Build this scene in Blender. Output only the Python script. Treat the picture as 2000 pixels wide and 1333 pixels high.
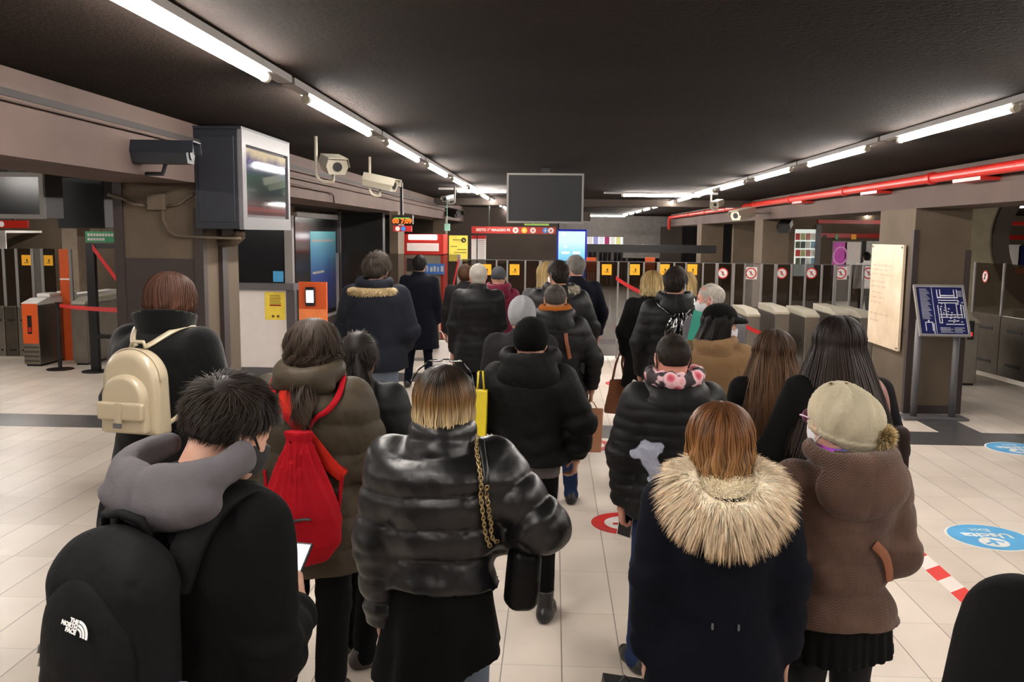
import bpy, math, random
import numpy as np
from mathutils import Vector, Matrix, Euler
for o in list(bpy.data.objects): bpy.data.objects.remove(o)
SC = bpy.context.scene
COL = SC.collection
rng = np.random.default_rng(7)
random.seed(7)
# ------------------------------------------------------------------ camera
FPX, CH = 1750.0, 2.08
_th = math.atan(208.4/FPX); _ps = math.atan(79.8*math.cos(_th)/FPX); _ro = .0105
CM = np.array((Matrix.Rotation(_ps, 3, 'Z') @ Matrix.Rotation(math.pi/2-_th, 3, 'X') @ Matrix.Rotation(_ro, 3, 'Z')))
cam = bpy.data.cameras.new('camera'); cam.sensor_width = 36; cam.lens = FPX*36/2000; cam.clip_end = 200; cam.clip_start = .05
co = bpy.data.objects.new('camera', cam); COL.objects.link(co)
co.matrix_world = Matrix.Translation((0, 0, CH)) @ Matrix(CM.tolist()).to_4x4()
SC.camera = co
def ray(px, py): return CM @ np.array([(px-1000)/FPX, -(py-666.5)/FPX, -1.0])
def at(px, py, Y): d = ray(px, py); return np.array([0, 0, CH]) + d*Y/d[1]
def gnd(px, py, z=0.0): d = ray(px, py); return np.array([0, 0, CH]) + d*(z-CH)/d[2]
def atX(px, py, X): d = ray(px, py); return np.array([0, 0, CH]) + d*X/d[0]
# ------------------------------------------------------------------ world, light and exposure
W = bpy.data.worlds.new('world'); SC.world = W; W.use_nodes = True
W.node_tree.nodes['Background'].inputs[0].default_value = (.9, .85, .8, 1)
W.node_tree.nodes['Background'].inputs[1].default_value = .12
SC.view_settings.view_transform = 'Standard'; SC.view_settings.look = 'None'
SC.view_settings.exposure = 2.35; SC.view_settings.gamma = 1.0; SC.view_settings.use_curve_mapping = False
TUBE = 40.0
# ------------------------------------------------------------------ materials
def srgb(c):
    return tuple((v/255/12.92 if v/255 <= .04045 else ((v/255+.055)/1.055)**2.4) for v in c)
class NT:
    def __init__(s, name):
        s.m = bpy.data.materials.new(name); s.m.use_nodes = True; s.t = s.m.node_tree
        s.b = s.t.nodes['Principled BSDF']
    def n(s, ty, **kw):
        x = s.t.nodes.new(ty)
        for k, v in kw.items():
            if k in ('op',): x.operation = v
            elif hasattr(x, k) and not k.startswith('i_'): setattr(x, k, v)
        return x
    def l(s, a, b): s.t.links.new(a, b)
    def math(s, op, a, b=None, c=None):
        x = s.t.nodes.new('ShaderNodeMath'); x.operation = op
        for i, v in enumerate((a, b, c)):
            if v is None: continue
            if hasattr(v, 'links') or hasattr(v, 'is_output'): s.l(v, x.inputs[i])
            else: x.inputs[i].default_value = v
        return x.outputs[0]
    def ramp(s, fac, stops, interp='LINEAR'):
        r = s.t.nodes.new('ShaderNodeValToRGB'); r.color_ramp.interpolation = interp
        while len(r.color_ramp.elements) < len(stops): r.color_ramp.elements.new(.5)
        for e, (p, c) in zip(r.color_ramp.elements, stops): e.position = p; e.color = (*c, 1)
        s.l(fac, r.inputs[0]); return r.outputs[0]
    def noise(s, scale, detail=2, vec=None, rough=.5, kind='ShaderNodeTexNoise'):
        x = s.t.nodes.new(kind); x.inputs['Scale'].default_value = scale
        if 'Detail' in x.inputs: x.inputs['Detail'].default_value = detail
        if 'Roughness' in x.inputs: x.inputs['Roughness'].default_value = rough
        if vec is not None: s.l(vec, x.inputs['Vector'])
        return x
    def coord(s, which='Object', scale=None, rot=None):
        c = s.t.nodes.new('ShaderNodeTexCoord')
        if scale is None and rot is None: return c.outputs[which]
        m = s.t.nodes.new('ShaderNodeMapping'); s.l(c.outputs[which], m.inputs[0])
        if scale: m.inputs['Scale'].default_value = scale
        if rot: m.inputs['Rotation'].default_value = rot
        return m.outputs[0]
    def bump(s, h, strength=.3, dist=.01, prev=None):
        b = s.t.nodes.new('ShaderNodeBump'); b.inputs['Strength'].default_value = strength; b.inputs['Distance'].default_value = dist
        s.l(h, b.inputs['Height'])
        if prev is not None: s.l(prev, b.inputs['Normal'])
        s.l(b.outputs[0], s.b.inputs['Normal']); return b.outputs[0]
    def set(s, **kw):
        for k, v in kw.items():
            k = {'rough': 'Roughness', 'metal': 'Metallic', 'color': 'Base Color', 'spec': 'Specular IOR Level', 'sheen': 'Sheen Weight', 'alpha': 'Alpha', 'trans': 'Transmission Weight', 'ior': 'IOR', 'coat': 'Coat Weight', 'estr': 'Emission Strength', 'ecol': 'Emission Color', 'sss': 'Subsurface Weight'}[k]
            if k in ('Base Color', 'Emission Color'): v = (*v, 1)
            s.b.inputs[k].default_value = v
        return s
MATS = {}
def mat(name, rgb, rough=.6, metal=0, var=.12, nscale=6, bump=0, bscale=60, bdist=.002, spec=.5, sheen=0, coat=0, fold=0):
    """plain procedural material: colour with slight uneven wear, optional fine bump"""
    if name in MATS: return MATS[name]
    t = NT(name); c = srgb(rgb)
    t.set(rough=rough, metal=metal, spec=spec, sheen=sheen, coat=coat)
    v = t.coord('Object')
    nz = t.noise(nscale, 4, v)
    lo = tuple(x*(1-var) for x in c); hi = tuple(min(1, x*(1+var)) for x in c)
    t.l(t.ramp(nz.outputs['Fac'], [(.3, lo), (.7, hi)]), t.b.inputs['Base Color'])
    pv = None
    if fold:
        f = t.noise(9, 3, v); pv = t.bump(f.outputs['Fac'], fold, .03)
    if bump:
        b = t.noise(bscale, 3, v); t.bump(b.outputs['Fac'], bump, bdist, pv)
    MATS[name] = t.m; return t.m
def emit(name, rgb, s):
    if name in MATS: return MATS[name]
    if name != 'lamp_tube_glow': s *= .32
    t = NT(name); t.set(color=srgb(rgb), ecol=srgb(rgb), estr=s, rough=.4); MATS[name] = t.m; return t.m
def glass(name, rgb, alpha=.35, rough=.03):
    """thin pane: part see-through, part tinted, glossy"""
    if name in MATS: return MATS[name]
    t = NT(name); t.set(color=srgb(rgb), rough=rough, alpha=alpha, spec=.6); MATS[name] = t.m; return t.m
# ------------------------------------------------------------------ object helpers
def tag(o, label=None, cat=None, group=None, kind=None):
    for k, v in (('label', label), ('category', cat), ('group', group), ('kind', kind)):
        if v: o[k] = v
    return o
def empty(name, loc, label=None, cat=None, group=None):
    o = bpy.data.objects.new(name, None); COL.objects.link(o); o.location = [float(v) for v in loc]; o.empty_display_size = .1
    return tag(o, label, cat, group)
def wloc(o):
    v = Vector((0, 0, 0))
    while o is not None: v += o.location; o = o.parent
    return np.array(v)
def mesh_obj(name, V, F, m, parent=None, smooth=False, loc=None, mats=None, fmat=None, attrs=None):
    """V are world coordinates; the object's own origin is loc (or the parent's)"""
    V = np.asarray(V, dtype=np.float64).reshape(-1, 3)
    base = wloc(parent) if parent is not None else np.zeros(3)
    if loc is None: loc = base if parent is not None else (np.array([(V[:, 0].min()+V[:, 0].max())/2, (V[:, 1].min()+V[:, 1].max())/2, V[:, 2].min()]) if len(V) else np.zeros(3))
    loc = np.asarray(loc, float)
    me = bpy.data.meshes.new(name)
    VL = V - loc
    if isinstance(F, np.ndarray):
        n, k = F.shape
        me.vertices.add(len(VL)); me.vertices.foreach_set('co', VL.ravel())
        me.loops.add(n*k); me.loops.foreach_set('vertex_index', F.ravel().astype(np.int32))
        me.polygons.add(n); me.polygons.foreach_set('loop_start', np.arange(0, n*k, k, dtype=np.int32))
        me.update(calc_edges=True)
    else:
        me.from_pydata(VL.tolist(), [], F); me.update()
    for mm in (mats or [m]): me.materials.append(mm)
    if fmat is not None: me.polygons.foreach_set('material_index', np.asarray(fmat, dtype=np.int32))
    if smooth: me.polygons.foreach_set('use_smooth', np.ones(len(me.polygons), dtype=bool))
    for k, a in (attrs or {}).items():
        at_ = me.attributes.new(k, 'FLOAT', 'POINT'); at_.data.foreach_set('value', np.asarray(a, dtype=np.float32))
    me.validate(); me.update()
    o = bpy.data.objects.new(name, me); COL.objects.link(o)
    if parent is not None: o.parent = parent
    o.location = [float(x) for x in (loc-base)]
    return o
class MB:
    """collects shapes, world coordinates, into one mesh"""
    def __init__(s): s.V = []; s.F = []; s.M = []; s.sm = []
    def add(s, V, F, mi=0):
        b = len(s.V); s.V += [tuple(float(c) for c in v) for v in V]; s.F += [tuple(i+b for i in f) for f in F]; s.M += [mi]*len(F); return s
    def box(s, a, b, mi=0, R=None, c=None):
        x0, y0, z0 = a; x1, y1, z1 = b
        V = np.array([(x, y, z) for x in (x0, x1) for y in (y0, y1) for z in (z0, z1)], float)
        if R is not None:
            c = V.mean(0) if c is None else np.array(c); V = (V-c) @ np.array(R).T + c
        return s.add(V, [(0, 1, 3, 2), (4, 6, 7, 5), (0, 4, 5, 1), (2, 3, 7, 6), (0, 2, 6, 4), (1, 5, 7, 3)], mi)
    def cbox(s, c, size, mi=0, R=None):
        c = np.array(c, float); h = np.array(size, float)/2
        return s.box(c-h, c+h, mi, R, c)
    def tube(s, pts, r, n=10, mi=0, caps=True):
        P = np.array(pts, float); r = np.broadcast_to(np.array(r, float), (len(P),))
        T = np.gradient(P, axis=0); T /= np.linalg.norm(T, axis=1)[:, None]+1e-9
        up = np.array([0, 0, 1.]) if abs(T[0][2]) < .9 else np.array([0, 1., 0])
        V = []
        A = np.cross(T[0], up); A /= np.linalg.norm(A)
        for i in range(len(P)):
            A = A - T[i]*np.dot(A, T[i]); A /= np.linalg.norm(A)+1e-9; B = np.cross(T[i], A)
            for k in range(n):
                a = 2*math.pi*k/n; V.append(P[i]+r[i]*(math.cos(a)*A+math.sin(a)*B))
        F = [(i*n+k, i*n+(k+1) % n, (i+1)*n+(k+1) % n, (i+1)*n+k) for i in range(len(P)-1) for k in range(n)]
        if caps: F += [tuple(range(n))[::-1], tuple((len(P)-1)*n+k for k in range(n))]
        return s.add(V, F, mi)
    def cyl(s, a, b, r, n=16, mi=0, r2=None): return s.tube([a, b], [r, r if r2 is None else r2], n, mi)
    def disc(s, c, r, n=24, th=.002, axis='z', mi=0, ry=None):
        V = []; ry = ry or r
        for z in (0, th):
            for k in range(n):
                a = 2*math.pi*k/n; u, v = r*math.cos(a), ry*math.sin(a)
                V.append({'z': (c[0]+u, c[1]+v, c[2]+z), 'y': (c[0]+u, c[1]-z, c[2]+v), 'x': (c[0]+z, c[1]+u, c[2]+v)}[axis])
        return s.add(V, [tuple(range(n)), tuple(range(2*n-1, n-1, -1))]+[(k, (k+1) % n, n+(k+1) % n, n+k) for k in range(n)], mi)
    def prism(s, poly, th, M=None, mi=0):
        """2D polygon (x,z) extruded along -y by th, placed by 4x4 M"""
        n = len(poly); V = [(x, 0, z) for x, z in poly]+[(x, -th, z) for x, z in poly]
        if M is not None: V = [tuple(M @ Vector(v)) for v in V]
        return s.add(V, [tuple(range(n)), tuple(range(2*n-1, n-1, -1))]+[(k, n+k, n+(k+1) % n, (k+1) % n) for k in range(n)], mi)
    def build(s, name, m, parent=None, smooth=False, loc=None, bevel=0, label=None, cat=None, group=None, kind=None):
        mats = m if isinstance(m, list) else [m]
        o = mesh_obj(name, s.V, s.F, None, parent, smooth, loc, mats=mats, fmat=s.M)
        if bevel:
            b = o.modifiers.new('bevel', 'BEVEL'); b.width = bevel; b.segments = 2; b.limit_method = 'ANGLE'
        return tag(o, label, cat, group, kind)
def struct(o): o['kind'] = 'structure'; return o
def text_part(name, body, size, M, m, parent=None, th=.001, align='CENTER', bold=.0):
    """lettering as thin mesh in the XZ plane facing -Y, placed by 4x4 M"""
    c = bpy.data.curves.new('lettering', 'FONT'); c.body = body; c.size = size; c.align_x = align; c.align_y = 'CENTER'; c.extrude = th; c.offset = bold; c.resolution_u = 2
    t = bpy.data.objects.new('tmp', c); COL.objects.link(t)
    bpy.context.view_layer.update()
    me = bpy.data.meshes.new_from_object(t)
    V = [tuple(M @ Vector((v.co.x, -v.co.z, v.co.y))) for v in me.vertices]; F = [tuple(p.vertices) for p in me.polygons]
    bpy.data.objects.remove(t); bpy.data.curves.remove(c); bpy.data.meshes.remove(me)
    return mesh_obj(name, V, F, m, parent)
def dup(root, dloc, label=None, group=None):
    r = root.copy(); COL.objects.link(r); r.location = root.location + Vector([float(v) for v in dloc])
    if label: r['label'] = label
    if group: r['group'] = group
    for ch in list(root.children):
        c = ch.copy(); COL.objects.link(c); c.parent = r
        for g in list(ch.children):
            d = g.copy(); COL.objects.link(d); d.parent = c
    return r
TR = lambda x, y, z: Matrix.Translation((float(x), float(y), float(z)))
RZ = lambda d: Matrix.Rotation(math.radians(d), 4, 'Z')
RX = lambda d: Matrix.Rotation(math.radians(d), 4, 'X')
RY = lambda d: Matrix.Rotation(math.radians(d), 4, 'Y')
# ================================================================== THE SETTING
def floor_mat():
    t = NT('floor_tiles'); g = t.n('ShaderNodeNewGeometry'); sp = t.n('ShaderNodeSeparateXYZ'); t.l(g.outputs['Position'], sp.inputs[0])
    def line(o, off, step, half):
        a = t.math('DIVIDE', t.math('SUBTRACT', o, off), step); a = t.math('FRACT', t.math('ADD', a, 100.5))
        d = t.math('ABSOLUTE', t.math('SUBTRACT', a, .5)); return t.math('LESS_THAN', d, half/step), t.math('FLOOR', t.math('ADD', t.math('DIVIDE', t.math('SUBTRACT', o, off), step), 100.0))
    lx, ix = line(sp.outputs[0], .362, .2913, .0030); ly, iy = line(sp.outputs[1], 4.76, .6195, .0022)
    wn = t.n('ShaderNodeTexWhiteNoise'); wn.noise_dimensions = '2D'; cv = t.n('ShaderNodeCombineXYZ'); t.l(ix, cv.inputs[0]); t.l(iy, cv.inputs[1]); t.l(cv.outputs[0], wn.inputs['Vector'])
    base = t.ramp(wn.outputs['Value'], [(0, srgb((214, 201, 187))), (1, srgb((228, 216, 203)))])
    nz = t.noise(1.1, 5); t.l(g.outputs['Position'], nz.inputs['Vector'])
    dirt = t.ramp(nz.outputs['Fac'], [(.3, (.82, .81, .79)), (.65, (1, 1, 1))])
    mx = t.n('ShaderNodeMix'); mx.data_type = 'RGBA'; mx.blend_type = 'MULTIPLY'; mx.inputs[0].default_value = 1; t.l(base, mx.inputs[6]); t.l(dirt, mx.inputs[7])
    ln = t.math('MAXIMUM', lx, t.math('MULTIPLY', ly, .55))
    m2 = t.n('ShaderNodeMix'); m2.data_type = 'RGBA'; t.l(t.math('MULTIPLY', ln, .75), m2.inputs[0]); t.l(mx.outputs[2], m2.inputs[6]); m2.inputs[7].default_value = (.10, .08, .065, 1)
    t.l(m2.outputs[2], t.b.inputs['Base Color'])
    rr = t.noise(3.0, 3); t.l(g.outputs['Position'], rr.inputs['Vector']); t.l(t.math('MULTIPLY_ADD', rr.outputs['Fac'], .22, .22), t.b.inputs['Roughness'])
    t.set(spec=.45); t.bump(t.math('SUBTRACT', 1.0, ln), .25, .002); return t.m
def concrete(name, rgb, b=.5, sc=45):
    if name in MATS: return MATS[name]
    t = NT(name); v = t.coord('Object'); c = srgb(rgb)
    a = t.noise(1.3, 5, v); f = t.noise(sc, 4, v, .7)
    t.l(t.ramp(a.outputs['Fac'], [(.3, tuple(x*.8 for x in c)), (.7, tuple(x*1.15 for x in c))]), t.b.inputs['Base Color'])
    t.set(rough=.85, spec=.3); t.bump(f.outputs['Fac'], b, .008); MATS[name] = t.m; return t.m
M_floor = floor_mat()
M_strip = mat('grey_floor_band', (72, 71, 73), .3, var=.15, nscale=8)
M_ceil = concrete('dark_ceiling', (46, 38, 34), .6, 30)
M_beam = concrete('mauve_plaster', (80, 66, 61), .5)
M_pil = concrete('brown_plaster', (90, 78, 65), .5)
M_dark = concrete('dark_plaster', (58, 50, 45), .4)
M_darkbrown = mat('dark_brown_paint', (44, 33, 31), .6)
M_blk = mat('black_plastic', (14, 14, 16), .45)
M_navybox = mat('dark_blue_grey_metal', (22, 25, 33), .5, var=.06)
M_grey = mat('grey_metal', (92, 90, 93), .5, .1, var=.05)
M_lgrey = mat('light_grey_metal', (132, 128, 126), .45, .05, var=.05)
M_steel = mat('brushed_steel', (140, 133, 125), .32, .85, var=.08, bump=.1, bscale=120)
M_dsteel = mat('dark_steel', (96, 90, 82), .33, .8, var=.1)
M_white = mat('white_panel', (226, 220, 216), .5, var=.03)
M_cream = mat('cream_enamel', (168, 162, 146), .45, var=.04)
M_red = mat('red_enamel', (168, 34, 25), .35, var=.06)
M_redtape = mat('red_belt', (190, 24, 28), .5, var=.05)
M_orange = mat('orange_enamel', (206, 84, 26), .45, var=.05)
M_yel = mat('yellow_sticker', (246, 178, 24), .5, var=.03)
M_tube = emit('lamp_tube_glow', (255, 248, 240), TUBE)
HC, BB = 2.85, 2.43          # ceiling, underside of beams
YF = 46.0
struct(MB().box((-24, -9, -.2), (24, YF, 0)).build('floor', M_floor, loc=(0, 0, 0)))
def ceil_mat():
    t = NT('ceiling_panels'); g = t.n('ShaderNodeNewGeometry'); sp = t.n('ShaderNodeSeparateXYZ'); t.l(g.outputs['Position'], sp.inputs[0])
    c = srgb((33, 26, 22)); a = t.noise(.7, 6, g.outputs['Position'], .6); f = t.noise(38, 4, g.outputs['Position'], .7)
    base = t.ramp(a.outputs['Fac'], [(.3, tuple(x*.78 for x in c)), (.7, tuple(x*1.2 for x in c))])
    fr = t.math('FRACT', t.math('ADD', t.math('DIVIDE', t.math('SUBTRACT', sp.outputs[1], 8.3), 3.3), 100.5)); ln = t.math('LESS_THAN', t.math('ABSOLUTE', t.math('SUBTRACT', fr, .5)), .004)
    m = t.n('ShaderNodeMix'); m.data_type = 'RGBA'; t.l(t.math('MULTIPLY', ln, .8), m.inputs[0]); t.l(base, m.inputs[6]); m.inputs[7].default_value = (.008, .007, .006, 1)
    t.l(m.outputs[2], t.b.inputs['Base Color']); t.set(rough=1, spec=.04); t.bump(f.outputs['Fac'], .6, .008); return t.m
struct(MB().box((-24, -9, HC), (24, YF, HC+.2)).build('ceiling', ceil_mat(), loc=(0, 0, HC)))
struct(MB().box((-24, -9.2, 0), (24, -9, HC)).build('wall_near', M_dark))
struct(MB().box((-24.2, -9, 0), (-24, YF, HC)).build('wall_left', M_pil))
struct(MB().box((24, -9, 0), (24.2, YF, HC)).build('wall_right', M_pil))
struct(MB().box((-24, YF, 0), (24, YF+.2, HC)).build('wall_far', M_lgrey))
# grey floor bands: one across, one beside each line of pillars
zb = .0015
st = MB().box((-5.85, 9.1, 0), (4.2, 9.72, zb)); struct(st.build('trim_1', M_strip))
struct(MB().box((4.65, 9.1, 0), (24, 9.72, zb)).build('trim_2', M_strip))
struct(MB().box((-24, 9.1, 0), (-6.4, 9.72, zb)).build('trim_3', M_strip))
struct(MB().box((4.2, 9.1, 0), (4.65, 24, zb*1.2)).build('trim_4', M_strip))
struct(MB().box((-6.4, 3, 0), (-5.85, 9.72, zb*1.2)).build('trim_5', M_strip))
struct(MB().box((-4.5, 12.4, 0), (-1.0, 13.2, zb)).build('trim_6', M_strip))
struct(MB().box((-1.0, 17.2, 0), (4.1, 18.0, zb)).build('trim_7', M_strip))
# beams along the hall
XL, XR = -2.62, 4.22
struct(MB().box((XL-.62, -9, BB), (XL, 38, HC)).build('trim_8', M_beam))
struct(MB().box((XR, -9, BB), (XR+.66, 33, HC)).build('trim_9', M_beam))
# cross beam and dark downstand, far
struct(MB().box((XL, 19.6, HC-.14), (XR, 20.2, HC)).build('trim_10', M_dark))
struct(MB().box((XL, 30, HC-.30), (1.2, 30.5, HC)).build('trim_11', M_dark))
# pillars ------------------------------------------------------------
def pillar(x0, x1, y0, y1, label, m=M_pil, z1=BB, side=None):
    e = empty('pillar', ((x0+x1)/2, (y0+y1)/2, 0), label, 'pillar')
    MB().box((x0, y0, 0), (x1, y1, z1)).build('shaft', m, e)
    return e
p0y = atX(400, 600, XL)[1]; p0x = at(236, 600, p0y)[0]
pl = pillar(p0x, XL, p0y, p0y+.75, 'thick brown plastered pillar carrying the black monitor cabinet on the left')
def Zat(px, py, Y): return at(px, py, Y)[2]
zb1 = Zat(300, 505, p0y)
MB().box((p0x-.012, p0y-.012, 0), (XL+.0, p0y, zb1)).build('cladding_panel', M_darkbrown, pl)
MB().box((p0x-.02, p0y-.02, 0), (p0x+.05, p0y+.05, BB)).box((XL-.06, p0y-.022, 0), (XL+.01, p0y+.05, BB-.18)).build('corner_guard', M_darkbrown, pl)
MB().box((XL, p0y+.30, 0), (XL+.035, p0y+.42, BB-.15)).build('pipe_casing', M_darkbrown, pl)
m = MB()
jx, jz = at(310, 395, p0y)[0], Zat(310, 395, p0y)
m.cbox((jx, p0y-.03, jz), (.13, .06, .12))
m.build('junction_box', M_pil, pl, bevel=.006)
def pix_path(pts, Y): return [at(x, y, Y) for x, y in pts]
MB().tube(pix_path([(318, 408), (318, 430), (330, 452), (345, 461), (400, 464), (470, 466)], p0y-.03), .010, 8).tube(pix_path([(210, 380), (240, 388), (262, 400), (290, 402)], p0y-.03), .012, 8).tube(pix_path([(330, 402), (350, 398), (372, 382), (380, 378)], p0y-.03), .012, 8).build('conduit', M_pil, pl, smooth=True)
# right pillar near the map
pry = atX(1775, 640, XR)[1]; prx1 = at(1887, 600, pry)[0]; pry1 = atX(1712, 560, XR)[1]
pr = pillar(XR, prx1, pry, pry1, 'brown plastered pillar behind the tilted station map')
MB().box((XR-.012, pry-.015, 0), (XR+.05, pry+.06, BB-.25)).box((prx1-.05, pry-.015, 0), (prx1+.012, pry+.05, 1.95)).build('corner_guard', M_darkbrown, pr)
MB().box((XR, pry-.014, 1.0), (prx1, pry, 1.12)).box((XR, pry-.014, 0), (prx1, pry, .1)).box((XR-.01, pry, .95), (XR, pry1, 1.0)).build('baseboard_strip', M_darkbrown, pr)
for (pxc, lab) in ((1487, 'second pillar on the right, under the red pipe, with a pale narrow face'),):
    y = atX(pxc, 520, XR)[1]; pillar(XR, at(1538, 520, y)[0], y, y+.75, lab)
y = atX(1370, 460, XR)[1]; pillar(XR, XR+.62, y, y+.8, 'third pillar on the right, far behind the no-entry gates')
y = atX(1300, 460, XR)[1]; pillar(XR-.1, XR+.62, y, y+.8, 'dark far right pillar where the red pipe ends', M_dark)
y = 13.9; pillar(at(747, 450, y)[0], XL+.1, y+.6, y+1.2, 'pillar left of the red ticket machine, behind the grey parka')
for (pxc, lab) in ((866, 'slim pillar between the red ticket machine and the yellow poster'), (920, 'slim pillar right of the yellow poster'), (950, 'farthest slim pillar on the left, at the red station sign')):
    y = atX(pxc+4, 460, XL)[1]; pillar(XL-.3, XL, y, y+.45, lab)
# walls of the side halls ---------------------------------------------
struct(MB().box((-24, 19.5, 0), (-4.6, 19.7, HC)).build('wall_1', M_pil))
struct(MB().box((-4.6, 26, 0), (0.1, 26.2, HC)).build('wall_2', M_dark))
struct(MB().box((XR+.6, 24.5, 0), (6.45, 24.7, HC)).build('wall_3', M_pil))
struct(MB().box((6.0, 30, 0), (24, 30.2, HC)).build('wall_4', M_pil))
struct(MB().box((0.2, 36, 2.02), (XR+.8, 36.2, HC)).build('wall_5', mat('pale_wall', (118, 114, 111), .8)))
struct(MB().box((2.75, 35.8, 1.2), (XR+.8, 36.0, 2.1)).build('wall_6', mat('pale_wall', (118, 114, 111), .8)))
struct(MB().box((0.3, 22.5, 1.66), (XR-.2, 22.7, 1.86)).build('trim_12', M_blk))
# ------------------------------------------------------------------ ceiling lamps
ZT = 2.79
def lamp(x, y, ln, label, group, rot=False, first={}):
    key = (round(ln, 2), rot)
    if key in first:
        f = first[key]; o = dup(f, (x-f.location.x, y-f.location.y, 0), label, group); return o
    e = empty('tube_lamp', (x, y, HC), label, 'lamp', group); d = (1, 0) if rot else (0, 1)
    def P(s, z, w=0): return (x+s*d[0]+w*d[1], y+s*d[1]+w*d[0], z)
    MB().box(P(-.35, HC-.035, -.035), P(ln+.33, HC, .035)).build('batten', M_lgrey, e)
    MB().cyl(P(0.0, ZT), P(ln, ZT), .019, 12).build('glass_tube', M_tube, e, smooth=False)
    for s in (-.02, ln+.02): MB().cyl(P(s-.02, ZT), P(s+.02, ZT), .023, 12).cbox(P(s, (ZT+HC)/2), (.03, .03, .05)).build('socket', M_cream, e)
    first[key] = e; return e
XLL, XRL = -1.345, 2.50
ORD = 'nearest second third fourth fifth sixth seventh eighth ninth tenth eleventh twelfth thirteenth fourteenth fifteenth sixteenth'.split()
for k in range(-3, 13):
    y = 2.58+2.33*k; n = ('nearest camera' if k <= 0 else 'further down the left row')
    lamp(XLL, y, 1.6, 'white tube of the left ceiling row, %s from the viewer' % ORD[k] if k > 0 else ('largest white tube at top left, nearest of the left ceiling row' if k == 0 else 'white tube of the left ceiling row behind the viewer'), 'fluorescent tubes of the left ceiling row' if k >= 0 else 'tubes of the left row behind the view')
for k in range(-3, 12):
    y = 5.14+2.33*k
    lamp(XRL, y, 1.6, 'white tube of the right ceiling row, %s from the viewer' % ORD[k] if k > 0 else ('white tube at the upper right, nearest of the right ceiling row' if k == 0 else 'white tube of the right ceiling row behind the viewer'), 'fluorescent tubes of the right ceiling row' if k >= 0 else 'tubes of the right row behind the view')
for a, b, nm in (((897, 374), (990, 377), 'left'), ((1218, 382), (1362, 384), 'right')):
    g0 = gnd(*a, z=ZT); g1 = gnd(*b, z=ZT); lamp(g0[0], g0[1], round(g1[0]-g0[0], 2), 'bright tube set crosswise on the ceiling, the %s one of two' % nm, None, True)
for k in range(-2, 9): lamp(10.2, 3.5+3.3*k, 1.6, 'ceiling tube in the hall to the right, seen past the plastered pillar', 'tubes in the right side hall')
for k in range(-2, 4): lamp(-7.6, 0+3.3*k, 1.6, 'ceiling tube over the left side hall', 'tubes in the left side hall')
for k in range(0, 1): lamp(1.0+0*k, 33.6+1.9*k, 1.6, 'added ceiling tube that brightens the far pale wall', 'tubes added near the far wall', True)  # added lamp, brightens the far end of the hall
for k in range(0, 3): lamp(-9.5, 11+3.3*k, 1.6, 'ceiling tube over the left side hall', 'tubes in the left side hall')
# ------------------------------------------------------------------ pipes
def ypipe(name, px, py, X, y0, y1, r, m, label, cat='pipe', group=None, fl=None):
    z = atX(px, py, X)[2]; b = MB().cyl((X, y0, z), (X, y1, z), r, 14); o = b.build(name, m, smooth=False)
    return tag(o, label, cat, group), z
M_tray = mat('dark_cable_tray', (30, 24, 22), .8)
z = atX(0, 178, XL+.03)[2]
tag(MB().box((XL, -8, z-.018), (XL+.05, 32, z+.018)).build('cable_tray', M_tray), 'dark cable tray running along the left beam above the pipes', 'cable tray')
ypipe('conduit_pipe', 0, 188, XL+.03, -8, 32, .014, M_beam, 'upper thin pipe along the left beam, just under the dark tray', group=None)
ypipe('conduit_pipe', 568, 345, XL+.03, p0y+.8, 32, .013, M_beam, 'lower thin pipe along the left beam beyond the monitor cabinet')
zz = atX(568, 361, XL+.02)[2]
y1 = atX(645, 375, XL+.02)[1]
tag(MB().tube([(XL+.03, p0y+.7, zz), (XL+.03, y1, zz), (XL+.03, y1+.12, zz-.03), (XL+.03, y1+.14, zz-.12)], .012, 8).build('conduit_pipe', M_beam, smooth=True), 'short thin pipe on the left beam that bends down beyond the monitor cabinet', 'pipe')
XP = XR-.16
zp = atX(1650, 374, XP)[2]; yp1 = atX(1308, 428, XP)[1]
e = empty('fire_pipe', (XP, 4, zp), 'thick glossy red pipe running along the right beam under the ceiling', 'pipe')
MB().cyl((XP, 2, zp), (XP, yp1, zp), .052, 20).build('pipe_run', M_red, e, smooth=False)
m = MB().tube([(XP, yp1, zp), (XP, yp1+.08, zp-.02), (XP, yp1+.12, zp-.1), (XP, yp1+.12, zp-.42)], .05, 16); m.build('elbow', M_red, e, smooth=True)
for k in range(9):
    y = 4.2+2.9*k
    if y < yp1-.3: MB().cyl((XP, y-.05, zp), (XP, y+.05, zp), .066, 20).build('coupling', M_red, e)
for px in (1890, 1700, 1560, 1455):
    y = atX(px, 390, XP)[1]; MB().box((XP-.03, y-.3, zp-.085), (XR+.02, y+.3, zp-.05)).build('bracket', M_red, e)
# ------------------------------------------------------------------ monitors
def screen_mat():
    t = NT('switched_off_screen'); t.set(color=(.012, .012, .014), rough=.14, spec=.35); return t.m
M_scr = screen_mat()
M_scr2 = mat('matt_dark_screen', (24, 24, 27), .5)
y1 = p0y-.12; xr = at(474, 350, y1)[0]; xl = at(380, 350, y1)[0]; y2 = atX(566, 350, xr)[1]; zt = Zat(475, 252, y1); zb_ = Zat(475, 448, y1)
zt = min(zt, HC-.02)
e = empty('monitor_cabinet', ((xl+xr)/2, (y1+y2)/2, zb_), 'big dark blue-grey monitor cabinet with a framed glass front on the left pillar', 'monitor')
MB().box((xl, y1, zb_), (xr-.03, y2, zt)).build('housing', M_navybox, e, bevel=.006)
MB().box((xl+.03, y1-.006, zb_+.05), (xr-.06, y1, zt-.05)).build('side_panel', M_navybox, e, bevel=.003)
MB().box((xl-.01, y1-.01, zt), (xr+.0, y2+.01, zt+.02)).build('lid', M_navybox, e)
fw = .085
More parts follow.
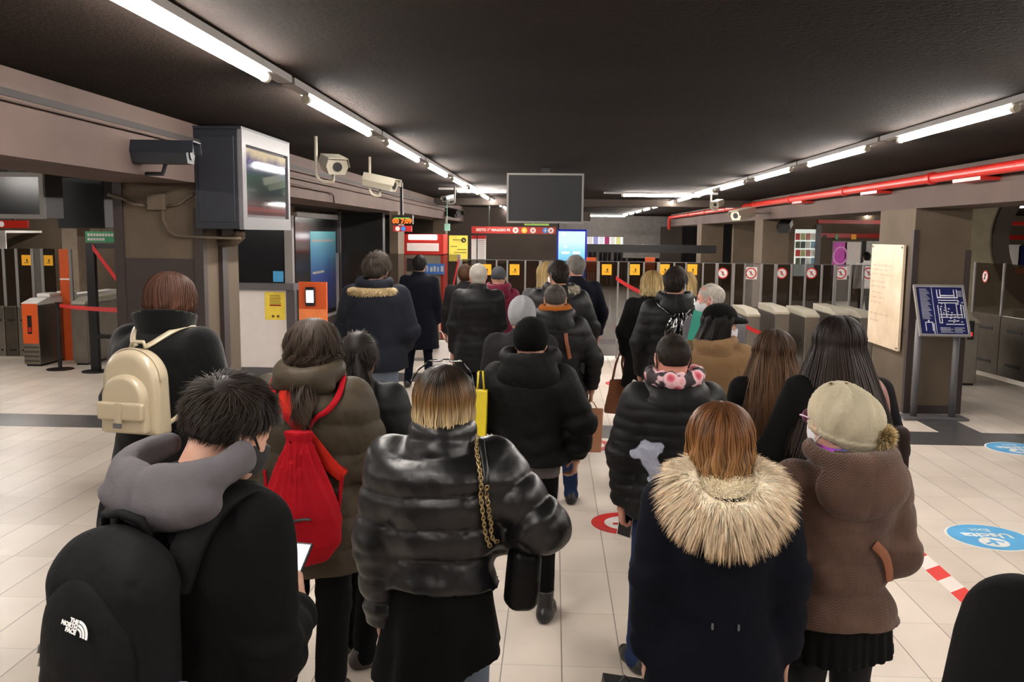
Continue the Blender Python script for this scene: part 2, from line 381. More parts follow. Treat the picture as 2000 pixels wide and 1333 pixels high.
m = MB().box((xr-.03, y1, zb_+.09), (xr, y1+fw, zt-.1)).box((xr-.03, y2-.05, zb_+.09), (xr, y2, zt-.1)).box((xr-.03, y1-.002, zb_-.002), (xr+.001, y2, zb_+.09)).box((xr-.03, y1-.002, zt-.10), (xr+.001, y2, zt+.001))
m.build('front_frame', M_grey, e)
MB().box((xr-.03, y1+fw, zb_+.09), (xr-.015, y2-.05, zt-.10)).build('glass_front', M_scr, e)
t = NT('dim_screen_picture'); v = t.coord('Generated'); sp = t.n('ShaderNodeSeparateXYZ'); t.l(v, sp.inputs[0]); nz = t.noise(5, 3, v)
t.l(t.ramp(t.math('ADD', sp.outputs[2], t.math('MULTIPLY', t.math('SUBTRACT', nz.outputs['Fac'], .5), .25)), [(.1, srgb((70, 50, 52))), (.28, srgb((40, 42, 44))), (.6, srgb((48, 66, 60))), (.8, srgb((52, 50, 92))), (.95, srgb((150, 140, 120)))]), t.b.inputs['Base Color']); t.set(rough=.05, spec=.35)
MB().box((xr-.0151, y1+fw+.02, zb_+.11), (xr-.0135, y2-.07, zt-.12)).build('picture', t.m, e)
MB().tube([(xr-.16, y1+.35, zb_), (xr-.16, y1+.36, zb_-.05), (xr-.22, y1+.4, zb_-.09), (XL+.0, y1+.45, zb_-.1)], .045, 12).build('support_arm', M_pil, e, smooth=True)
def tv(px0, px1, py0, py1, Y, depth, label, mframe, mscr, fr=.03, side=None, hang=True):
    a = at(px0, py0, Y); b = at(px1, py1, Y); x0, x1, z0, z1 = a[0], b[0], b[2], a[2]
    z1 = min(z1, HC-.03)
    e = empty('monitor', ((x0+x1)/2, Y, z0), label, 'monitor')
    MB().box((x0+.01, Y+.02, z0+.01), (x1-.01, Y+depth, z1-.01)).build('housing', side or M_blk, e)
    MB().box((x0, Y, z0), (x1, Y+.03, z0+fr)).box((x0, Y, z1-fr), (x1, Y+.03, z1)).box((x0, Y, z0+fr), (x0+fr, Y+.03, z1-fr)).box((x1-fr, Y, z0+fr), (x1, Y+.03, z1-fr)).build('frame', mframe, e)
    MB().box((x0+fr, Y+.008, z0+fr), (x1-fr, Y+.02, z1-fr)).build('screen', mscr, e)
    if hang and z1 < HC-.01: MB().box(((x0+x1)/2-.05, Y+.04, z1-.02), ((x0+x1)/2+.05, Y+.1, HC)).build('hanger', M_blk, e)
    return e
tv(990, 1139, 338, 437, 10.5, .14, 'dark flat monitor with a thin white frame hanging over the middle of the queue', M_lgrey, M_scr2, .022)
tv(-40, 87, 336, 428, 6.9, .3, 'dark hanging television in a pale frame at the far left edge', M_lgrey, M_scr, .035)
y = 7.6; a = at(108, 345, y); b = at(205, 447, y)
e = empty('monitor', ((a[0]+b[0])/2, y, b[2]), 'grey hanging monitor cabinet seen from behind, left of the pillar', 'monitor')
MB().box((a[0], y, b[2]), (b[0], y+.42, a[2])).build('housing', M_blk, e, bevel=.01)
MB().box((a[0]+.01, y-.008, b[2]+.01), (b[0]-.01, y, a[2]-.01)).build('back_panel', M_navybox, e)
MB().box(((a[0]+b[0])/2-.04, y+.15, a[2]-.01), ((a[0]+b[0])/2+.04, y+.22, HC)).build('hanger', M_blk, e)
MB().cbox((a[0]-.07, y+.1, a[2]-.2), (.14, .06, .07)).build('bracket', M_grey, e)
# ------------------------------------------------------------------ surveillance cameras
def cctv(tip, yaw, pitch, s, m, label, arm, darklens=True):
    e = empty('security_camera', tip, label, 'camera')
    M = TR(*tip) @ RZ(yaw) @ RX(pitch)
    b = MB(); n = 6; prof = [(-.5, .40), (.5, .40), (.62, .0), (.45, -.42), (-.45, -.42), (-.62, 0)]
    V = [tuple(M @ Vector((x*.16*s, y*.36*s, z*.16*s))) for y in (-.5, .5) for x, z in prof]
    b.add(V, [tuple(range(6)), tuple(range(11, 5, -1))]+[(k, 6+k, 6+(k+1) % 6, (k+1) % 6) for k in range(6)]); b.build('housing', m, e)
    b = MB(); V = [tuple(M @ Vector((x*.17*s, y*.36*s, z*.17*s+dz))) for dz in (0, .008) for y in (-.62, .5) for x, z in ((-.62, .0), (-.5, .42), (.5, .42), (.62, .0))]
    b.add(V, [(0, 1, 5, 4), (1, 2, 6, 5), (2, 3, 7, 6), (8, 12, 13, 9), (9, 13, 14, 10), (10, 14, 15, 11), (0, 8, 9, 1), (1, 9, 10, 2), (2, 10, 11, 3)]); b.build('sun_hood', m, e)
    c = M @ Vector((0, -.18*s, 0)); d = M @ Vector((0, -.19*s, 0)); MB().cyl(c, d, .042*s, 16).build('lens', M_blk, e)
    MB().tube(arm, .014*max(1, s*.9), 8).build('mounting_arm', m, e, smooth=True)
    return e
def hung(px, py, cx, cy, Y, yaw, pitch, s, m, label):
    s *= .78
    t = at(cx, cy, Y); top = at(px, py, Y); x0 = top[0]
    cctv(t, yaw, pitch, s, m, label, [(x0, Y, HC), (x0, Y, t[2]-.09*s), (x0+.02*np.sign(t[0]-x0), Y, t[2]-.13*s), (x0+.06*np.sign(t[0]-x0), Y, t[2]-.15*s), (t[0], Y, t[2]-.15*s), (t[0], Y, t[2]-.05*s)])
hung(617, 290, 651, 322, 7.3, 25, 10, 1.15, M_cream, 'white box camera on a bent arm hanging from the ceiling, right of the monitor cabinet')
hung(722, 330, 742, 357, 9.2, 75, 12, 1.15, M_cream, 'second white box camera under the left ceiling, seen side-on')
hung(888, 370, 876, 388, 14.2, -30, 10, .75, M_lgrey, 'small pale camera on a bent arm near the crosswise tube on the left')
hung(1389, 385, 1402, 398, 14.5, -30, 10, .85, M_cream, 'white camera hanging from the ceiling above the red pipe')
t = at(318, 300, 4.9); t[0] = XL+.16; t = np.array([XL+.16, atX(318, 300, XL+.16)[1], atX(318, 300, XL+.16)[2]])
cctv(t, 96, 0, .95, M_navybox, 'dark camera mounted on the side of the left beam near the monitor cabinet', [(XL, t[1]+.1, t[2]-.12), (t[0]-.05, t[1]+.1, t[2]-.12), (t[0], t[1]+.05, t[2]-.05)])
for (px, py, X, yaw, m, lab) in ((882, 416, XL+.15, 50, M_blk, 'small dark camera on the left beam, nearest of three in a row'), (925, 423, XL+.15, 50, M_blk, 'small dark camera on the left beam, middle of three in a row'), (953, 428, XL+.15, 50, M_blk, 'small dark camera on the left beam, farthest of three in a row'), (1452, 418, XR-.55, -50, M_cream, 'white camera under the red pipe in front of the second right pillar'), (1533, 443, XR+.3, -20, M_blk, 'dark round-lensed camera under the right beam beside the second pillar')):
    t = atX(px, py, X); s = -1 if X < 0 else 1
    arm = [(XL if s < 0 else XR, t[1]+.1, t[2]+.02), (t[0], t[1]+.1, t[2]+.02), (t[0], t[1]+.02, t[2])]
    if X > XR: arm = [(X, t[1], BB), (X, t[1], t[2])]
    cctv(t, yaw, 10, 1.3, m, lab, arm)
# ------------------------------------------------------------------ gate line
M_tint = glass('smoked_glass', (40, 30, 22), .62); M_clear = glass('clear_glass', (150, 150, 150), .16)
def sticker(parent, x, z, Y, kind, s=.135, square=False):
    if kind == 'yellow':
        MB().box((x-s*.5, Y-.004, z-s*.55), (x+s*.5, Y, z+s*.55)).build('yellow_sticker', M_yel, parent, bevel=.01)
        b = MB().cyl((x+.01, Y-.0065, z+.004), (x+.01, Y-.004, z+.004), .014, 10).box((x-.035, Y-.0065, z-.045), (x+.035, Y-.004, z-.037)).box((x+.004, Y-.0065, z-.03), (x+.016, Y-.004, z-.004)).box((x+.01, Y-.0065, z-.018), (x+.032, Y-.004, z-.012))
        b.build('pictogram', M_blk, parent)
    else:
        if square: MB().box((x-s*.62, Y-.003, z-s*.62), (x+s*.62, Y, z+s*.62)).build('sticker_backing', M_white, parent)
        MB().disc((x, Y-.003, z), s*.56, 24, .003, 'y').build('red_ring', M_redtape, parent)
        MB().disc((x, Y-.006, z), s*.44, 24, .002, 'y').build('sign_disc', M_white, parent)
        b = MB().cyl((x, Y-.0095, z+.026), (x, Y-.008, z+.026), .009, 10).box((x-.008, Y-.0095, z-.01), (x+.008, Y-.008, z+.016)).box((x-.02, Y-.0095, z+.004), (x+.02, Y-.008, z+.009)).box((x-.014, Y-.0095, z-.036), (x-.005, Y-.008, z-.008)).box((x+.005, Y-.0095, z-.036), (x+.014, Y-.008, z-.008))
        b.build('walking_figure', M_blk, parent)
        R = np.array(Matrix.Rotation(math.radians(45), 3, 'Y')); MB().cbox((x, Y-.011, z), (.11, .002, .012), 0, R).build('red_bar', M_redtape, parent)
YG = 15.2
posts = [897, 968, 989, 1024, 1052, 1085, 1123, 1165, 1205, 1225, 1255, 1282, 1314, 1337, 1370, 1396, 1428, 1452, 1485, 1511, 1543, 1570, 1602, 1627, 1658, 1683, 1712]
wide = {897, 1052, 1165, 1282, 1396, 1428, 1511, 1627}
stk = {950: 'yellow', 1005: 'yellow', 1068: 'yellow', 1185: 'yellow', 1240: 'yellow', 1298: 'yellow', 1352: 'yellow', 1412: 'red', 1467: 'redsq', 1527: 'red', 1585: 'red', 1642: 'redsq', 1697: 'redsq'}
desc = {950: 'left of the white-haired man', 1005: 'right of the dark grey knit hat', 1068: 'behind the long blonde hair on a grey coat', 1185: 'right of the tall orange panel', 1240: 'beside the blonde in black', 1298: 'behind the man with the leather backpack', 1352: 'rightmost of the yellow ones', 1412: 'leftmost of the no-entry ones', 1467: 'before a pale pillar', 1527: 'between the pale pillar and the dark pillar', 1585: 'in front of the shop windows', 1642: 'under the pink poster', 1697: 'at the edge of the marble plaque'}
PLN = 0
ORD[0] = 'first'
for i in range(len(posts)-1):
    a, b = posts[i], posts[i+1]; Y = YG-(.9 if a >= 1452 else 0)*(a-1452)/260.0*.8
    x0 = at(a, 560, Y)[0]; x1 = at(b, 560, Y)[0]; zt = Zat(a, 503+(a-897)*.0145+4, Y); w = .05 if a in wide else .028
    lab = None; ks = [k for k in stk if a < k < b]
    low = .92 if a >= 1452 else .04
    lab = 'glass gate with a %s sticker, %s' % (('yellow' if stk[ks[0]] == 'yellow' else 'round red'), desc[ks[0]]) if ks else 'narrow plain glass gate without a sticker, %s of the plain ones from the left' % ORD[PLN]
    PLN += 0 if ks else 1
    e = empty('ticket_gate', (x0, Y, 0), lab, 'ticket gate', 'plain glass panels of the gate line' if not ks else None)
    MB().box((x0, Y-.02, 0.003 if low < .1 else low), (x0+w, Y+.02, zt)).build('post', M_lgrey, e)
    tint = M_tint if (i % 2 == 0 or a < 1200 or (ks and stk[ks[0]] != 'redsq')) else M_clear
    if ks and stk[ks[0]] == 'redsq': tint = M_clear
    MB().box((x0+w, Y-.006, low), (x1-.002, Y+.006, zt)).build('glass_pane', tint, e)
    MB().box((x0+w, Y-.009, zt-.006), (x1-.002, Y+.009, zt+.006)).build('edge_rail', M_grey, e)
    if low > .5:
        bm = MB().box((x0, Y-.03, .1), (x1-.01, Y+.03, low)); bm.build('steel_leaf', M_steel if i % 2 else M_dsteel, e, bevel=.01)
        MB().box((x0+.06, Y-.034, .62), (x1-.08, Y-.03, .66)).box((x0+.06, Y-.034, .25), (x1-.08, Y-.03, .28)).build('slot', M_blk, e)
    if ks: sticker(e, at(ks[0], 528, Y-.01)[0], Zat(ks[0], 527 if stk[ks[0]] == 'yellow' else 534, Y), Y-.007, 'yellow' if stk[ks[0]] == 'yellow' else 'red', .165, stk[ks[0]] == 'redsq')
# orange tall panels standing at the gates
for (a, b, lab) in ((1145, 1164, 'tall orange panel with white lettering in the gate line behind the grey-haired man'), (1260, 1279, 'tall orange panel in the gate line above the blonde in black')):
    Y = YG+.12; x0 = at(a, 520, Y)[0]; x1 = at(b, 520, Y)[0]; zt = Zat(a, 503, Y)
    e = empty('orange_totem', ((x0+x1)/2, Y, 0), lab, 'panel'); MB().box((x0, Y, .0), (x1, Y+.05, zt)).build('board', M_orange, e)
    mm = MB()
    for k in range(3): mm.box((x0+.03+k*.045, Y-.002, 1.1), (x0+.045+k*.045, Y, 1.45))
    mm.build('white_lettering', M_white, e)
# wide smoked screen at the left of the line
Y = 14.5; x0 = at(662, 560, Y)[0]; x1 = at(893, 560, Y)[0]; zt = Zat(780, 496, Y)
e = empty('glass_screen', ((x0+x1)/2, Y, 0), 'wide smoked glass screen in front of the red ticket machine', 'glass screen')
MB().box((x0, Y-.006, .05), (x1, Y+.006, zt)).build('glass_pane', glass('smoked_glass_light', (46, 36, 30), .34), e); MB().box((x1, Y-.025, 0), (x1+.05, Y+.025, zt)).box((x0-.04, Y-.02, 0), (x0, Y+.02, zt)).box((x0, Y-.015, 0), (x1, Y+.015, .05)).build('frame', M_lgrey, e)
# long belt of steel gate machines, right
def machine(x0, x1, y0, y1, h, label, front=None, mt=M_cream, slope=.12, group=None, curved=False):
    e = empty('gate_machine', ((x0+x1)/2, (y0+y1)/2, 0), label, 'ticket machine', group)
    MB().box((x0, y0, .03), (x1, y1, h-.05)).build('cabinet', M_steel, e, bevel=.01)
    MB().box((x0+.02, y0+.03, 0), (x1-.02, y1-.03, .03)).build('plinth', M_blk, e)
    V = [(x0, y0, h-.05), (x1, y0, h-.05), (x1, y1, h-.05), (x0, y1, h-.05), (x0, y0, h-.02), (x1, y0, h-.02), (x1, y0+.25, h+.04), (x0, y0+.25, h+.04), (x1, y1, h+.04), (x0, y1, h+.04)]
    MB().add(V, [(0, 3, 2, 1), (0, 1, 5, 4), (4, 5, 6, 7), (7, 6, 8, 9), (2, 3, 9, 8), (1, 2, 8, 6, 5), (0, 4, 7, 9, 3)]).build('sloped_top', mt, e)
    if front: MB().box((x0+.005, y0-.006, .35), (x1-.005, y0, h-.03)).build('front_panel', front, e)
    return e
for i, (a, b) in enumerate(((1458, 1484), (1513, 1541), (1572, 1600), (1629, 1656), (1680, 1706))):
    y0 = 13.1; x0 = at(a, 640, y0)[0]; x1 = at(b, 640, y0)[0]
    lab = ['left of the pale-topped one, behind the belt', 'with a pale top, behind the long brown hair', 'behind the dark long-haired woman, left side', 'behind the dark long-haired woman, right side', 'partly hidden by the marble plaque'][i]
    machine(x0, x1, y0, 14.2, .98+.04*(i % 2), 'steel gate machine %s' % lab)
# machine + curved barrier beyond the map
y0 = gnd(1908, 754)[1]; x0 = at(1872, 700, y0)[0]; x1 = at(1909, 700, y0)[0]
e = machine(x0, x1, y0, y0+1.2, Zat(1890, 625, y0), 'steel gate machine with a red cross light, right behind the station map')
MB().box((x0+.10, y0-.004, .66), (x0+.19, y0, .93)).build('display', M_blk, e)
R = np.array(Matrix.Rotation(math.radians(45), 3, 'Y')); cx = (x0+.145, y0-.006, .74)
MB().cbox(cx, (.07, .002, .015), 0, R).cbox(cx, (.07, .002, .015), 0, R.T).build('red_cross_light', emit('red_led', (240, 30, 40), 1.2), e)
XB = 6.68
e = empty('curved_barrier', (XB, 13, 0), 'curved barrier of steel doors and smoked glass at the right edge', 'ticket gate')
ys = [14.3, 13.6, 12.9, 12.2, 11.5]; xs = [XB-.12, XB-.02, XB+.05, XB+.16, XB+.34]
for i in range(4):
    def quad(z0, z1, t, dx=0): return [(xs[i]-dx, ys[i]-.01, z0), (xs[i+1]-dx, ys[i+1]+.01, z0), (xs[i+1]+t, ys[i+1]+.01, z0), (xs[i]+t, ys[i]-.01, z0), (xs[i]-dx, ys[i]-.01, z1), (xs[i+1]-dx, ys[i+1]+.01, z1), (xs[i+1]+t, ys[i+1]+.01, z1), (xs[i]+t, ys[i]-.01, z1)]
    Q = [(0, 3, 2, 1), (4, 5, 6, 7), (0, 1, 5, 4), (1, 2, 6, 5), (2, 3, 7, 6), (3, 0, 4, 7)]
    MB().add(quad(.06, .95, .05), Q).build('steel_door', M_dsteel, e); MB().add(quad(.96, 1.72, .012), Q).build('glass_pane', M_tint, e)
    MB().cyl((xs[i], ys[i], .95), (xs[i], ys[i], 1.73), .022, 10).build('post', M_lgrey, e)
    f = lambda s: (xs[i]+(xs[i+1]-xs[i])*s-.004, ys[i]+(ys[i+1]-ys[i])*s)
    for z in (.72, .22):
        p, q = f(.25), f(.75); MB().add([(p[0], p[1], z), (q[0], q[1], z), (q[0], q[1], z+.045), (p[0], p[1], z+.045), (p[0]+.01, p[1], z), (q[0]+.01, q[1], z), (q[0]+.01, q[1], z+.045), (p[0]+.01, p[1], z+.045)], Q).build('slot', M_blk, e)
y = atX(1930, 540, XB-.05)[1]; sx = np.interp(y, ys[::-1], xs[::-1])-.01; sz = atX(1930, 540, XB)[2]
MB().disc((sx-.004, y, sz), .095, 24, .003, 'x').build('red_ring', M_redtape, e); MB().disc((sx-.007, y, sz), .075, 24, .002, 'x').build('sign_disc', M_white, e)
MB().cbox((sx-.009, y, sz), (.002, .13, .014), 0, np.array(Matrix.Rotation(math.radians(-45), 3, 'X'))).build('red_bar', M_redtape, e); MB().cbox((sx-.009, y, sz), (.002, .03, .09)).build('walking_figure', M_blk, e)
# left hall gates ----------------------------------------------------
Yl = 13.9
pl_ = [-90, -45, -8, 8, 33, 64, 83, 110, 137]
ld = {0: None, 1: None, 2: None, 3: 'leftmost glass gate panel of the left hall', 4: 'glass gate panel with a yellow sticker at the far left', 5: 'narrow glass gate panel between the two yellow stickers on the left', 6: 'glass gate panel with a yellow sticker, beside the orange panel on the left'}
for i in range(len(pl_)-2):
    a, b = pl_[i], pl_[i+1]; x0 = at(a, 560, Yl)[0]; x1 = at(b, 560, Yl)[0]; zt = Zat(a, 486, Yl)
    lab = ld[i] or 'glass gate panel outside the left edge'
    e = empty('ticket_gate', (x0, Yl, 0), lab, 'ticket gate', None if ld[i] else 'gate panels outside the left edge')
    MB().box((x0, Yl-.02, .86), (x0+.045, Yl+.02, zt)).build('post', M_lgrey, e)
    MB().box((x0+.045, Yl-.006, .86), (x1-.002, Yl+.006, zt)).build('glass_pane', M_tint if i != 5 else M_clear, e)
    MB().box((x0, Yl-.03, .05), (x1-.01, Yl+.03, .86)).build('steel_leaf', M_dsteel if i % 2 else M_steel, e, bevel=.01)
    MB().box((x0+.05, Yl-.034, .62), (x1-.05, Yl-.03, .65)).box((x0+.05, Yl-.034, .14), (x1-.05, Yl-.03, .17)).build('slot', M_blk, e)
    if i in (4, 6): sticker(e, at(52 if i == 4 else 95, 509, Yl)[0], Zat(95, 509, Yl), Yl-.007, 'yellow', .15)
x0 = at(117, 530, Yl)[0]; x1 = at(136, 530, Yl)[0]
e = empty('orange_totem', ((x0+x1)/2, Yl, 0), 'tall orange panel with a white line in the left hall gate line', 'panel')
MB().box((x0, Yl-.01, .0), (x1, Yl+.03, Zat(126, 487, Yl))).build('board', M_orange, e); MB().box((x0, Yl-.014, Zat(126, 547, Yl)), (x1, Yl-.01, Zat(126, 544, Yl))).build('white_line', M_white, e)
MB().box((x1, Yl-.02, 0), (x1+.045, Yl+.02, Zat(126, 487, Yl))).build('post', M_lgrey, e)
g = gnd(60, 716); y0 = g[1]; x0 = at(44, 640, y0)[0]; x1 = at(72, 640, y0)[0]
e = machine(x0, x1+.03, y0, y0+2.6, Zat(60, 590, y0), 'long steel ticket reader with an orange front in the left hall', M_orange, M_white)
MB().box((x0+.085, y0-.012, .50), (x0+.15, y0-.006, .78)).build('card_reader', M_blk, e); MB().box((x0+.1, y0-.016, .53), (x0+.14, y0-.012, .60)).build('red_light', M_redtape, e)
mm = MB()
for k in range(4): mm.box((x0+.01, y0-.009, .07+.07*k), (x1+.02, y0-.005, .10+.07*k))
mm.build('stripe_label', M_dsteel, e)
MB().box((x0, y0+.4, Zat(60, 590, y0)+.04), (x1, y0+1.2, Zat(60, 590, y0)+.10)).build('raised_cap', M_white, e, bevel=.02)
e2 = machine(x1+.45, x1+.66, y0+.2, y0+2.4, 1.0, 'plain steel gate machine standing right of the orange-fronted one')
# stanchion and belt
def stanchion(px, py, h, label, r=.028):
    g = gnd(px, py); e = empty('stanchion', g, label, 'stanchion')
    MB().tube([g+[0, 0, 0], g+[0, 0, .012], g+[0, 0, .02]], [.19, .19, .05], 24).build('base_plate', M_blk, e); MB().cyl(g, g+[0, 0, h], r, 14).build('pole', M_blk, e); MB().cyl(g+[0, 0, h-.09], g+[0, 0, h+.01], r*1.2, 14).build('belt_head', M_blk, e)
    return g
g = stanchion(118, 722, 1.0, 'black belt stanchion standing on the tiles by the orange-fronted ticket reader')
gp = np.array([p0x, p0y+.3, .93])
def belt(a, b, h, label, w=.05, m=M_redtape, sag=.02, n=10):
    V = []; a = np.array(a, float); b = np.array(b, float); d = b-a; side = np.array([-d[1], d[0], 0]); side /= np.linalg.norm(side)+1e-9; side *= .0015
    for i in range(n+1):
        s = i/n; p = a+d*s-np.array([0, 0, 4*sag*s*(1-s)])
        for dz, sg in ((-w/2, -1), (w/2, -1), (w/2, 1), (-w/2, 1)): V.append(p+np.array([0, 0, dz])+side*sg)
    F = [(4*i+k, 4*i+(k+1) % 4, 4*i+4+(k+1) % 4, 4*i+4+k) for i in range(n) for k in range(4)]+[(0, 3, 2, 1), (4*n, 4*n+1, 4*n+2, 4*n+3)]
    return tag(MB().add(V, F).build('barrier_belt', m), label, 'belt')
belt(g+[0.03, 0, .96], (p0x+.02, p0y+.7, at(236, 606, p0y+.7)[2]), 0, 'red barrier belt from the black stanchion to the pillar')
# black frame standing behind, with a slanted red belt
y = 12.75; x0 = at(172, 600, y)[0]; x1 = at(232, 600, y)[0]
zt = Zat(200, 476, y)
e = empty('black_frame', ((x0+x1)/2, y, 0), 'tall black metal frame standing left of the pillar', 'frame')
MB().box((x0, y, 0.01), (x0+.12, y+.08, zt)).box((x1+.3, y, .01), (x1+.4, y+.08, zt)).build('upright', M_blk, e); MB().box((x0+.12, y, zt-.07), (x1+.3, y+.08, zt)).box((x0+.12, y, Zat(200, 658, y)-.03), (x1+.3, y+.08, Zat(200, 658, y)+.03)).build('crossbar', M_blk, e)
MB().cyl((x0+.06, y+.04, 0), (x0+.06, y+.04, .015), .2, 20).build('base_plate', M_blk, e)
belt((x0+.12, y-.03, zt-.05), (at(240, 560, y)[0], y-.03, Zat(240, 560, y)), 0, 'red belt slanting down across the black frame', .09, sag=0)
belt(at(866, 655, 14.46), at(896, 506, 14.46), 0, 'wide red band slanting up in front of the smoked glass screen', .12, sag=0)
belt(at(1203, 543, 15.17), at(1258, 574, 15.17), 0, 'red belt seen through the gates left of the blonde in black', .07)
belt(at(1455, 637, 13.09), at(1520, 662, 13.09), 0, 'red belt in front of the steel gate machines behind the man in grey', .06)
# green sign and wall pieces in the left hall
y = 15.2; a = at(166, 452, y); b = at(227, 474, y)
e = empty('exit_sign', ((a[0]+b[0])/2, y, b[2]), 'green sign with white lettering above the black frame on the left', 'sign')
M_green = mat('green_sign', (58, 156, 104), .5)
MB().box((a[0], y, b[2]), (b[0], y+.04, a[2])).build('board', M_green, e)
mm = MB()
for r in range(2):
    for k in range(9 if r == 0 else 6): mm.box((a[0]+.04+k*.052, y-.003, b[2]+.03+.075*(1-r)), (a[0]+.08+k*.052, y, b[2]+.075+.075*(1-r)))
mm.build('lettering', M_white, e)
MB().cyl(((a[0]+b[0])/2, y+.02, a[2]), ((a[0]+b[0])/2, y+.02, BB+.4), .01, 8).build('hanger', M_blk, e)
y = 17; a = at(-60, 430, y); b = at(53, 446, y)
e = empty('direction_sign', ((a[0]+b[0])/2, y, b[2]), 'red sign band with a white disc at the far left', 'sign'); MB().box((a[0], y, b[2]), (b[0], y+.08, a[2])).build('board', M_red, e)
MB().disc((at(3, 438, y)[0], y-.002, (a[2]+b[2])/2), .055, 20, .003, 'y').build('white_disc', M_white, e); MB().box((a[0]+.3, y+.02, a[2]), (a[0]+.34, y+.05, HC)).box((b[0]-.3, y+.02, a[2]), (b[0]-.26, y+.05, HC)).build('hanger', M_blk, e)
y = 18; a = at(-30, 450, y); b = at(12, 487, y); tag(MB().box((a[0], y, b[2]), (b[0], y+.03, a[2])).box((a[0]+.1, y+.03, a[2]-.05), (b[0]-.1, 19.5, a[2])).build('notice_board', M_white), 'white lit notice at the far left edge', 'notice board')
y = 17.3; a = at(121, 470, y); b = at(157, 600, y); struct(MB().box((a[0], y, 0), (b[0], y+.5, HC)).build('wall_7', mat('light_brown_plaster', (150, 134, 118), .8)))
y = 16.4; struct(MB().box((at(186, 500, y)[0], y, 0), (at(300, 500, y)[0], y+.2, HC)).build('wall_8', M_pil))
def bottle(px, py, Y, h, r, m, label):
    p = at(px, py, Y); b = MB().tube([p, p+[0, 0, h*.7], p+[0, 0, h*.85], p+[0, 0, h]], [r, r, r*.6, r*.25], 16); return b
g = gnd(196, 700); g = np.array(at(196, 700, 12.9)); 
# ------------------------------------------------------------------ ticket office
Yb = gnd(520, 741)[1]; bx0 = at(440, 600, Yb)[0]; bx1 = at(576, 600, Yb)[0]
e = empty('ticket_office', ((bx0+bx1)/2, Yb, 0), 'staff booth with a white panelled counter and black windows behind the pillar', 'booth')
zc = Zat(520, 567, Yb); z2 = Zat(520, 718, Yb)
D = 2.6
MB().box((bx0, Yb, z2), (bx1-.12, Yb+.06, zc)).build('white_panel', M_white, e)
MB().box((bx0, Yb-.01, .0), (bx1, Yb+.1, z2)).box((bx1-.12, Yb-.01, z2), (bx1, Yb+.1, zc)).box((bx0, Yb-.05, zc), (bx1, Yb+.3, zc+.1)).build('grey_frame', M_grey, e)
MB().box((bx1-.13, Yb-.01, zc+.1), (bx1-.02, Yb+.09, BB-.12)).build('post', M_lgrey, e)
MB().box((bx0, Yb+.02, zc+.1), (bx1-.13, Yb+.04, BB-.12)).build('window', M_scr, e)
MB().box((bx0, Yb-.02, BB-.12), (bx1, Yb+.1, BB)).build('lintel', M_pil, e)
MB().box((at(533, 540, Yb)[0], Yb+.008, Zat(540, 551, Yb)), (at(553, 540, Yb)[0], Yb+.02, Zat(540, 530, Yb))).build('blue_sticker', mat('sky_blue_sticker', (70, 160, 214), .4), e)
Mys = mat('yellow_notice', (240, 214, 74), .5)
ax, bx = at(517, 580, Yb)[0], at(557, 580, Yb)[0]; za, zb2 = Zat(537, 571, Yb), Zat(537, 625, Yb)
MB().box((ax, Yb-.004, zb2), (bx, Yb, za)).build('yellow_notice', Mys, e)
mm = MB()
for k in range(7): mm.box((ax+.07, Yb-.006, za-.05-k*.022), (bx-.08+.01*(k % 3), Yb-.004, za-.042-k*.022))
for k in (0, 1): mm.cyl(((ax+bx)/2-.03+.07*k, Yb-.006, zb2+.05), ((ax+bx)/2-.03+.07*k, Yb-.004, zb2+.05), .02, 12)
mm.build('printed_lines', mat('brown_print', (110, 80, 40), .6), e); MB().box((ax+.07, Yb-.006, (za+zb2)/2+.0), (bx-.06, Yb-.004, (za+zb2)/2+.02)).build('red_print', M_redtape, e)
y3 = atX(659, 500, bx1)[1]
MB().box((bx1-.02, Yb+.1, .0), (bx1, y3, .75)).build('side_wall', M_dark, e); MB().box((bx1-.015, Yb+.1, .75), (bx1-.005, y3, BB-.14)).build('side_window', M_scr, e)
MB().box((bx1-.05, Yb+.1, BB-.14), (bx1+.02, y3, BB-.06)).box((bx1-.05, Yb+.1, .73), (bx1+.02, y3, .78)).build('window_frame', M_lgrey, e)
MB().box((bx1-.03, y3, 0), (bx1+.05, y3+.07, BB)).build('door_post', M_grey, e)
t = NT('reflected_poster'); v = t.coord('Generated'); sp = t.n('ShaderNodeSeparateXYZ'); t.l(v, sp.inputs[0])
t.l(t.ramp(sp.outputs[2], [(0, srgb((26, 26, 60))), (.45, srgb((34, 52, 110))), (.8, srgb((38, 110, 140))), (1, srgb((60, 150, 160)))]), t.b.inputs['Base Color']); t.set(rough=.4)
pa = atX(606, 452, bx1)[1]; MB().box((bx1-.005, pa, .85), (bx1-.002, y3-.1, atX(606, 452, bx1)[2])).build('reflected_poster', t.m, e)  # reflection of a poster, put on the side window as a coloured sheet
pz = atX(606, 452, bx1)[2]; mm = MB()
for k, (z, w) in enumerate(((pz-.16, 1.0), (1.45, .5), (1.1, .4), (.92, .5))): mm.box((bx1-.0019, pa+.1, z), (bx1-.0005, pa+.1+w*(y3-pa-.3), z+.035))
mm.build('reflected_lettering', M_lgrey, e)
struct(MB().box((bx0-.5, 15.6, 0), (at(748, 500, 15.6)[0], 15.8, BB+.1)).build('wall_9', mat('black_paint', (16, 14, 14), .6)))
struct(MB().box((bx0-3, Yb+2.6, BB), (XL-.6, Yb+3.3, HC)).build('trim_13', M_dark))
struct(MB().box((bx0-3, Yb+.0, BB), (bx1+.02, y3, HC)).build('trim_14', M_dark))
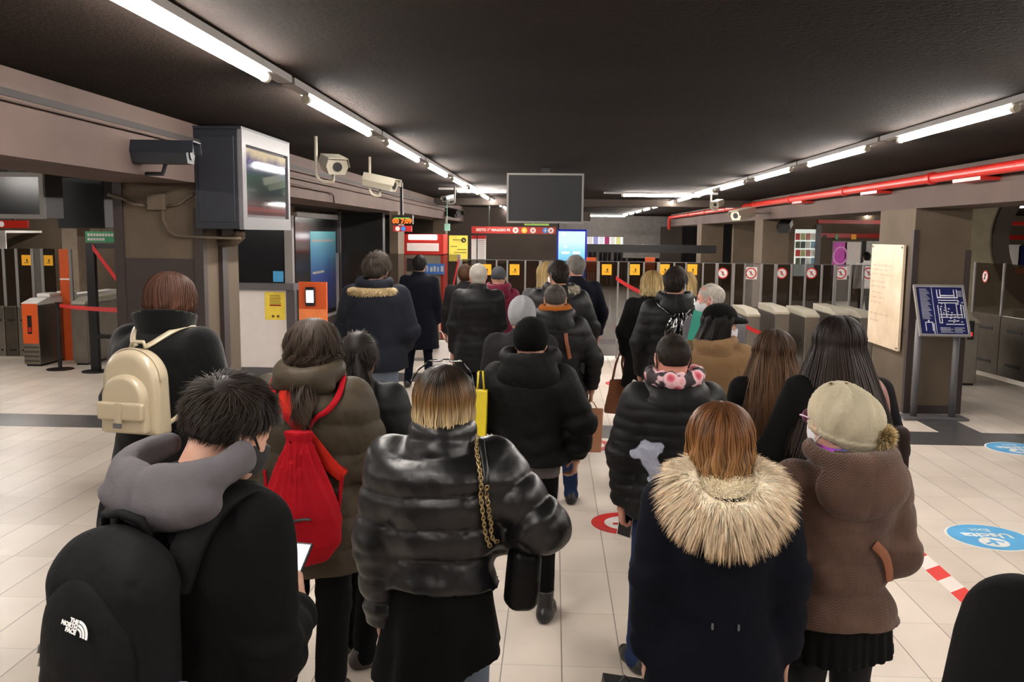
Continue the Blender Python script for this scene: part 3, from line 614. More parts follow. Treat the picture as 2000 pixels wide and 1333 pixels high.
# orange info stand
y = Yb-.25; a = at(583, 551, y); b = at(638, 622, y)
e = empty('info_stand', ((a[0]+b[0])/2, y, 0), 'orange information panel with a small lit screen beside the booth', 'panel')
MB().box((a[0], y, .15), (b[0], y+.06, a[2])).build('board', M_orange, e); MB().box((a[0], y-.003, .6), (b[0], y, Zat(600, 604, y))).build('lower_label', mat('orange_label', (232, 130, 70), .5), e)
cx = at(607, 580, y)[0]; MB().box((cx-.07, y-.05, Zat(607, 598, y)), (cx+.07, y, Zat(607, 561, y))).build('reader', M_blk, e, bevel=.02); MB().box((cx-.05, y-.053, Zat(607, 591, y)), (cx+.05, y-.05, Zat(607, 567, y))).build('lit_screen', emit('reader_screen', (250, 250, 255), 1.3), e)
MB().box((a[0]+.1, y, 0), (b[0]-.1, y+.2, .15)).build('foot', M_blk, e)
# red ticket machine -------------------------------------------------
y = 17.2; a = at(785, 457, y); b = at(866, 497, y)
e = empty('ticket_machine', ((a[0]+b[0])/2, y, 0), 'tall red ticket machine with a white lit header left of the yellow poster', 'ticket machine')
MB().box((a[0], y, b[2]-.02), (b[0], y+.7, a[2])).build('red_header', M_red, e)
MB().box((a[0], y, .05), (a[0]+.06, y+.7, b[2])).box((b[0]-.05, y, .05), (b[0], y+.7, b[2])).build('side_cheek', M_red, e)
MB().box((a[0]+.06, y+.02, .0), (b[0]-.05, y+.7, b[2])).build('cabinet', mat('putty_metal', (160, 152, 134), .45, .2), e)
def pxbox(n, x0, y0, x1, y1, Y, th, m, par, **k):
    p = at(x0, y0, Y); q = at(x1, y1, Y); return MB().box((p[0], Y-th, q[2]), (q[0], Y, p[2])).build(n, m, par, **k)
pxbox('lit_sign', 798, 458.5, 854, 469, y, .03, emit('header_glow', (255, 250, 255), 3.0), e, bevel=.02); pxbox('white_plate', 795, 475, 857, 491, y, .01, M_white, e)
mm = MB()
for k in range(4):
    p = at(800, 478+3*k, y-.011); q = at(852, 479+3*k, y-.011); mm.box((p[0], p[1]-.002, q[2]), (q[0], p[1], p[2]))
mm.build('printed_lines', mat('pale_red_print', (236, 170, 160), .6), e)
pxbox('blue_sign', 829, 515, 868, 536, y-.0, .05, mat('blue_sign', (58, 130, 214), .4), e); mm = MB()
for k, w in enumerate((3, 5, 4, 3, 5)):
    p = at(833+7*k, 520+(k % 2)*2, y-.051); q = at(833+7*k+w, 531, y-.051); mm.box((p[0], p[1]-.003, q[2]), (q[0], p[1], p[2]))
mm.build('white_symbols', M_white, e)
pxbox('screen', 795, 505, 822, 530, y, .01, M_scr2, e)
# yellow poster, map boards
M_yp = mat('yellow_poster', (240, 222, 92), .5)
y = 20.0; a = at(877, 460, y); b = at(913, 511, y)
e = empty('yellow_poster', ((a[0]+b[0])/2, y, 0), 'yellow poster with a round black arrow sign beside the red ticket machine', 'poster')
MB().box((a[0], y, b[2]), (b[0], y+.04, a[2])).build('sheet', M_yp, e); MB().box((a[0]+.02, y+.05, 0), (b[0]-.02, y+.12, a[2])).build('stand', M_dark, e)
c = at(905.5, 469.5, y-.004); MB().disc((c[0], c[1], c[2]), .055, 20, .004, 'y').build('arrow_disc', M_blk, e)
R = np.array(Matrix.Rotation(math.radians(45), 3, 'Y')); MB().cbox((c[0], y-.010, c[2]), (.06, .003, .012), 0, R).cbox((c[0]+.018, y-.010, c[2]-.005), (.01, .003, .04)).cbox((c[0]+.005, y-.010, c[2]-.018), (.04, .003, .01)).build('arrow', M_yp, e)
mm = MB()
for k, (x0, x1, yy) in enumerate(((880, 893, 481), (893, 911, 487), (887, 911, 493), (884, 900, 468))):
    p = at(x0, yy, y-.004); q = at(x1, yy+1.5, y-.004); mm.box((p[0], y-.004, q[2]), (q[0], y, p[2]), 0)
mm.build('lettering', mat('olive_print', (120, 104, 40), .6), e)
y = 22.2; 
e = empty('map_board', (at(935, 480, y)[0], y, 0), 'white route map board with a red heading under the red station sign', 'map')
pxbox('sheet', 921, 460, 949, 524, y, .03, M_white, e); pxbox('red_heading', 921, 460, 949, 467, y-.031, .004, M_redtape, e); pxbox('divider', 931, 460, 932.5, 524, y-.036, .004, M_blk, e)
mm = MB()
for k in range(12):
    p = at(934, 470+4*k, y-.031); q = at(946, 471+4*k, y-.031); mm.box((p[0], y-.033, q[2]), (q[0], y-.031, p[2]))
mm.build('printed_lines', M_grey, e); MB().box((at(923, 500, y)[0], y, 0), (at(948, 500, y)[0], y+.05, Zat(935, 470, y))).build('stand', M_dark, e)
# station sign
y = 22.0; a = at(921, 442.5, y); b = at(1085, 457.5, y)
e = empty('station_sign', ((a[0]+b[0])/2, y, b[2]), 'long red station sign with white lettering and round symbols under the hanging monitor', 'sign')
MB().box((a[0], y, b[2]), (b[0], y+.12, a[2])).build('board', M_red, e)
zc_ = (a[2]+b[2])/2
text_part('lettering', 'SESTO 1° MAGGIO FS', .088, TR(at(963, 450, y)[0], y-.002, zc_), M_white, e, bold=.002)
for k, (px, c) in enumerate(((1007, M_white), (1024, M_yel), (1041, M_white), (1065, mat('blue_sign', (58, 130, 214), .4)), (1076, M_white))):
    c0 = at(px, 450, y); MB().disc((c0[0], y-.001, zc_), .07, 20, .003, 'y').build('symbol_disc', c, e); MB().cbox((c0[0], y-.006, zc_), (.02, .002, .08)).cbox((c0[0], y-.006, zc_), (.07, .002, .015)).build('symbol_mark', M_redtape if c is M_white else M_white, e)
MB().box((a[0]+.4, y+.04, a[2]), (a[0]+.44, y+.08, HC)).box((b[0]-.4, y+.04, a[2]), (b[0]-.36, y+.08, HC)).build('hanger', M_blk, e)
y = 21.5; a = at(1024, 437, y); b = at(1072, 441, y); tag(MB().box((a[0], y, b[2]), (b[0], y+.05, a[2])).box((a[0]+.2, y, a[2]), (a[0]+.22, y+.04, HC)).build('green_sign', mat('yellow_green_sign', (150, 190, 90), .5)), 'thin green strip sign just under the hanging monitor', 'sign')
y = 18.6; a = at(868, 437, y); b = at(878, 451, y); tag(MB().box((a[0], y, b[2]), (b[0], y+.1, a[2])).box((a[0]+.045, y+.045, a[2]), (a[0]+.055, y+.055, HC)).build('small_box_sign', mat('pale_green_plastic', (130, 180, 160), .5)), 'small pale green hanging box above the yellow poster', 'sign')
# display with orange digits on the left
y = 13.7; a = at(768, 424, y); b = at(803, 438, y)
e = empty('led_display', ((a[0]+b[0])/2, y, b[2]), 'small hanging display with orange digits over a red strip, upper left of the ticket machine', 'display')
MB().box((a[0]-.02, y, b[2]), (b[0]+.02, y+.12, a[2]+.03)).build('housing', M_blk, e); pxbox('green_strip', 770, 425, 800, 428, y, .004, emit('green_led', (90, 150, 60), .4), e)
text_part('orange_digits', '00 7:09', .1, TR((a[0]+b[0])/2, y-.004, (a[2]+b[2])/2-.012), emit('orange_led', (255, 96, 24), .8), e, bold=.004)
pxbox('red_strip', 769, 441, 805, 453, y, .06, mat('deep_red', (170, 36, 36), .4), e)
for px, c in ((778, M_white), (789, mat('blue_sign', (58, 130, 214), .4)), (799, M_redtape)):
    c0 = at(px, 447, y); MB().disc((c0[0], y-.062, c0[2]), .035, 16, .003, 'y').build('symbol_disc', c, e)
MB().box((a[0]+.1, y+.03, a[2]), (a[0]+.14, y+.07, HC)).build('hanger', M_blk, e); MB().box((a[0]+.05, y, Zat(780, 445, y)), (a[0]+.08, y+.05, b[2])).build('link_rod', M_blk, e)
pxbox_ = pxbox('grey_post', 767, 452, 775, 560, 14.9, .05, M_lgrey, None); tag(pxbox_, 'pale grey post left of the red ticket machine', 'post')
# blue kiosk screen
y = 17.5; a = at(1088, 448, y); b = at(1145, 560, y)
e = empty('video_totem', ((a[0]+b[0])/2, y, 0), 'tall video totem with a glowing blue and white screen right of the station sign', 'screen')
MB().box((a[0], y, 0), (b[0], y+.18, a[2])).build('housing', mat('royal_blue', (12, 20, 140), .3), e, bevel=.02)
t = NT('video_screen'); v = t.coord('Generated'); sp = t.n('ShaderNodeSeparateXYZ'); t.l(v, sp.inputs[0])
r = t.ramp(sp.outputs[2], [(0, srgb((50, 110, 250))), (.35, srgb((80, 170, 240))), (.6, srgb((140, 222, 240))), (.8, srgb((215, 245, 255)))]); t.l(r, t.b.inputs['Emission Color']); t.set(color=(0.02, 0.02, 0.02), estr=.21)
pxbox('lit_screen', 1091, 452, 1141, 556, y, .006, t.m, e)
mm = MB()
for x0, x1, yy in ((1097, 1112, 492), (1119, 1133, 492), (1103, 1106, 480), (1099, 1104, 456)):
    p = at(x0, yy, y-.007); q = at(x1, yy+4, y-.007); mm.box((p[0], y-.009, q[2]), (q[0], y-.007, p[2]))
mm.build('screen_text', emit('text_glow', (255, 255, 255), 1.3), e)
# far shop windows --------------------------------------------------
y = 38; e = empty('shop_display', (at(1190, 480, y)[0], y, 0), 'bright shop window with coloured products in the far background', 'shop')
t = NT('lit_shop_shelf'); t.set(color=srgb((225, 225, 230)), ecol=srgb((225, 228, 235)), estr=.16)
MB().box((0.9, y, 1.6), (4.5, y+.1, 2.5)).build('lit_backdrop', t.m, e); MB().box((1.0, y+.02, 0), (4.4, y+.08, 1.6)).build('lower_wall', M_dark, e)
cols = [(222, 216, 208), (150, 150, 200), (226, 226, 236), (160, 60, 100), (230, 226, 214), (226, 220, 150), (240, 240, 240), (190, 214, 200), (228, 236, 240)]
for k, c in enumerate(cols):
    x0 = at(1148+k*11, 470, y)[0]; MB().box((x0, y-.06, 1.62), (x0+.19, y, 2.06)).build('display_strip', emit('shop_colour_glow_%d' % k, c, .55), e)  # product strips glow by themselves in place of shop lighting
for k in range(11):
    x0 = at(1147+k*9.5, 485, y-.3)[0]; z0 = 1.4; tag(MB().tube([(x0, y-.9, 0), (x0, y-.9, 1.2+.1*(k % 3)), (x0, y-.9, 1.45+.1*((k*7) % 3))], [.07, .08, .03], 10).build('shop_stand', [M_blk, M_darkbrown, M_grey][k % 3]), 'small dark display stand before the far shop window', 'display stand', 'display stands at the far shop')
# back wall of the right hall: band, posters, shop
y = 30.0
pxb = lambda n, x0, y0, x1, y1, m, par, th=.03: pxbox(n, x0, y0, x1, y1, y, th, m, par)
e = empty('direction_sign', (at(1660, 462, y)[0], y-.03, Zat(1660, 470, y)), 'long red sign band with small symbols across the right hall wall', 'sign')
pxb('board', 1599, 456, 2140, 470, M_red, e, .05); pxbox('symbol', 1607, 459, 1614, 467, y-.05, .01, M_navybox, e); pxbox('symbol', 1632, 458, 1636, 468, y-.05, .01, M_green, e); pxbox('symbol', 1663, 458, 1672, 468, y-.05, .01, M_yel, e)
e = empty('pink_poster', (at(1653, 495, y)[0], y-.03, Zat(1653, 520, y)), 'pink and white poster on the back wall of the right hall', 'poster')
pxb('frame', 1626, 471, 1681, 540, M_lgrey, e); pxbox('pink_half', 1628, 473, 1651, 538, y-.03, .01, mat('magenta_print', (206, 84, 190), .5), e); pxbox('white_half', 1651, 473, 1678, 538, y-.03, .01, M_white, e)
pc = at(1641, 500, y-.05); MB().tube([(pc[0]+.22*math.cos(q), y-.045, pc[2]+.28*math.sin(q)) for q in np.linspace(0, 2*math.pi, 20)], .03, 6).build('ring_motif', mat('pale_pink_print', (236, 170, 226), .5), e)
e = empty('glass_door', (at(1697, 495, y)[0], y-.03, 0), 'pale glass door beside the pink poster, right hall', 'door'); pxb('leaf', 1684, 471, 1740, 560, mat('pale_glass', (186, 190, 186), .2), e); pxbox('frame_bar', 1684, 471, 1687, 560, y-.03, .03, M_blk, e)
e = empty('shop_window', (at(1575, 480, y)[0], y-.05, 0), 'shop window full of coloured goods right of the dark second pillar', 'shop')
pxb('backdrop', 1548, 448, 1598, 540, emit('shop_glow', (196, 204, 196), .55), e, .02); pxbox('frame', 1594, 440, 1599, 540, y-.02, .06, M_grey, e)
cs = [(200, 60, 50), (210, 216, 205), (206, 214, 208), (170, 180, 120), (90, 96, 70), (130, 170, 190), (190, 120, 110), (70, 80, 80)]
for k in range(16): pxbox('goods_panel', 1554+(k % 4)*10, 456+(k//4)*16, 1562+(k % 4)*10, 469+(k//4)*16, y-.02, .02+.01*(k % 3), mat('goods_%d' % (k % 8), cs[(k*3) % 8], .5), e)
y = 27; struct(MB().box((at(1599, 430, y)[0], y, Zat(1650, 437, y)), (14, y+.2, Zat(1650, 430, y))).build('trim_15', M_red))
y = 29.9; e = empty('wall_map', (at(2000, 500, y)[0], y, 0), 'white and dark blue map board seen through the round opening', 'map'); pxbox('white_half', 1966, 478, 1990, 522, y, .03, M_white, e); pxbox('blue_half', 1990, 480, 2030, 522, y, .03, mat('navy_board', (30, 34, 84), .35), e)
e2_ = pxbox('orange_strip', 1966, 524, 2060, 536, y, .03, M_orange, e)
# wall with round opening
y = 17.0; xw0 = at(1880, 450, y)[0]; hc = at(2094, 468, y); r1 = hc[0]-at(1968, 468, y)[0]; r2 = hc[0]-at(1937, 468, y)[0]
n = 64; V = []; F = []; box = (xw0, 0.0, hc[0]+3.2, HC)
for yy in (y, y+.25):
    for k in range(n):
        a = 2*math.pi*k/n; c, s_ = math.cos(a), math.sin(a); V.append((hc[0]+r1*c, yy, hc[2]+r1*s_))
    for k in range(n):
        a = 2*math.pi*k/n; c, s_ = math.cos(a), math.sin(a)
        tt = min(((box[2]-hc[0])/c if c > 1e-6 else 1e9), ((box[0]-hc[0])/c if c < -1e-6 else 1e9), ((box[3]-hc[2])/s_ if s_ > 1e-6 else 1e9), ((box[1]-hc[2])/s_ if s_ < -1e-6 else 1e9))
        V.append((hc[0]+tt*c, yy, hc[2]+tt*s_))
r1 = min(r1, HC-hc[2]-.02)
for k in range(n):
    k2 = (k+1) % n; F += [(k, k2, n+k2, n+k), (2*n+k, 3*n+k, 3*n+k2, 2*n+k2), (k, 2*n+k, 2*n+k2, k2)]
struct(MB().add(V, F).build('wall_10', mat('olive_plaster', (128, 120, 98), .8)))
V = []; F = []
r1b = hc[0]-at(1968, 468, y)[0]
for rr in (r1b, r2):
    for yy in (y-.01, y-.05):
        for k in range(n): a = 2*math.pi*k/n; V.append((hc[0]+rr*math.cos(a), yy, min(HC-.001, max(.001, hc[2]+rr*math.sin(a)))))
for k in range(n):
    k2 = (k+1) % n; F += [(n+k, 3*n+k, 3*n+k2, n+k2), (k, n+k, n+k2, k2), (2*n+k, 2*n+k2, 3*n+k2, 3*n+k)]
tag(MB().add(V, F).build('ring_frame', M_dark), 'broad dark ring framing the round opening in the right wall', 'frame')
# ------------------------------------------------------------------ marble plaque on the pillar side
t = NT('pale_marble'); v = t.coord('Object'); nz = t.noise(3, 6, v, .6); t.l(t.ramp(nz.outputs['Fac'], [(.3, srgb((192, 172, 146))), (.7, srgb((222, 204, 180)))]), t.b.inputs['Base Color']); t.set(rough=.35)
XS = XR-.02
pa = atX(1770, 480, XS); pb = atX(1710, 480, XS); zt = atX(1738, 478, XS)[2]; zbm = atX(1768, 690, XS)[2]
e = empty('marble_plaque', (XS, (pa[1]+pb[1])/2, zbm), 'pale marble plaque with faint engraved lines on the side of the right pillar', 'plaque')
ya, yb_ = pa[1]-.02, pb[1]+.02
MB().box((XS-.035, ya, zbm), (XS-.005, yb_, zt)).build('slab', t.m, e)
mm = MB(); Mfa = mat('faded_engraving', (178, 146, 124), .6)
for k, yy in enumerate((520, 529, 538, 553, 563, 575, 585, 595, 618, 632)):
    z = atX(1740, yy, XS)[2]; L = [.75, .6, .8, .5, .55, .45, .5, .4, .8, .4][k]; n_ = int(L*26)
    for j in range(n_):
        y_ = yb_-.06-j*(yb_-ya-.12)/26*1.0
        if (j*7+k*3) % 5: mm.box((XS-.0365, y_-.016, z-.010), (XS-.035, y_-.004, z+.010))
mm.build('engraved_lettering', Mfa, e)
mm = MB()
for yy in (ya+.04, yb_-.04):
    for zz in (zbm+.03, zt-.03): mm.cyl((XS-.042, yy, zz), (XS-.035, yy, zz), .012, 10)
mm.build('fixing_stud', M_blk, e)
# ------------------------------------------------------------------ tilted station map on two posts
g0 = gnd(1765, 817); ym = g0[1]-.02
xa, xb = at(1791, 700, ym)[0], at(1866, 700, ym)[0]
e = empty('map_stand', ((xa+xb)/2, ym, 0), 'tilted dark blue station map with a steel frame on two posts', 'map stand')
zm0, zm1 = Zat(1840, 658, ym-.1), Zat(1830, 556, ym+.12)
MB().cyl((xa, ym, 0), (xa, ym, zm0+.18), .038, 18).build('post', M_grey, e, smooth=True); MB().cyl((xb, ym, 0), (xb, ym, zm0+.18), .038, 18).build('post', M_grey, e, smooth=True)
MB().box((at(1764, 820, ym-.1)[0], ym-.12, 0), (at(1884, 820, ym)[0], ym+.14, .03)).build('base_plate', M_grey, e, bevel=.004)
# board: lower edge towards the viewer
A = at(1800, 656, ym-.16); B = at(1898, 660, ym-.16); C_ = at(1778, 556, ym+.12); D_ = at(1880, 559, ym+.12)
cx0, cx1 = A[0]-.005, B[0]+.005
wv = (cx1-cx0); zl = (A[2]+B[2])/2; zh = (C_[2]+D_[2])/2; cxm = (A[0]+B[0])/2; cxt = (C_[0]+D_[0])/2
ang = math.degrees(math.atan2(.28, zh-zl)); Lb = math.hypot(.28, zh-zl)
MM = TR(cxm, ym-.16, zl) @ RX(-ang) @ TR(0, 0, Lb/2)
MM = TR((cxm+cxt)/2, ym-.02, (zl+zh)/2) @ RZ(0) @ RX(-ang)
hw, hl = wv/2, Lb/2
def rb(x0, z0, x1, z1, y0, y1): return [(hw*0+x0, z0, x1, z1, y0, y1)]
def mbox(b, x0, z0, x1, z1, y0, y1, rot=0):
    V = [tuple(MM @ RY(rot) @ Vector((x, y, z))) for x in (x0, x1) for y in (y0, y1) for z in (z0, z1)]
    b.add(V, [(0, 1, 3, 2), (4, 6, 7, 5), (0, 4, 5, 1), (2, 3, 7, 6), (0, 2, 6, 4), (1, 5, 7, 3)])
b = MB(); f_ = .022
mbox(b, -hw, -hl, hw, -hl+f_, -.02, .015); mbox(b, -hw, hl-f_, hw, hl, -.02, .015); mbox(b, -hw, -hl+f_, -hw+f_, hl-f_, -.02, .015); mbox(b, hw-f_, -hl+f_, hw, hl-f_, -.02, .015)
b.build('steel_frame', M_lgrey, e)
b = MB(); mbox(b, -hw+f_, -hl+f_, hw-f_, hl-f_, -.008, .01); b.build('blue_board', mat('navy_board', (30, 34, 84), .35), e)
b = MB(); y0_, y1_ = -.0105, -.0085
def ln_(x0, z0, x1, z1): mbox(b, x0*hw, z0*hl, x1*hw, z1*hl, y0_, y1_)
ln_(-.93, -.93, -.30, -.915); ln_(-.93, .915, -.30, .93); ln_(-.93, -.93, -.915, .93); ln_(-.31, -.93, -.295, .93); ln_(-.28, -.93, .93, -.915); ln_(-.28, .915, .93, .93); ln_(.915, -.93, .93, .93)
for k in range(22): ln_(-.8, .82-.055*k, -.8+.28+.12*((k*5) % 4)/3, .835-.055*k)
ln_(-.72, -.8, -.69, -.45); ln_(-.45, -.8, -.42, -.45); ln_(-.72, -.48, -.42, -.45); ln_(-.6, -.45, -.55, -.38); ln_(-.4, -.9, -.37, -.5)
for x in (-.12, .0, .55, .67): ln_(x, .5, x+.03, .82)
ln_(-.12, .48, .7, .52); ln_(.02, .56, .54, .6)
for x0, z0, x1, z1 in ((-.1, .38, .7, .41), (-.1, .28, .7, .31), (-.1, -.28, .8, -.25), (-.1, -.18, .8, -.15), (.15, -.28, .18, .3), (.58, -.28, .61, .3), (-.15, -.5, -.12, .2), (-.05, -.5, -.02, .1), (.75, -.3, .78, .25), (.85, -.3, .88, .2), (.1, -.55, .8, -.52), (.2, -.42, .6, -.39)): ln_(x0, z0, x1, z1)
for k in range(26):
    x = -.1+.95*((k*37) % 100)/100; z = -.5+.9*((k*61) % 100)/100; ln_(x, z, x+.06, z+.035)
for k in range(4): ln_(-.15, -.68-.055*k, .25+.1*(k % 2), -.665-.055*k); ln_(.4, -.68-.055*k, .8-.1*(k % 2), -.665-.055*k)
for k in range(5): ln_(.72, .55+.05*k, .88, .565+.05*k)
b.build('white_plan_lines', mat('white_print', (214, 214, 222), .5), e)
mbk = MB(); mbox(mbk, xa-(cxm+cxt)/2-.03, -.2, xa-(cxm+cxt)/2+.03, .1, .01, .03); mbox(mbk, xb-(cxm+cxt)/2-.03, -.2, xb-(cxm+cxt)/2+.03, .1, .01, .03); mbk.build('back_clamp', M_grey, e)
# ------------------------------------------------------------------ floor markings
Mfr = mat('red_floor_vinyl', (214, 50, 46), .4); Mfb = mat('blue_floor_vinyl', (92, 172, 222), .4); Mfw = mat('white_floor_vinyl', (236, 232, 226), .4)
def fsticker(px, py, r, c, label, txt=None):
    g = gnd(px, py); e = empty('floor_sticker', g, label, 'floor sticker')
    if c is Mfb: MB().disc(g, r*1.06, 40, .0022).build('white_rim', Mfw, e)
    MB().disc(g, r, 40, .003).build('disc', c, e)
    if c is Mfr:
        MB().disc(g+[0, 0, .003], r*.62, 32, .001).build('white_symbol', Mfw, e)
        b = MB().cbox(g+[0, 0, .0045], (r*.2, r*.8, .001)).cbox(g+[0, -.1*r, .0045], (r*.75, r*.18, .001)).disc(g+[0, r*.42, .004], r*.12, 12, .001); b.build('figure', Mfr, e)
    else:
        MB().disc(g+[-.02, -r*.42, .003], r*.36, 24, .001).build('white_symbol', Mfw, e); b = MB().cbox(g+[-.02, -r*.42, .0045], (r*.1, r*.42, .001)).cbox(g+[-.06, -r*.5, .0045], (r*.25, r*.08, .001), 0, np.array(Matrix.Rotation(.6, 3, 'Z'))).cbox(g+[.02, -r*.36, .0045], (r*.25, r*.08, .001), 0, np.array(Matrix.Rotation(-.6, 3, 'Z'))); b.build('figure', Mfb, e)
        text_part('lettering', 'Uscita', r*.5, TR(g[0], g[1]+r*.12, .0035) @ RZ(180) @ RX(-90), Mfw, e, th=.0004, bold=.004); text_part('lettering', 'Exit', r*.34, TR(g[0], g[1]+r*.55, .0035) @ RZ(180) @ RX(-90), Mfw, e, th=.0004)
fsticker(1932, 1050, .27, Mfb, 'round blue floor sticker reading Uscita, the nearer of two on the right')
fsticker(1985, 877, .27, Mfb, 'round blue floor sticker by the grey floor band, the farther of two')
fsticker(1222, 1023, .25, Mfr, 'round red floor sticker beside the jeans of the short-haired woman')
fsticker(1150, 870, .25, Mfr, 'round red floor sticker half hidden by the kraft paper bag')
fsticker(1217, 750, .25, Mfr, 'round red floor sticker in the middle of the tiles below the brown handbag')
fsticker(812, 1128, .25, Mfr, 'round red floor sticker peeping out left of the black puffer jacket')
p = gnd(1757, 1067); t = NT('red_white_tape'); gg = t.n('ShaderNodeNewGeometry'); sp = t.n('ShaderNodeSeparateXYZ'); t.l(gg.outputs['Position'], sp.inputs[0])
v = t.math('FRACT', t.math('ADD', t.math('DIVIDE', t.math('SUBTRACT', sp.outputs[1], t.math('MULTIPLY', sp.outputs[0], .75)), .36), 50)); t.l(t.ramp(v, [(0, srgb((222, 66, 60))), (.5, srgb((240, 228, 220)))], 'CONSTANT'), t.b.inputs['Base Color']); t.set(rough=.4)
xt = gnd(1850, 1151)[0]; tag(MB().box((xt-.005, 3.2, 0), (xt+.115, 8.9, .002)).build('floor_tape', t.m), 'red and white striped warning tape stuck along the floor on the right', 'tape')
e = tag(MB().box((at(1208, 640, 18.5)[0], 17.6, 0), (at(1240, 640, 18.5)[0], 21, .003)).build('floor_tape', t.m), 'small patch of red and white striped tape on the floor beyond the gates', 'tape')
# ================================================================== IMPLICIT SURFACES
CORN = [(0, 0, 0), (1, 0, 0), (0, 1, 0), (1, 1, 0), (0, 0, 1), (1, 0, 1), (0, 1, 1), (1, 1, 1)]
EDG = [(a, b) for a in range(8) for b in range(a+1, 8) if bin(a ^ b).count('1') == 1]
def snet(F, lo, h):
    s = F < 0; nx, ny, nz = F.shape; cnt = np.zeros((nx-1, ny-1, nz-1), np.int8)
    for c in CORN: cnt += s[c[0]:nx-1+c[0], c[1]:ny-1+c[1], c[2]:nz-1+c[2]]
    mk = (cnt > 0) & (cnt < 8); idx = -np.ones(mk.shape, np.int64); cells = np.argwhere(mk); idx[mk] = np.arange(len(cells))
    fv = [F[cells[:, 0]+c[0], cells[:, 1]+c[1], cells[:, 2]+c[2]] for c in CORN]
    acc = np.zeros((len(cells), 3)); n = np.zeros(len(cells))
    for a, b in EDG:
        fa, fb = fv[a], fv[b]; cr = (fa < 0) != (fb < 0); t = np.where(cr, fa/np.where(cr, fa-fb, 1), 0)
        ca, cb = np.array(CORN[a], float), np.array(CORN[b], float); acc += cr[:, None]*(ca+(cb-ca)*t[:, None]); n += cr
    V = np.array(lo)+h*(cells+acc/np.maximum(n, 1)[:, None])
    Q = []
    for ax in range(3):
        o = [0, 0, 0]; o[ax] = 1; b, c = [(1, 2), (2, 0), (0, 1)][ax]
        A = s[:nx-o[0], :ny-o[1], :nz-o[2]]; B = s[o[0]:, o[1]:, o[2]:]
        e = np.argwhere(A != B)
        if not len(e): continue
        ok = (e[:, b] > 0) & (e[:, c] > 0) & (e[:, b] < F.shape[b]-1) & (e[:, c] < F.shape[c]-1); e = e[ok]
        flip = A[e[:, 0], e[:, 1], e[:, 2]]
        db = np.zeros(3, int); db[b] = 1; dc = np.zeros(3, int); dc[c] = 1
        q = np.stack([idx[tuple((e-db-dc).T)], idx[tuple((e-dc).T)], idx[tuple(e.T)], idx[tuple((e-db).T)]], 1)
        q[~flip] = q[~flip][:, ::-1]; Q.append(q)
    Q = np.concatenate(Q) if Q else np.zeros((0, 4), int); Q = Q[(Q >= 0).all(1)]
    return V, Q
class Fld:
    """scalar grid in a person's own frame"""
    def __init__(s, lo, hi, h):
        s.lo = np.array(lo, float); s.h = h; n = np.ceil((np.array(hi, float)-s.lo)/h).astype(int)+1
        s.x, s.y, s.z = [s.lo[i]+h*np.arange(n[i]) for i in range(3)]
        s.X, s.Y, s.Z = np.meshgrid(s.x, s.y, s.z, indexing='ij'); s.F = np.full(s.X.shape, 9.0); s.n = n
    def cone(s, a, b, ra, rb, flat=None):
        a = np.array(a, float); b = np.array(b, float); d = b-a; L = float(d @ d)+1e-12
        px, py, pz = s.X-a[0], s.Y-a[1], s.Z-a[2]; t = np.clip((px*d[0]+py*d[1]+pz*d[2])/L, 0, 1)
        return np.sqrt((px-t*d[0])**2+(py-t*d[1])**2+(pz-t*d[2])**2)-(ra+(rb-ra)*t), t
    def ell(s, c, r, R=None):
        px, py, pz = s.X-c[0], s.Y-c[1], s.Z-c[2]
        if R is not None:
            R = np.array(R); px, py, pz = [R[0, i]*px+R[1, i]*py+R[2, i]*pz for i in range(3)]
        k0 = np.sqrt((px/r[0])**2+(py/r[1])**2+(pz/r[2])**2)+1e-9; k1 = np.sqrt((px/r[0]**2)**2+(py/r[1]**2)**2+(pz/r[2]**2)**2)+1e-9
        return k0*(k0-1)/k1
    def rbox(s, c, hs, r, R=None):
        px, py, pz = s.X-c[0], s.Y-c[1], s.Z-c[2]
        if R is not None:
            R = np.array(R); px, py, pz = [R[0, i]*px+R[1, i]*py+R[2, i]*pz for i in range(3)]
        qx, qy, qz = np.abs(px)-hs[0]+r, np.abs(py)-hs[1]+r, np.abs(pz)-hs[2]+r
        return np.sqrt(np.maximum(qx, 0)**2+np.maximum(qy, 0)**2+np.maximum(qz, 0)**2)+np.minimum(np.maximum(qx, np.maximum(qy, qz)), 0)-r
    def u(s, d, k=.02): s.F = smin(s.F, d, k); return s
    def cut(s, d): s.F = np.maximum(s.F, d); return s
    def mesh(s): return snet(s.F, s.lo, s.h)
    def val(s, P):
        q = (np.asarray(P)-s.lo)/s.h; i = np.clip(np.floor(q).astype(int), 0, s.n-2); f = np.clip(q-i, 0, 1); o = 0
        for c in CORN:
            w = 1
            for k in range(3): w = w*(f[..., k] if c[k] else 1-f[..., k])
            o = o+w*s.F[i[..., 0]+c[0], i[..., 1]+c[1], i[..., 2]+c[2]]
        return o
    def grad(s, P):
        e = s.h; g = np.stack([s.val(P+np.eye(3)[k]*e)-s.val(P-np.eye(3)[k]*e) for k in range(3)], -1); return g/(np.linalg.norm(g, axis=-1, keepdims=True)+1e-9)
    def snap(s, P, off=0.0, it=6):
        P = np.array(P, float)
        for _ in range(it): P = P-s.grad(P)*np.clip((s.val(P)-off), -.04, .04)[..., None]
        return P
def smin(a, b, k):
    if k <= 0: return np.minimum(a, b)
    h = np.maximum(k-np.abs(a-b), 0)/k; return np.minimum(a, b)-h*h*k*.25
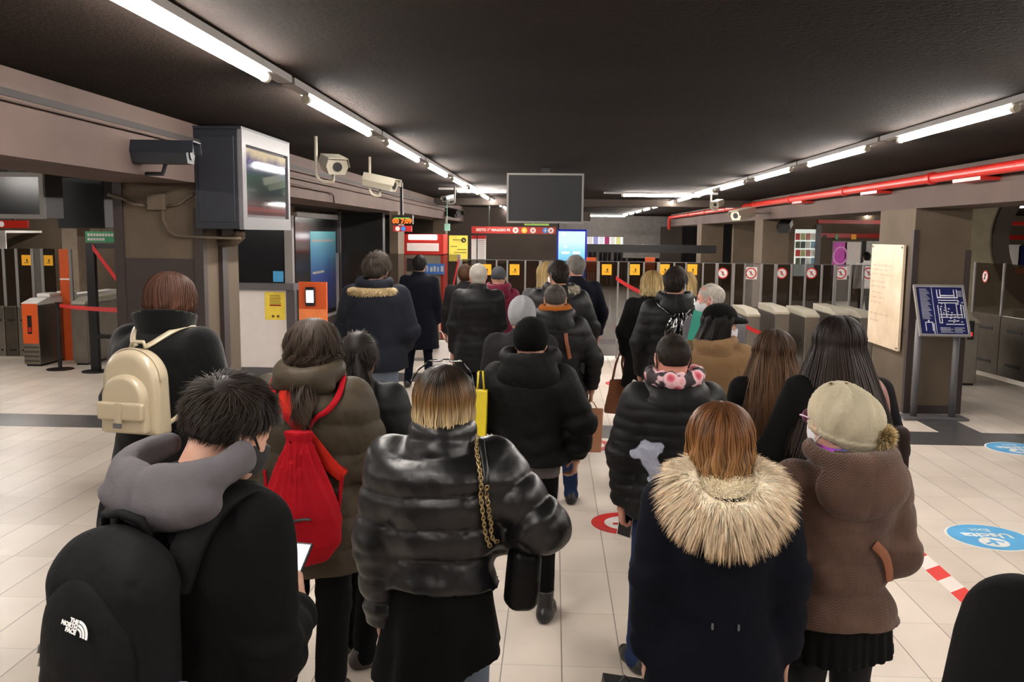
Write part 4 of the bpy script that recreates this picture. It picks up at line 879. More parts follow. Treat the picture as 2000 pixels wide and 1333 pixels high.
def wob(X, Y, Z, f=1.0, ph=0.0):
    return (np.sin(7*f*X+3.1*f*Z+ph)*np.cos(6*f*Y-4.2*f*Z+ph*1.7)+.5*np.sin(15*f*Z+9*f*X-ph)*np.cos(13*f*X-11*f*Y+ph)+.3*np.sin(27*f*X+21*f*Z+2*ph)*np.cos(25*f*Y+17*f*X))/1.8
# ------------------------------------------------------------------ head, hands
def head_mesh(h=.0055, old=False):
    f = Fld((-.10, -.13, -.20), (.10, .135, .135), h)
    f.u(f.ell((0, -.012, .028), (.077, .098, .088)), .01)
    f.u(f.ell((0, .018, -.035), (.062, .072, .078)), .04)          # face block
    f.u(f.cone((0, .052, -.088), (0, .045, -.085), .026, .03)[0], .035)  # chin
    for s in (-1, 1): f.u(f.cone((s*.052, -.005, -.055), (s*.02, .055, -.09), .018, .02)[0], .03)
    f.u(f.cone((0, -.028, -.05), (0, -.045, -.20), .056, .060)[0], .03)
    f.u(f.cone((0, .080, .006), (0, .098, -.028), .008, .013)[0], .014)   # nose
    for s in (-1, 1):
        f.u(f.ell((s*.010, .089, -.032), (.009, .010, .007)), .008)
        f.F = -smin(-f.F, f.ell((s*.032, .088, .004), (.016, .014, .011)), .014)      # sockets
        f.u(f.ell((s*.032, .0735, .003), (.013, .013, .011)), .004)
        f.u(f.cone((s*.016, .083, .024), (s*.046, .070, .022), .006, .005)[0], .014)   # brow
        f.u(f.ell((s*.040, .058, -.030), (.02, .018, .018)), .02)
        R = np.array(Euler((0, math.radians(s*8), math.radians(s*-22))).to_matrix())
        e = np.maximum(f.ell((s*.082, -.010, -.004), (.010, .021, .033), R), -f.ell((s*.092, -.006, .0), (.008, .013, .02), R)); f.u(e, .006)
        f.u(f.ell((s*.079, -.004, -.03), (.007, .010, .012)), .006)
    f.u(f.cone((-.018, .079, -.058), (.018, .079, -.058), .0055, .0055)[0], .006); f.u(f.cone((-.016, .078, -.067), (.016, .078, -.067), .006, .006)[0], .005)
    return f.mesh()
_HEAD = {}
def get_head(h):
    if h not in _HEAD: _HEAD[h] = head_mesh(h)
    return _HEAD[h]
def hand_mesh(curl=.5, side=1, h=.0042, grip=False):
    """fingers along -z, palm faces -x*side ... thumb towards +y"""
    f = Fld((-.07, -.075, -.215), (.055, .085, .05), h)
    f.u(f.rbox((0, 0, -.052), (.014, .038, .045), .013), .01); f.u(f.cone((0, 0, .04), (0, 0, -.02), .025, .024)[0], .02)
    ln = [.072, .080, .074, .058]; ys = [.029, .0105, -.0085, -.027]
    for i in range(4):
        p = np.array([0, ys[i], -.093+.004*abs(i-1)]); a = .12; L = ln[i]; c = curl*(1+.12*i)
        r = .0092 if i < 3 else .0078
        for k, fr in enumerate((.45, .31, .24)):
            a += c*(.75 if k == 0 else 1.0); q = p+L*fr*np.array([-side*math.sin(a), (ys[i]*.35)*(.3 if k else .6), -math.cos(a)]); f.u(f.cone(p, q, r, r*.93)[0], .006 if k else .012); p = q; r *= .93
    b = np.array([-side*.008, .032, -.03]); q = b+np.array([-side*.016, .028, -.028]); w = q+np.array([-side*.012*(1+curl), .004, -.03]); v = w+np.array([-side*.014*curl, -.008*curl, -.022])
    f.u(f.cone(b, q, .014, .0115)[0], .016); f.u(f.cone(q, w, .0115, .0098)[0], .006); f.u(f.cone(w, v, .0098, .0078)[0], .006)
    return f.mesh()
_HAND = {}
def get_hand(c, s, h):
    k = (c, s, h)
    if k not in _HAND: _HAND[k] = hand_mesh(c, s, h)
    return _HAND[k]
# ------------------------------------------------------------------ hair
def ribbons(P, W, N, K3=True):
    """P (n,k,3) centre lines, W (k,) half widths, N (n,k,3) outward normals -> V, F, along, rnd"""
    n, k, _ = P.shape; T = np.gradient(P, axis=1); T /= np.linalg.norm(T, axis=2, keepdims=True)+1e-9
    S = np.cross(T, N); S /= np.linalg.norm(S, axis=2, keepdims=True)+1e-9; W = np.broadcast_to(W, (n, k))[:, :, None]
    V = np.stack([P-S*W, P+N*W*.55, P+S*W], 2).reshape(-1, 3)
    i = (np.arange(n)[:, None]*k+np.arange(k-1)[None])[..., None]*3
    F = np.concatenate([i+np.array([0, 1, 4, 3]), i+np.array([1, 2, 5, 4])], 1).reshape(-1, 4)
    al = np.broadcast_to(np.linspace(0, 1, k)[None, :, None], (n, k, 3)).reshape(-1); rd = np.broadcast_to(rng.random(n)[:, None, None], (n, k, 3)).reshape(-1)
    return V, F, al, rd
def hair_mat(name, root, mid, tip, dark=None, rough=.55, streak=.5, stops=(0, .35, 1), dk=.5):
    if name in MATS: return MATS[name]
    hs_ = lambda c: tuple(v*dk for v in srgb(c))
    t = NT(name); a = t.n('ShaderNodeAttribute'); a.attribute_name = 'along'; r = t.n('ShaderNodeAttribute'); r.attribute_name = 'rnd'
    c = t.ramp(a.outputs['Fac'], [(stops[0], hs_(root)), (stops[1], hs_(mid)), (stops[2], hs_(tip))])
    m = t.n('ShaderNodeMix'); m.data_type = 'RGBA'; m.blend_type = 'MULTIPLY'; m.inputs[0].default_value = 1
    k = t.ramp(r.outputs['Fac'], [(0, (1-streak,)*3), (.5, (1, .97, .93)), (1, (1.0+streak*.7, 1.0+streak*.62, 1.0+streak*.5))]); t.l(c, m.inputs[6]); t.l(k, m.inputs[7]); t.l(m.outputs[2], t.b.inputs['Base Color'])
    t.set(rough=rough, spec=.16); MATS[name] = t.m; return t.m
HDIR = lambda n: (lambda i: np.stack([np.cos(i*2.399963)*np.sqrt(np.maximum(0, 1-(1-2*(i+.5)/n)**2)), np.sin(i*2.399963)*np.sqrt(np.maximum(0, 1-(1-2*(i+.5)/n)**2)), 1-2*(i+.5)/n], 1))(np.arange(n))
SC_ = np.array([0, -.012, .028]); SR_ = np.array([.079, .100, .090])
def hairmask(d, front=.7): return d[:, 2] > np.maximum(-.90+1.25*np.maximum(0, d[:, 1]+.35), np.where(d[:, 1] > .75, front, -2))
def cap_mesh(thick=.006, h=.008, face=.02, low=-.078):
    f = Fld((-.14, -.16, -.16), (.14, .13, .17), h)
    f.u(f.ell(SC_, SR_+thick), 0); f.u(f.ell((0, -.042, -.045), (.064+thick*.6, .060+thick*.5, .062)), .03)
    f.cut(-(f.Z-(low+.9*np.maximum(0, f.Y+.06)+0.55*np.maximum(0, f.Y-.03)))); return f.mesh()
def hair_short(n=3500, length=.03, lift=.35, top=1.3, thick=.004, w=.0011, mess=.3, crown=None, front=.6, swirl=0.0):
    d = HDIR(n*2); d = d[hairmask(d, front)]; root = SC_+d*(SR_+thick*.5)
    if crown is not None:
        keep = ((d[:, 2] < crown) | (rng.random(len(d)) < .12)); d = d[keep]; root = root[keep]
    nrm = d/SR_; nrm /= np.linalg.norm(nrm, axis=1, keepdims=True)
    down = np.array([0, 0, -1.0])-nrm*(-nrm[:, 2:3]); fw = np.array([0, 1.0, 0])-nrm*nrm[:, 1:2]
    tw = np.clip((d[:, 2:3]-.35)*2, 0, 1); flow = down*(1-tw)+fw*tw*.9+np.cross(nrm, [0, 0, 1.0])*swirl
    flow /= np.linalg.norm(flow, axis=1, keepdims=True)+1e-6
    cl = np.stack([np.sin(d[:, 0]*19+d[:, 2]*13), np.cos(d[:, 1]*17-d[:, 0]*11), np.sin(d[:, 2]*15+d[:, 1]*9)], 1)
    flow = flow+mess*cl*.6+mess*rng.normal(size=d.shape)*.35
    L = length*(1+(top-1)*np.clip(d[:, 2:3]*1.3, 0, 1))*(.7+.5*rng.random((len(d), 1)))
    L = L*np.where(d[:, 2:3] < -.35, .5, 1)
    k = 4; s = np.linspace(0, 1, k)[None, :, None]; dirn = nrm*lift+flow*(1-lift*.5); dirn /= np.linalg.norm(dirn, axis=1, keepdims=True)
    P = root[:, None]+dirn[:, None]*L[:, None]*s+(flow-nrm*.6)[:, None]*L[:, None]*.35*s*s
    P[..., 2] -= (L[:, None]*s*s*.15)[..., 0]
    N = np.repeat(nrm[:, None], k, 1); W = w*np.array([1, 1, .8, .25])
    V, F, a, r = ribbons(P, W, N); return V, F, a, r
def hair_long(n=1500, L=.25, vol=.012, spread=1.0, wave=.006, wfreq=25, curl_in=0.0, k=16, w=.0022, back=.06, span=125, part=0.0, jit=.08, layer=2, taper=1.0, lowspan=None, flick=0.0):
    """hair flowing from a parting over the skull and down; L = length below ear level"""
    out = []; n1 = n
    u = rng.random(n1); sd = np.where(rng.random(n1) < .5, -1, 1)
    phi = np.radians(span)*rng.random(n1)**.85*sd
    d0 = np.stack([part+sd*.06*np.ones(n1), .62-1.15*(1-np.abs(phi)/np.radians(span))*.9-.15*u, np.full(n1, .85)], 1); d0 /= np.linalg.norm(d0, axis=1, keepdims=True)
    d1 = np.stack([np.sin(phi), -np.cos(phi), np.full(n1, -.30)], 1); d1 /= np.linalg.norm(d1, axis=1, keepdims=True)
    ka = k//2; t = np.linspace(0, 1, ka)[None, :, None]; om = np.arccos(np.clip((d0*d1).sum(1), -1, 1))[:, None, None]
    D = (np.sin((1-t)*om)*d0[:, None]+np.sin(t*om)*d1[:, None])/np.sin(om)
    off = vol*(.25+.75*rng.random(n1))[:, None, None]*np.array([1, 1, .8])
    ph = phi*9+rng.normal(size=n1)*.5
    A = SC_+D*(SR_+.004+off*(.45+.75*t)); e = A[:, -1]
    s = np.linspace(0, 1, k-ka+1)[None, 1:, None]; LL = (L*(1+jit*rng.normal(size=n1)))[:, None, None]
    out_dir = np.stack([np.sin(phi), -np.cos(phi), 0*phi], 1)[:, None]
    B = e[:, None]+LL*s*np.array([0, 0, -1.0])
    bk = np.array([0, -1.0, 0])[None, None]*back*np.clip(s*1.6, 0, 1)*np.clip(np.cos(phi), 0, 1)[:, None, None]
    B = B+bk+out_dir*(spread-1)*s*.08*(LL/.25)-out_dir*curl_in*s*s*s+out_dir*flick*s*s
    if taper != 1.0: B[..., 0] *= (1-(1-taper)*s[..., 0]**1.5)
    P = np.concatenate([A, B], 1); kk = P.shape[1]; ss = np.linspace(0, 1, kk)[None, :]
    P[..., 0] += wave*ss*np.sin(wfreq*ss+ph[:, None]); P[..., 1] += wave*.7*ss*np.cos(wfreq*.9*ss+ph[:, None]*1.3)
    P += rng.normal(size=(n1, 1, 3))*np.array([.0015, .0015, 0])*(1+2*ss[..., None])
    N = P-np.array([0, -.02, 0]); N[..., 2] = np.where(P[..., 2] > 0, N[..., 2], 0); N /= np.linalg.norm(N, axis=2, keepdims=True)+1e-9
    W = w*np.concatenate([np.linspace(.5, 1, kk//2), np.linspace(1, .3, kk-kk//2)])
    V, F, a, r = ribbons(P, W, N); q = .5+.32*np.sin(phi*31+2.2*np.sin(phi*11+1))+.18*np.sin(phi*67+u*3); r = np.clip(.5+1.35*(.35*r+.65*np.repeat(q, kk*3)-.5), 0, 1); return V, F, a, r
def tail_hair(n, a, b, r0, r1, wave=.008, k=12, w=.002, sway=(0, -.02, 0)):
    a = np.array(a, float); b = np.array(b, float); s = np.linspace(0, 1, k)[None, :, None]; q = rng.normal(size=(n, 3))*.5
    q[:, 2] *= .2; rr = r0+(r1-r0)*np.sin(s*math.pi*.85)
    P = a+(b-a)*s+q[:, None]*rr*np.clip(s*5, .35, 1)+np.array(sway)*np.sin(s*math.pi)+wave*np.concatenate([np.sin(s*9+q[:, None, :1]*4), np.cos(s*8+q[:, None, 1:2]*5), 0*s*q[:, None, :1]], 2)*s
    N = np.repeat((q/(np.linalg.norm(q, axis=1, keepdims=True)+1e-9))[:, None], k, 1); return ribbons(P, w*np.linspace(1, .4, k), N)
def fur(roots, nrm, flow, L, w=.0014, k=5, droop=.35, clump=.4):
    n = len(roots); s = np.linspace(0, 1, k)[None, :, None]
    c = np.stack([np.sin(roots[:, 0]*95+roots[:, 2]*60), np.cos(roots[:, 1]*80+roots[:, 0]*70), np.sin(roots[:, 2]*85-roots[:, 1]*60)], 1)
    d = nrm*.75+flow*.7+clump*c*.45+rng.normal(size=(n, 3))*.16; d /= np.linalg.norm(d, axis=1, keepdims=True)
    LL = (L*(.65+.5*rng.random(n)))[:, None, None]; P = roots[:, None]+d[:, None]*LL*s; P = P+(flow[:, None]*.5+np.array([0, 0, -droop]))*LL*s*s*.6
    return ribbons(P, w*np.array([1, 1, .85, .5, .12][:k]), np.repeat(nrm[:, None], k, 1))
def join(*L):
    V = []; F = []; A = []; R = []; b = 0
    for v, f, a, r in L: V.append(v); F.append(f+b); A.append(a); R.append(r); b += len(v)
    return np.concatenate(V), np.concatenate(F), np.concatenate(A), np.concatenate(R)
def cap_as_hair(thick=.006, h=.009, low=-.078, a=.15, r=.3):
    V, Q = cap_mesh(thick, h, low=low); return V, Q, np.full(len(V), a), np.full(len(V), r)
# ================================================================== PEOPLE
SKIN = {}
def skin_mat(name, rgb):
    if name in MATS: return MATS[name]
    t = NT(name); v = t.coord('Object'); nz = t.noise(14, 4, v); c = tuple(q*.66 for q in srgb(rgb))
    t.l(t.ramp(nz.outputs['Fac'], [(.3, tuple(x*.86 for x in c)), (.7, tuple(min(1, x*1.1) for x in c))]), t.b.inputs['Base Color']); t.set(rough=.5, sss=.08, spec=.4)
    t.b.inputs['Subsurface Radius'].default_value = (.6, .25, .15); t.b.inputs['Subsurface Scale'].default_value = .01; MATS[name] = t.m; return t.m
S_light = skin_mat('skin_light', (222, 170, 146)); S_pink = skin_mat('skin_pink', (226, 160, 140)); S_tan = skin_mat('skin_tan', (200, 146, 118))
M_eye = mat('eye_dark', (30, 22, 18), .1)
DKC = lambda c: tuple(255*(12.92*v if v <= .0031308 else 1.055*v**(1/2.4)-.055) for v in (q*(.32 if max(c) < 70 else .52) for q in srgb(c)))
def cloth(name, rgb, rough=.85, var=.1, bscale=220, b=.25, fold=.25, sheen=.0, spec=.12): return mat(name, DKC(rgb), rough, 0, var, 7, b, bscale, .002, spec, sheen, 0, fold)
C_black = cloth('black_wool', (27, 25, 27), .9); C_blackp = cloth('black_padded_nylon', (31, 30, 33), .58, bscale=60, b=.15, fold=.22, spec=.2); C_leather = cloth('shiny_black_leatherette', (32, 30, 33), .38, bscale=40, b=.2, fold=.3, spec=.42)
C_navy = cloth('dark_navy_wool', (24, 27, 42), .9); C_dnavy = cloth('navy_parka_cloth', (50, 54, 68), .75); C_olive = cloth('olive_padded_nylon', (84, 74, 60), .55, fold=.4)
C_grey = cloth('grey_fleece', (122, 117, 122), .95, b=.5, bscale=140); C_gcoat = cloth('grey_wool', (110, 108, 112), .9); C_dgrey = cloth('dark_grey_cloth', (52, 50, 52), .85); C_burg = cloth('burgundy_cloth', (128, 34, 62), .7)
C_camel = cloth('camel_wool', (150, 118, 84), .9); C_jean = cloth('blue_denim', (46, 64, 104), .85, .2); C_ljean = cloth('light_denim', (134, 148, 168), .85, .15); C_blackt = cloth('black_trousers', (22, 21, 23), .85); C_dkjean = cloth('dark_navy_denim', (26, 32, 54), .85)
C_shoe = mat('black_shoe_leather', (24, 23, 24), .4); C_shoe2 = mat('brown_grey_shoe', (58, 50, 46), .6); C_sole = mat('white_sole', (205, 205, 200), .6); C_orange = cloth('ochre_fleece', (176, 100, 34), .9); C_brown = cloth('dark_brown_padded', (66, 50, 44), .7)
C_mask = mat('white_mask', (190, 190, 194), .8, var=.03); C_maskb = mat('black_mask', (26, 26, 28), .8); C_maskl = mat('pale_blue_mask', (150, 172, 192), .8, var=.03)
H_dark = hair_mat('hair_dark_brown', (40, 32, 28), (44, 35, 30), (56, 46, 38)); H_black = hair_mat('hair_black', (26, 22, 22), (30, 26, 25), (36, 30, 28), rough=.5); H_brown = hair_mat('hair_brown', (56, 38, 28), (88, 60, 40), (120, 84, 54))
H_grey = hair_mat('hair_grey', (120, 116, 112), (150, 146, 142), (170, 166, 160)); H_white = hair_mat('hair_white', (206, 200, 190), (222, 216, 206), (232, 226, 218), streak=.2); H_salt = hair_mat('hair_dark_grey', (70, 64, 60), (84, 78, 74), (110, 104, 100))
H_blond = hair_mat('hair_blonde', (150, 120, 80), (206, 176, 120), (226, 202, 150)); H_ombre = hair_mat('hair_ombre_blonde', (50, 38, 30), (150, 112, 70), (246, 220, 172), streak=.62, stops=(.2, .42, .72), rough=.42); H_auburn = hair_mat('hair_light_brown', (92, 60, 38), (150, 100, 60), (216, 164, 108), streak=.6, rough=.42)
H_redbr = hair_mat('hair_red_brown', (96, 66, 54), (92, 60, 48), (130, 90, 70), streak=.5); H_curl = hair_mat('hair_grey_brown', (92, 80, 70), (74, 60, 52), (88, 72, 60), streak=.5); H_longbr = hair_mat('hair_long_brown', (58, 42, 32), (92, 66, 46), (132, 94, 62), streak=.6); H_longdk = hair_mat('hair_long_dark', (34, 26, 24), (44, 33, 30), (64, 48, 40), rough=.5)
def R3(M): return np.array(M.to_3x3()) if len(M) == 4 else np.array(M)
class Person:
    def __init__(s, label, px, ytop, Y, head=0, H=None, top=.012, hyaw=0, hpitch=0, hroll=0, lean=0.0, skin=None, arms=None, feet=None, near=True, xtra=0.0, group=None, ks=None):
        w = at(px, ytop, Y); s.H = H or (w[2]-top); s.k = ks or (.45+.55*s.H/1.7)*.985; s.sc = s.H/1.7; s.lean = lean; s.near = near
        s.hyaw, s.hpitch, s.hroll = hyaw, hpitch, hroll
        H_ = s.H; s.hip = .52*H_; s.nb = np.array([0, -.01+lean*(.845*H_-s.hip), .845*H_])
        hc = np.array([0, .035+lean*(.93*H_-s.hip)+.0012*hpitch, H_-.118*s.k])
        s.MH = TR(*hc) @ TR(0, -.03, -.09) @ RZ(hyaw) @ RX(-hpitch) @ RY(hroll) @ TR(0, .03, .09) @ Matrix.Scale(s.k, 4)
        # keep the top of the head at the height seen
        s.headc = hc; R = RZ(head); off = R @ Vector((hc[0], hc[1], 0))
        s.base = np.array([w[0]-off.x+xtra, w[1]-off.y, 0]); s.M = TR(*s.base) @ R; s.Mn = np.array(s.M)
        s.root = empty('person', s.base, label, 'person', group)
        s.arms = arms or {}; s.feet = feet or [(-.10, 0, 8), (.10, 0.02, -8)]; s.skin = skin or S_light
        s.hh = .0055 if near else .009
        s.wr = {}
    def w(s, P): P = np.asarray(P, float); return P @ s.Mn[:3, :3].T+s.Mn[:3, 3]
    def hw(s, P): A = np.array(s.MH); P = np.asarray(P, float); return P @ A[:3, :3].T+A[:3, 3]
    def ob(s, name, V, F, m, parent=None, smooth=True, attrs=None, mats=None, fmat=None, label=None):
        o = mesh_obj(name, s.w(V), F, m, parent or s.root, smooth, mats=mats, fmat=fmat, attrs=attrs); return tag(o, label)
    def hob(s, name, T, m, label=None):
        V, F, a, r = T; return s.ob(name, s.hw(V), F, m, attrs={'along': a, 'rnd': r}, label=label)
    def sho(s, sd): return np.array([sd*(.103*s.H), -.005+s.lean*(.81*s.H-s.hip), .812*s.H])
    def arm(s, sd):
        S = s.sho(sd); d = s.arms.get('R' if sd > 0 else 'L', ((.055, -.02, -.27), (.015, .05, -.245)))
        e = S+np.array(d[0])*[sd, 1, 1]*s.sc; w = e+np.array(d[1])*[sd, 1, 1]*s.sc; return S, e, w
    def prof(s, z, extra=0.0, bulk=.02, flare=0.0, waist=0.0, hem=.5, sh=1.0):
        H = s.H; zz = np.array([.0, .30, .48, .53, .60, .67, .745, .797, .827, .85, .875, .91])*H
        a = np.array([.106, .106, .106, .104, .092, .094, .101, .104*sh, .090*sh, .062, .040, .036])*H
        b = np.array([.082, .082, .082, .082, .072, .072, .077, .072, .062, .050, .042, .036])*H
        A = np.interp(z, zz, a); B = np.interp(z, zz, b); cl = np.clip((.875*H-z)/(.06*H), 0, 1); A = A+bulk*cl; B = B+bulk*cl
        fl = flare*np.clip((.60*H-z)/(.60*H-hem*H+1e-6), 0, 1.2)**1.2; w_ = -waist*np.exp(-((z-.61*H)/(.04*H))**2); return A+fl+w_, B+fl*.8+w_*.8
    def coat(s, m, hem=.5, bulk=.02, puff=None, wr=.005, flare=0.0, waist=0.0, sleeve=(.068, .056, .045), name='coat', h=None, hood=None, collar=None, extra=None, ph=None, sh=1.0, belly=0.0, armpuff=True, cuff=True, label=None, top=.885):
        H = s.H; h = h or (.009 if s.near else .015); ph = rng.random()*6 if ph is None else ph
        A = [s.arm(-1), s.arm(1)]; pts = np.array([p for a in A for p in a]); lo = pts.min(0)-.13; hi = pts.max(0)+.13
        mx = .115*H+bulk+flare+.06; lo[0] = min(lo[0], -mx); hi[0] = max(hi[0], mx); lo[1] = min(lo[1], -.20-bulk-flare); hi[1] = max(hi[1], .17+bulk+flare+max(0, s.lean)*.5)
        lo[2] = min(lo[2], hem*H-.03); hi[2] = .93*H+.02
        f = Fld(lo, hi, h); X, Y, Z = f.X, f.Y, f.Z; yc = s.lean*np.maximum(0, f.z-s.hip)+(-.01)*np.clip((f.z-.7*H)*8, 0, 1)
        a, b = s.prof(f.z, bulk=bulk, flare=flare, waist=waist, hem=hem, sh=sh); b = b+belly*np.exp(-((f.z-.58*H)/.2)**2)
        a = a[None, None]; b = b[None, None]; g = ((np.abs(X)/a)**2.35+(np.abs(Y-yc[None, None])/b)**2.35)**(1/2.35); d = (g-1)*np.minimum(a, b)*.95
        W_ = wob(X, Y, Z, 1.0, ph)
        def pf(sx): q = np.abs(np.sin(math.pi*sx)); return -(q**.5)+.5
        if puff: d = d+puff[1]*pf((Z+.012*W_+.010*np.sin(7*X+ph)*np.abs(X)*6-hem*H)/puff[0])
        d = np.maximum(d, (Z-top*H)); d = np.maximum(d, hem*H-Z+.006*np.sin(9*X+ph)+.004*W_)
        arms = None
        for sd, (S, e, w_) in zip((-1, 1), A):
            c1, t1 = f.cone(S, e, sleeve[0]+bulk*.35, sleeve[1]+bulk*.25); c2, t2 = f.cone(e, w_, sleeve[1]+bulk*.25, sleeve[2]+bulk*.1)
            L1 = np.linalg.norm(e-S); L2 = np.linalg.norm(w_-e); c = smin(c1, c2, .035)
            sl = np.where(c1 < c2, t1*L1, L1+t2*L2)
            if puff and armpuff: c = c+puff[1]*.8*pf((sl+.008*W_)/(puff[0]*.85))*np.clip(sl*9, 0, 1)
            # bunching at elbow and above the cuff
            c = c+wr*.9*np.sin(sl*75+4*W_+ph)*np.exp(-((sl-L1)/.08)**2)+wr*.7*np.sin(sl*95+3*W_)*np.exp(-((sl-L1-L2)/.09)**2)
            dr = (w_-e)/(L2+1e-9); c = np.maximum(c, (X-w_[0])*dr[0]+(Y-w_[1])*dr[1]+(Z-w_[2])*dr[2]-.02)
            arms = c if arms is None else np.minimum(arms, c)
        d = smin(d, arms, .045)
        # drag folds from the armpits and at the waist
        d = d+wr*W_*.9+wr*.5*wob(X, Y, Z, 3.0, ph+2)+wr*.6*np.sin(38*Z-20*np.abs(X)+3*W_)*np.exp(-((Z-.60*H)/.10)**2)+wr*.5*np.sin(60*np.abs(X)+25*Z+2*W_)*np.exp(-((Z-.74*H)/.07)**2)*np.exp(-((np.abs(X)-.10*H)/.05)**2)
        f.F = d
        if collar:
            zc, rr, th, nn = collar          # height fraction, ring radius, tube radius, number of stacked rings
            for i in range(nn):
                z0 = zc*H+i*th*1.45; yy = s.lean*(z0-s.hip)-.008+.012*i; q = np.sqrt(X**2+((Y-yy)/1.02)**2)
                ring = np.sqrt((q-rr+.004*i)**2+((Z-z0)*.9)**2)-th; f.u(ring+wr*.5*W_, .012)
            f.F = np.maximum(f.F, -(np.maximum(np.sqrt(X**2+((Y-s.lean*(.9*H-s.hip)))**2)-(rr-th*.55), -(Z-(zc-.01)*H))))
        if extra: extra(f, s, W_)
        s.cf = f; V, Q = f.mesh(); o = s.ob(name, V, Q, m, label=label); s.coat_o = o; return o
    def hood(s, m, w=.15, d=.085, hgt=.125, drop=0.0, wr=.006, name='hood', furm=None, open_=1.0, puff=0, parent=None, seam=True, rim=.03, label=None, back=0.0):
        H = s.H; h = .008 if s.near else .013; yb = s.lean*(.82*H-s.hip)-.062*H-back; z0 = .818*H-drop
        f = Fld((-w-.1, yb-d-.12, z0-hgt-.08), (w+.1, yb+.30, z0+hgt+.13), h); W_ = wob(f.X, f.Y, f.Z, 1.3, 2.0+s.H*3)+.45*wob(f.X, f.Y, f.Z, 3.1, s.H*5)
        e = f.ell((0, yb, z0), (w, d, hgt)); f.u(e, .01)
        t = np.linspace(-.72*math.pi, .72*math.pi, 15); rp = np.stack([np.sin(t)*(w*.80), yb+.085-np.cos(t)*.115, z0+hgt*.62+.03*np.cos(t)*0+.02*(1-np.cos(t))], 1)
        for i in range(14): f.u(f.cone(rp[i], rp[i+1], rim, rim)[0], .03)
        f.F = f.F+wr*W_+(puff*np.sin(f.Z*60+W_*2) if puff else 0)+wr*.8*np.exp(-(f.X/.012)**2)*(1 if seam else 0)
        nk = f.ell((0, yb+.105, z0+hgt*.95), (w*.62*open_, .092*open_, hgt*.80)); f.F = -smin(-f.F, nk, .03)
        V, Q = f.mesh(); o = s.ob(name, V, Q, m, parent=parent, label=label); s.hf = f; s.hrim = rp; return o
    def body(s, hands=True, thick=1.0, hcurl=(.5, .5), hdir=None, hthumb=None):
        H = s.H; L = []; A = np.array(s.MH); V, Q = get_head(s.hh); L.append((s.hw(V), Q))
        f = Fld((-.30*s.sc-.1, -.35, .03), (.30*s.sc+.1, .5, .86*H), .02)
        pts = [s.arm(-1), s.arm(1)]; al = np.array([p for a in pts for p in a]); f = Fld(np.minimum(al.min(0)-.06, [-.2, -.3, .04]), np.maximum(al.max(0)+.06, [.2, .3, .88*H]), .018)
        yc = s.lean*np.maximum(0, f.Z-s.hip); a, b = s.prof(f.z, bulk=-.028); g = np.sqrt((f.X/np.maximum(a, .03))**2+((f.Y-yc)/np.maximum(b, .03))**2); f.F = np.maximum((g-1)*.08, np.maximum(.48*H-f.Z, f.Z-.86*H))
        for sd, (S, e, w_) in zip((-1, 1), pts): f.u(f.cone(S-[sd*.02, 0, .01], e, .042, .036)[0], .03); f.u(f.cone(e, w_, .036, .026)[0], .02)
        for i, (fx, fy, an) in enumerate(s.feet):
            sd = -1 if i == 0 else 1; hp = np.array([sd*.05*H, 0, .50*H]); kn, ank = s.knee(i)
            f.u(f.cone(hp, kn, .068, .05)[0], .03); f.u(f.cone(kn, ank, .048, .033)[0], .02)
        L.append(f.mesh()); s.hands_at = {}
        if hands:
            for sd, (S, e, w_) in zip((-1, 1), pts):
                if hands == 'R' and sd < 0 or hands == 'L' and sd > 0: continue
                c = hcurl[0 if sd < 0 else 1]; dr = (w_-e)/np.linalg.norm(w_-e)
                if hdir and (sd in hdir): dr = np.array(hdir[sd], float); dr /= np.linalg.norm(dr)
                th = np.array((hthumb or {}).get(sd, (0, 1, .0)), float); z_ = -dr; y_ = th-z_*(th @ z_); y_ /= np.linalg.norm(y_)+1e-9; x_ = np.cross(y_, z_)
                V, Q = get_hand(c, sd, .0042 if s.near else .006); R = np.stack([x_, y_, z_], 1); V = (V*s.sc*.98) @ R.T+(w_+dr*.028); L.append((V, Q)); s.hands_at[sd] = (w_+dr*.028, R)
        VV = []; QQ = []; b_ = 0
        for V, Q in L: VV.append(V); QQ.append(Q+b_); b_ += len(V)
        nb = sum(len(q) for q in QQ); E = []
        fm = np.zeros(nb, int)
        if abs(s.hyaw)+abs(math.degrees(math.atan2(s.Mn[1, 0], s.Mn[0, 0]))) > 20:
            for sd in (-1, 1):
                g = Fld((sd*.032-.02, .05, -.02), (sd*.032+.02, .11, .03), .004); g.u(g.ell((sd*.032, .0785, .003), (.0105, .0105, .0085)), 0); V, Q = g.mesh(); VV.append(s.hw(V)); QQ.append(Q+b_); b_ += len(V); fm = np.concatenate([fm, np.ones(len(Q), int)])
        s.ob('body', np.concatenate(VV), np.concatenate(QQ), None, mats=[s.skin, M_eye], fmat=fm)
    def knee(s, i):
        fx, fy, an = s.feet[i]; sd = -1 if i == 0 else 1; H = s.H; hp = np.array([sd*.05*H, 0, .50*H]); ank = np.array([fx, fy-.03, .075]); kn = (hp+ank)/2+np.array([0, .035+max(0, -fy)*.15, .01]); kn[2] = .285*H; return kn, ank
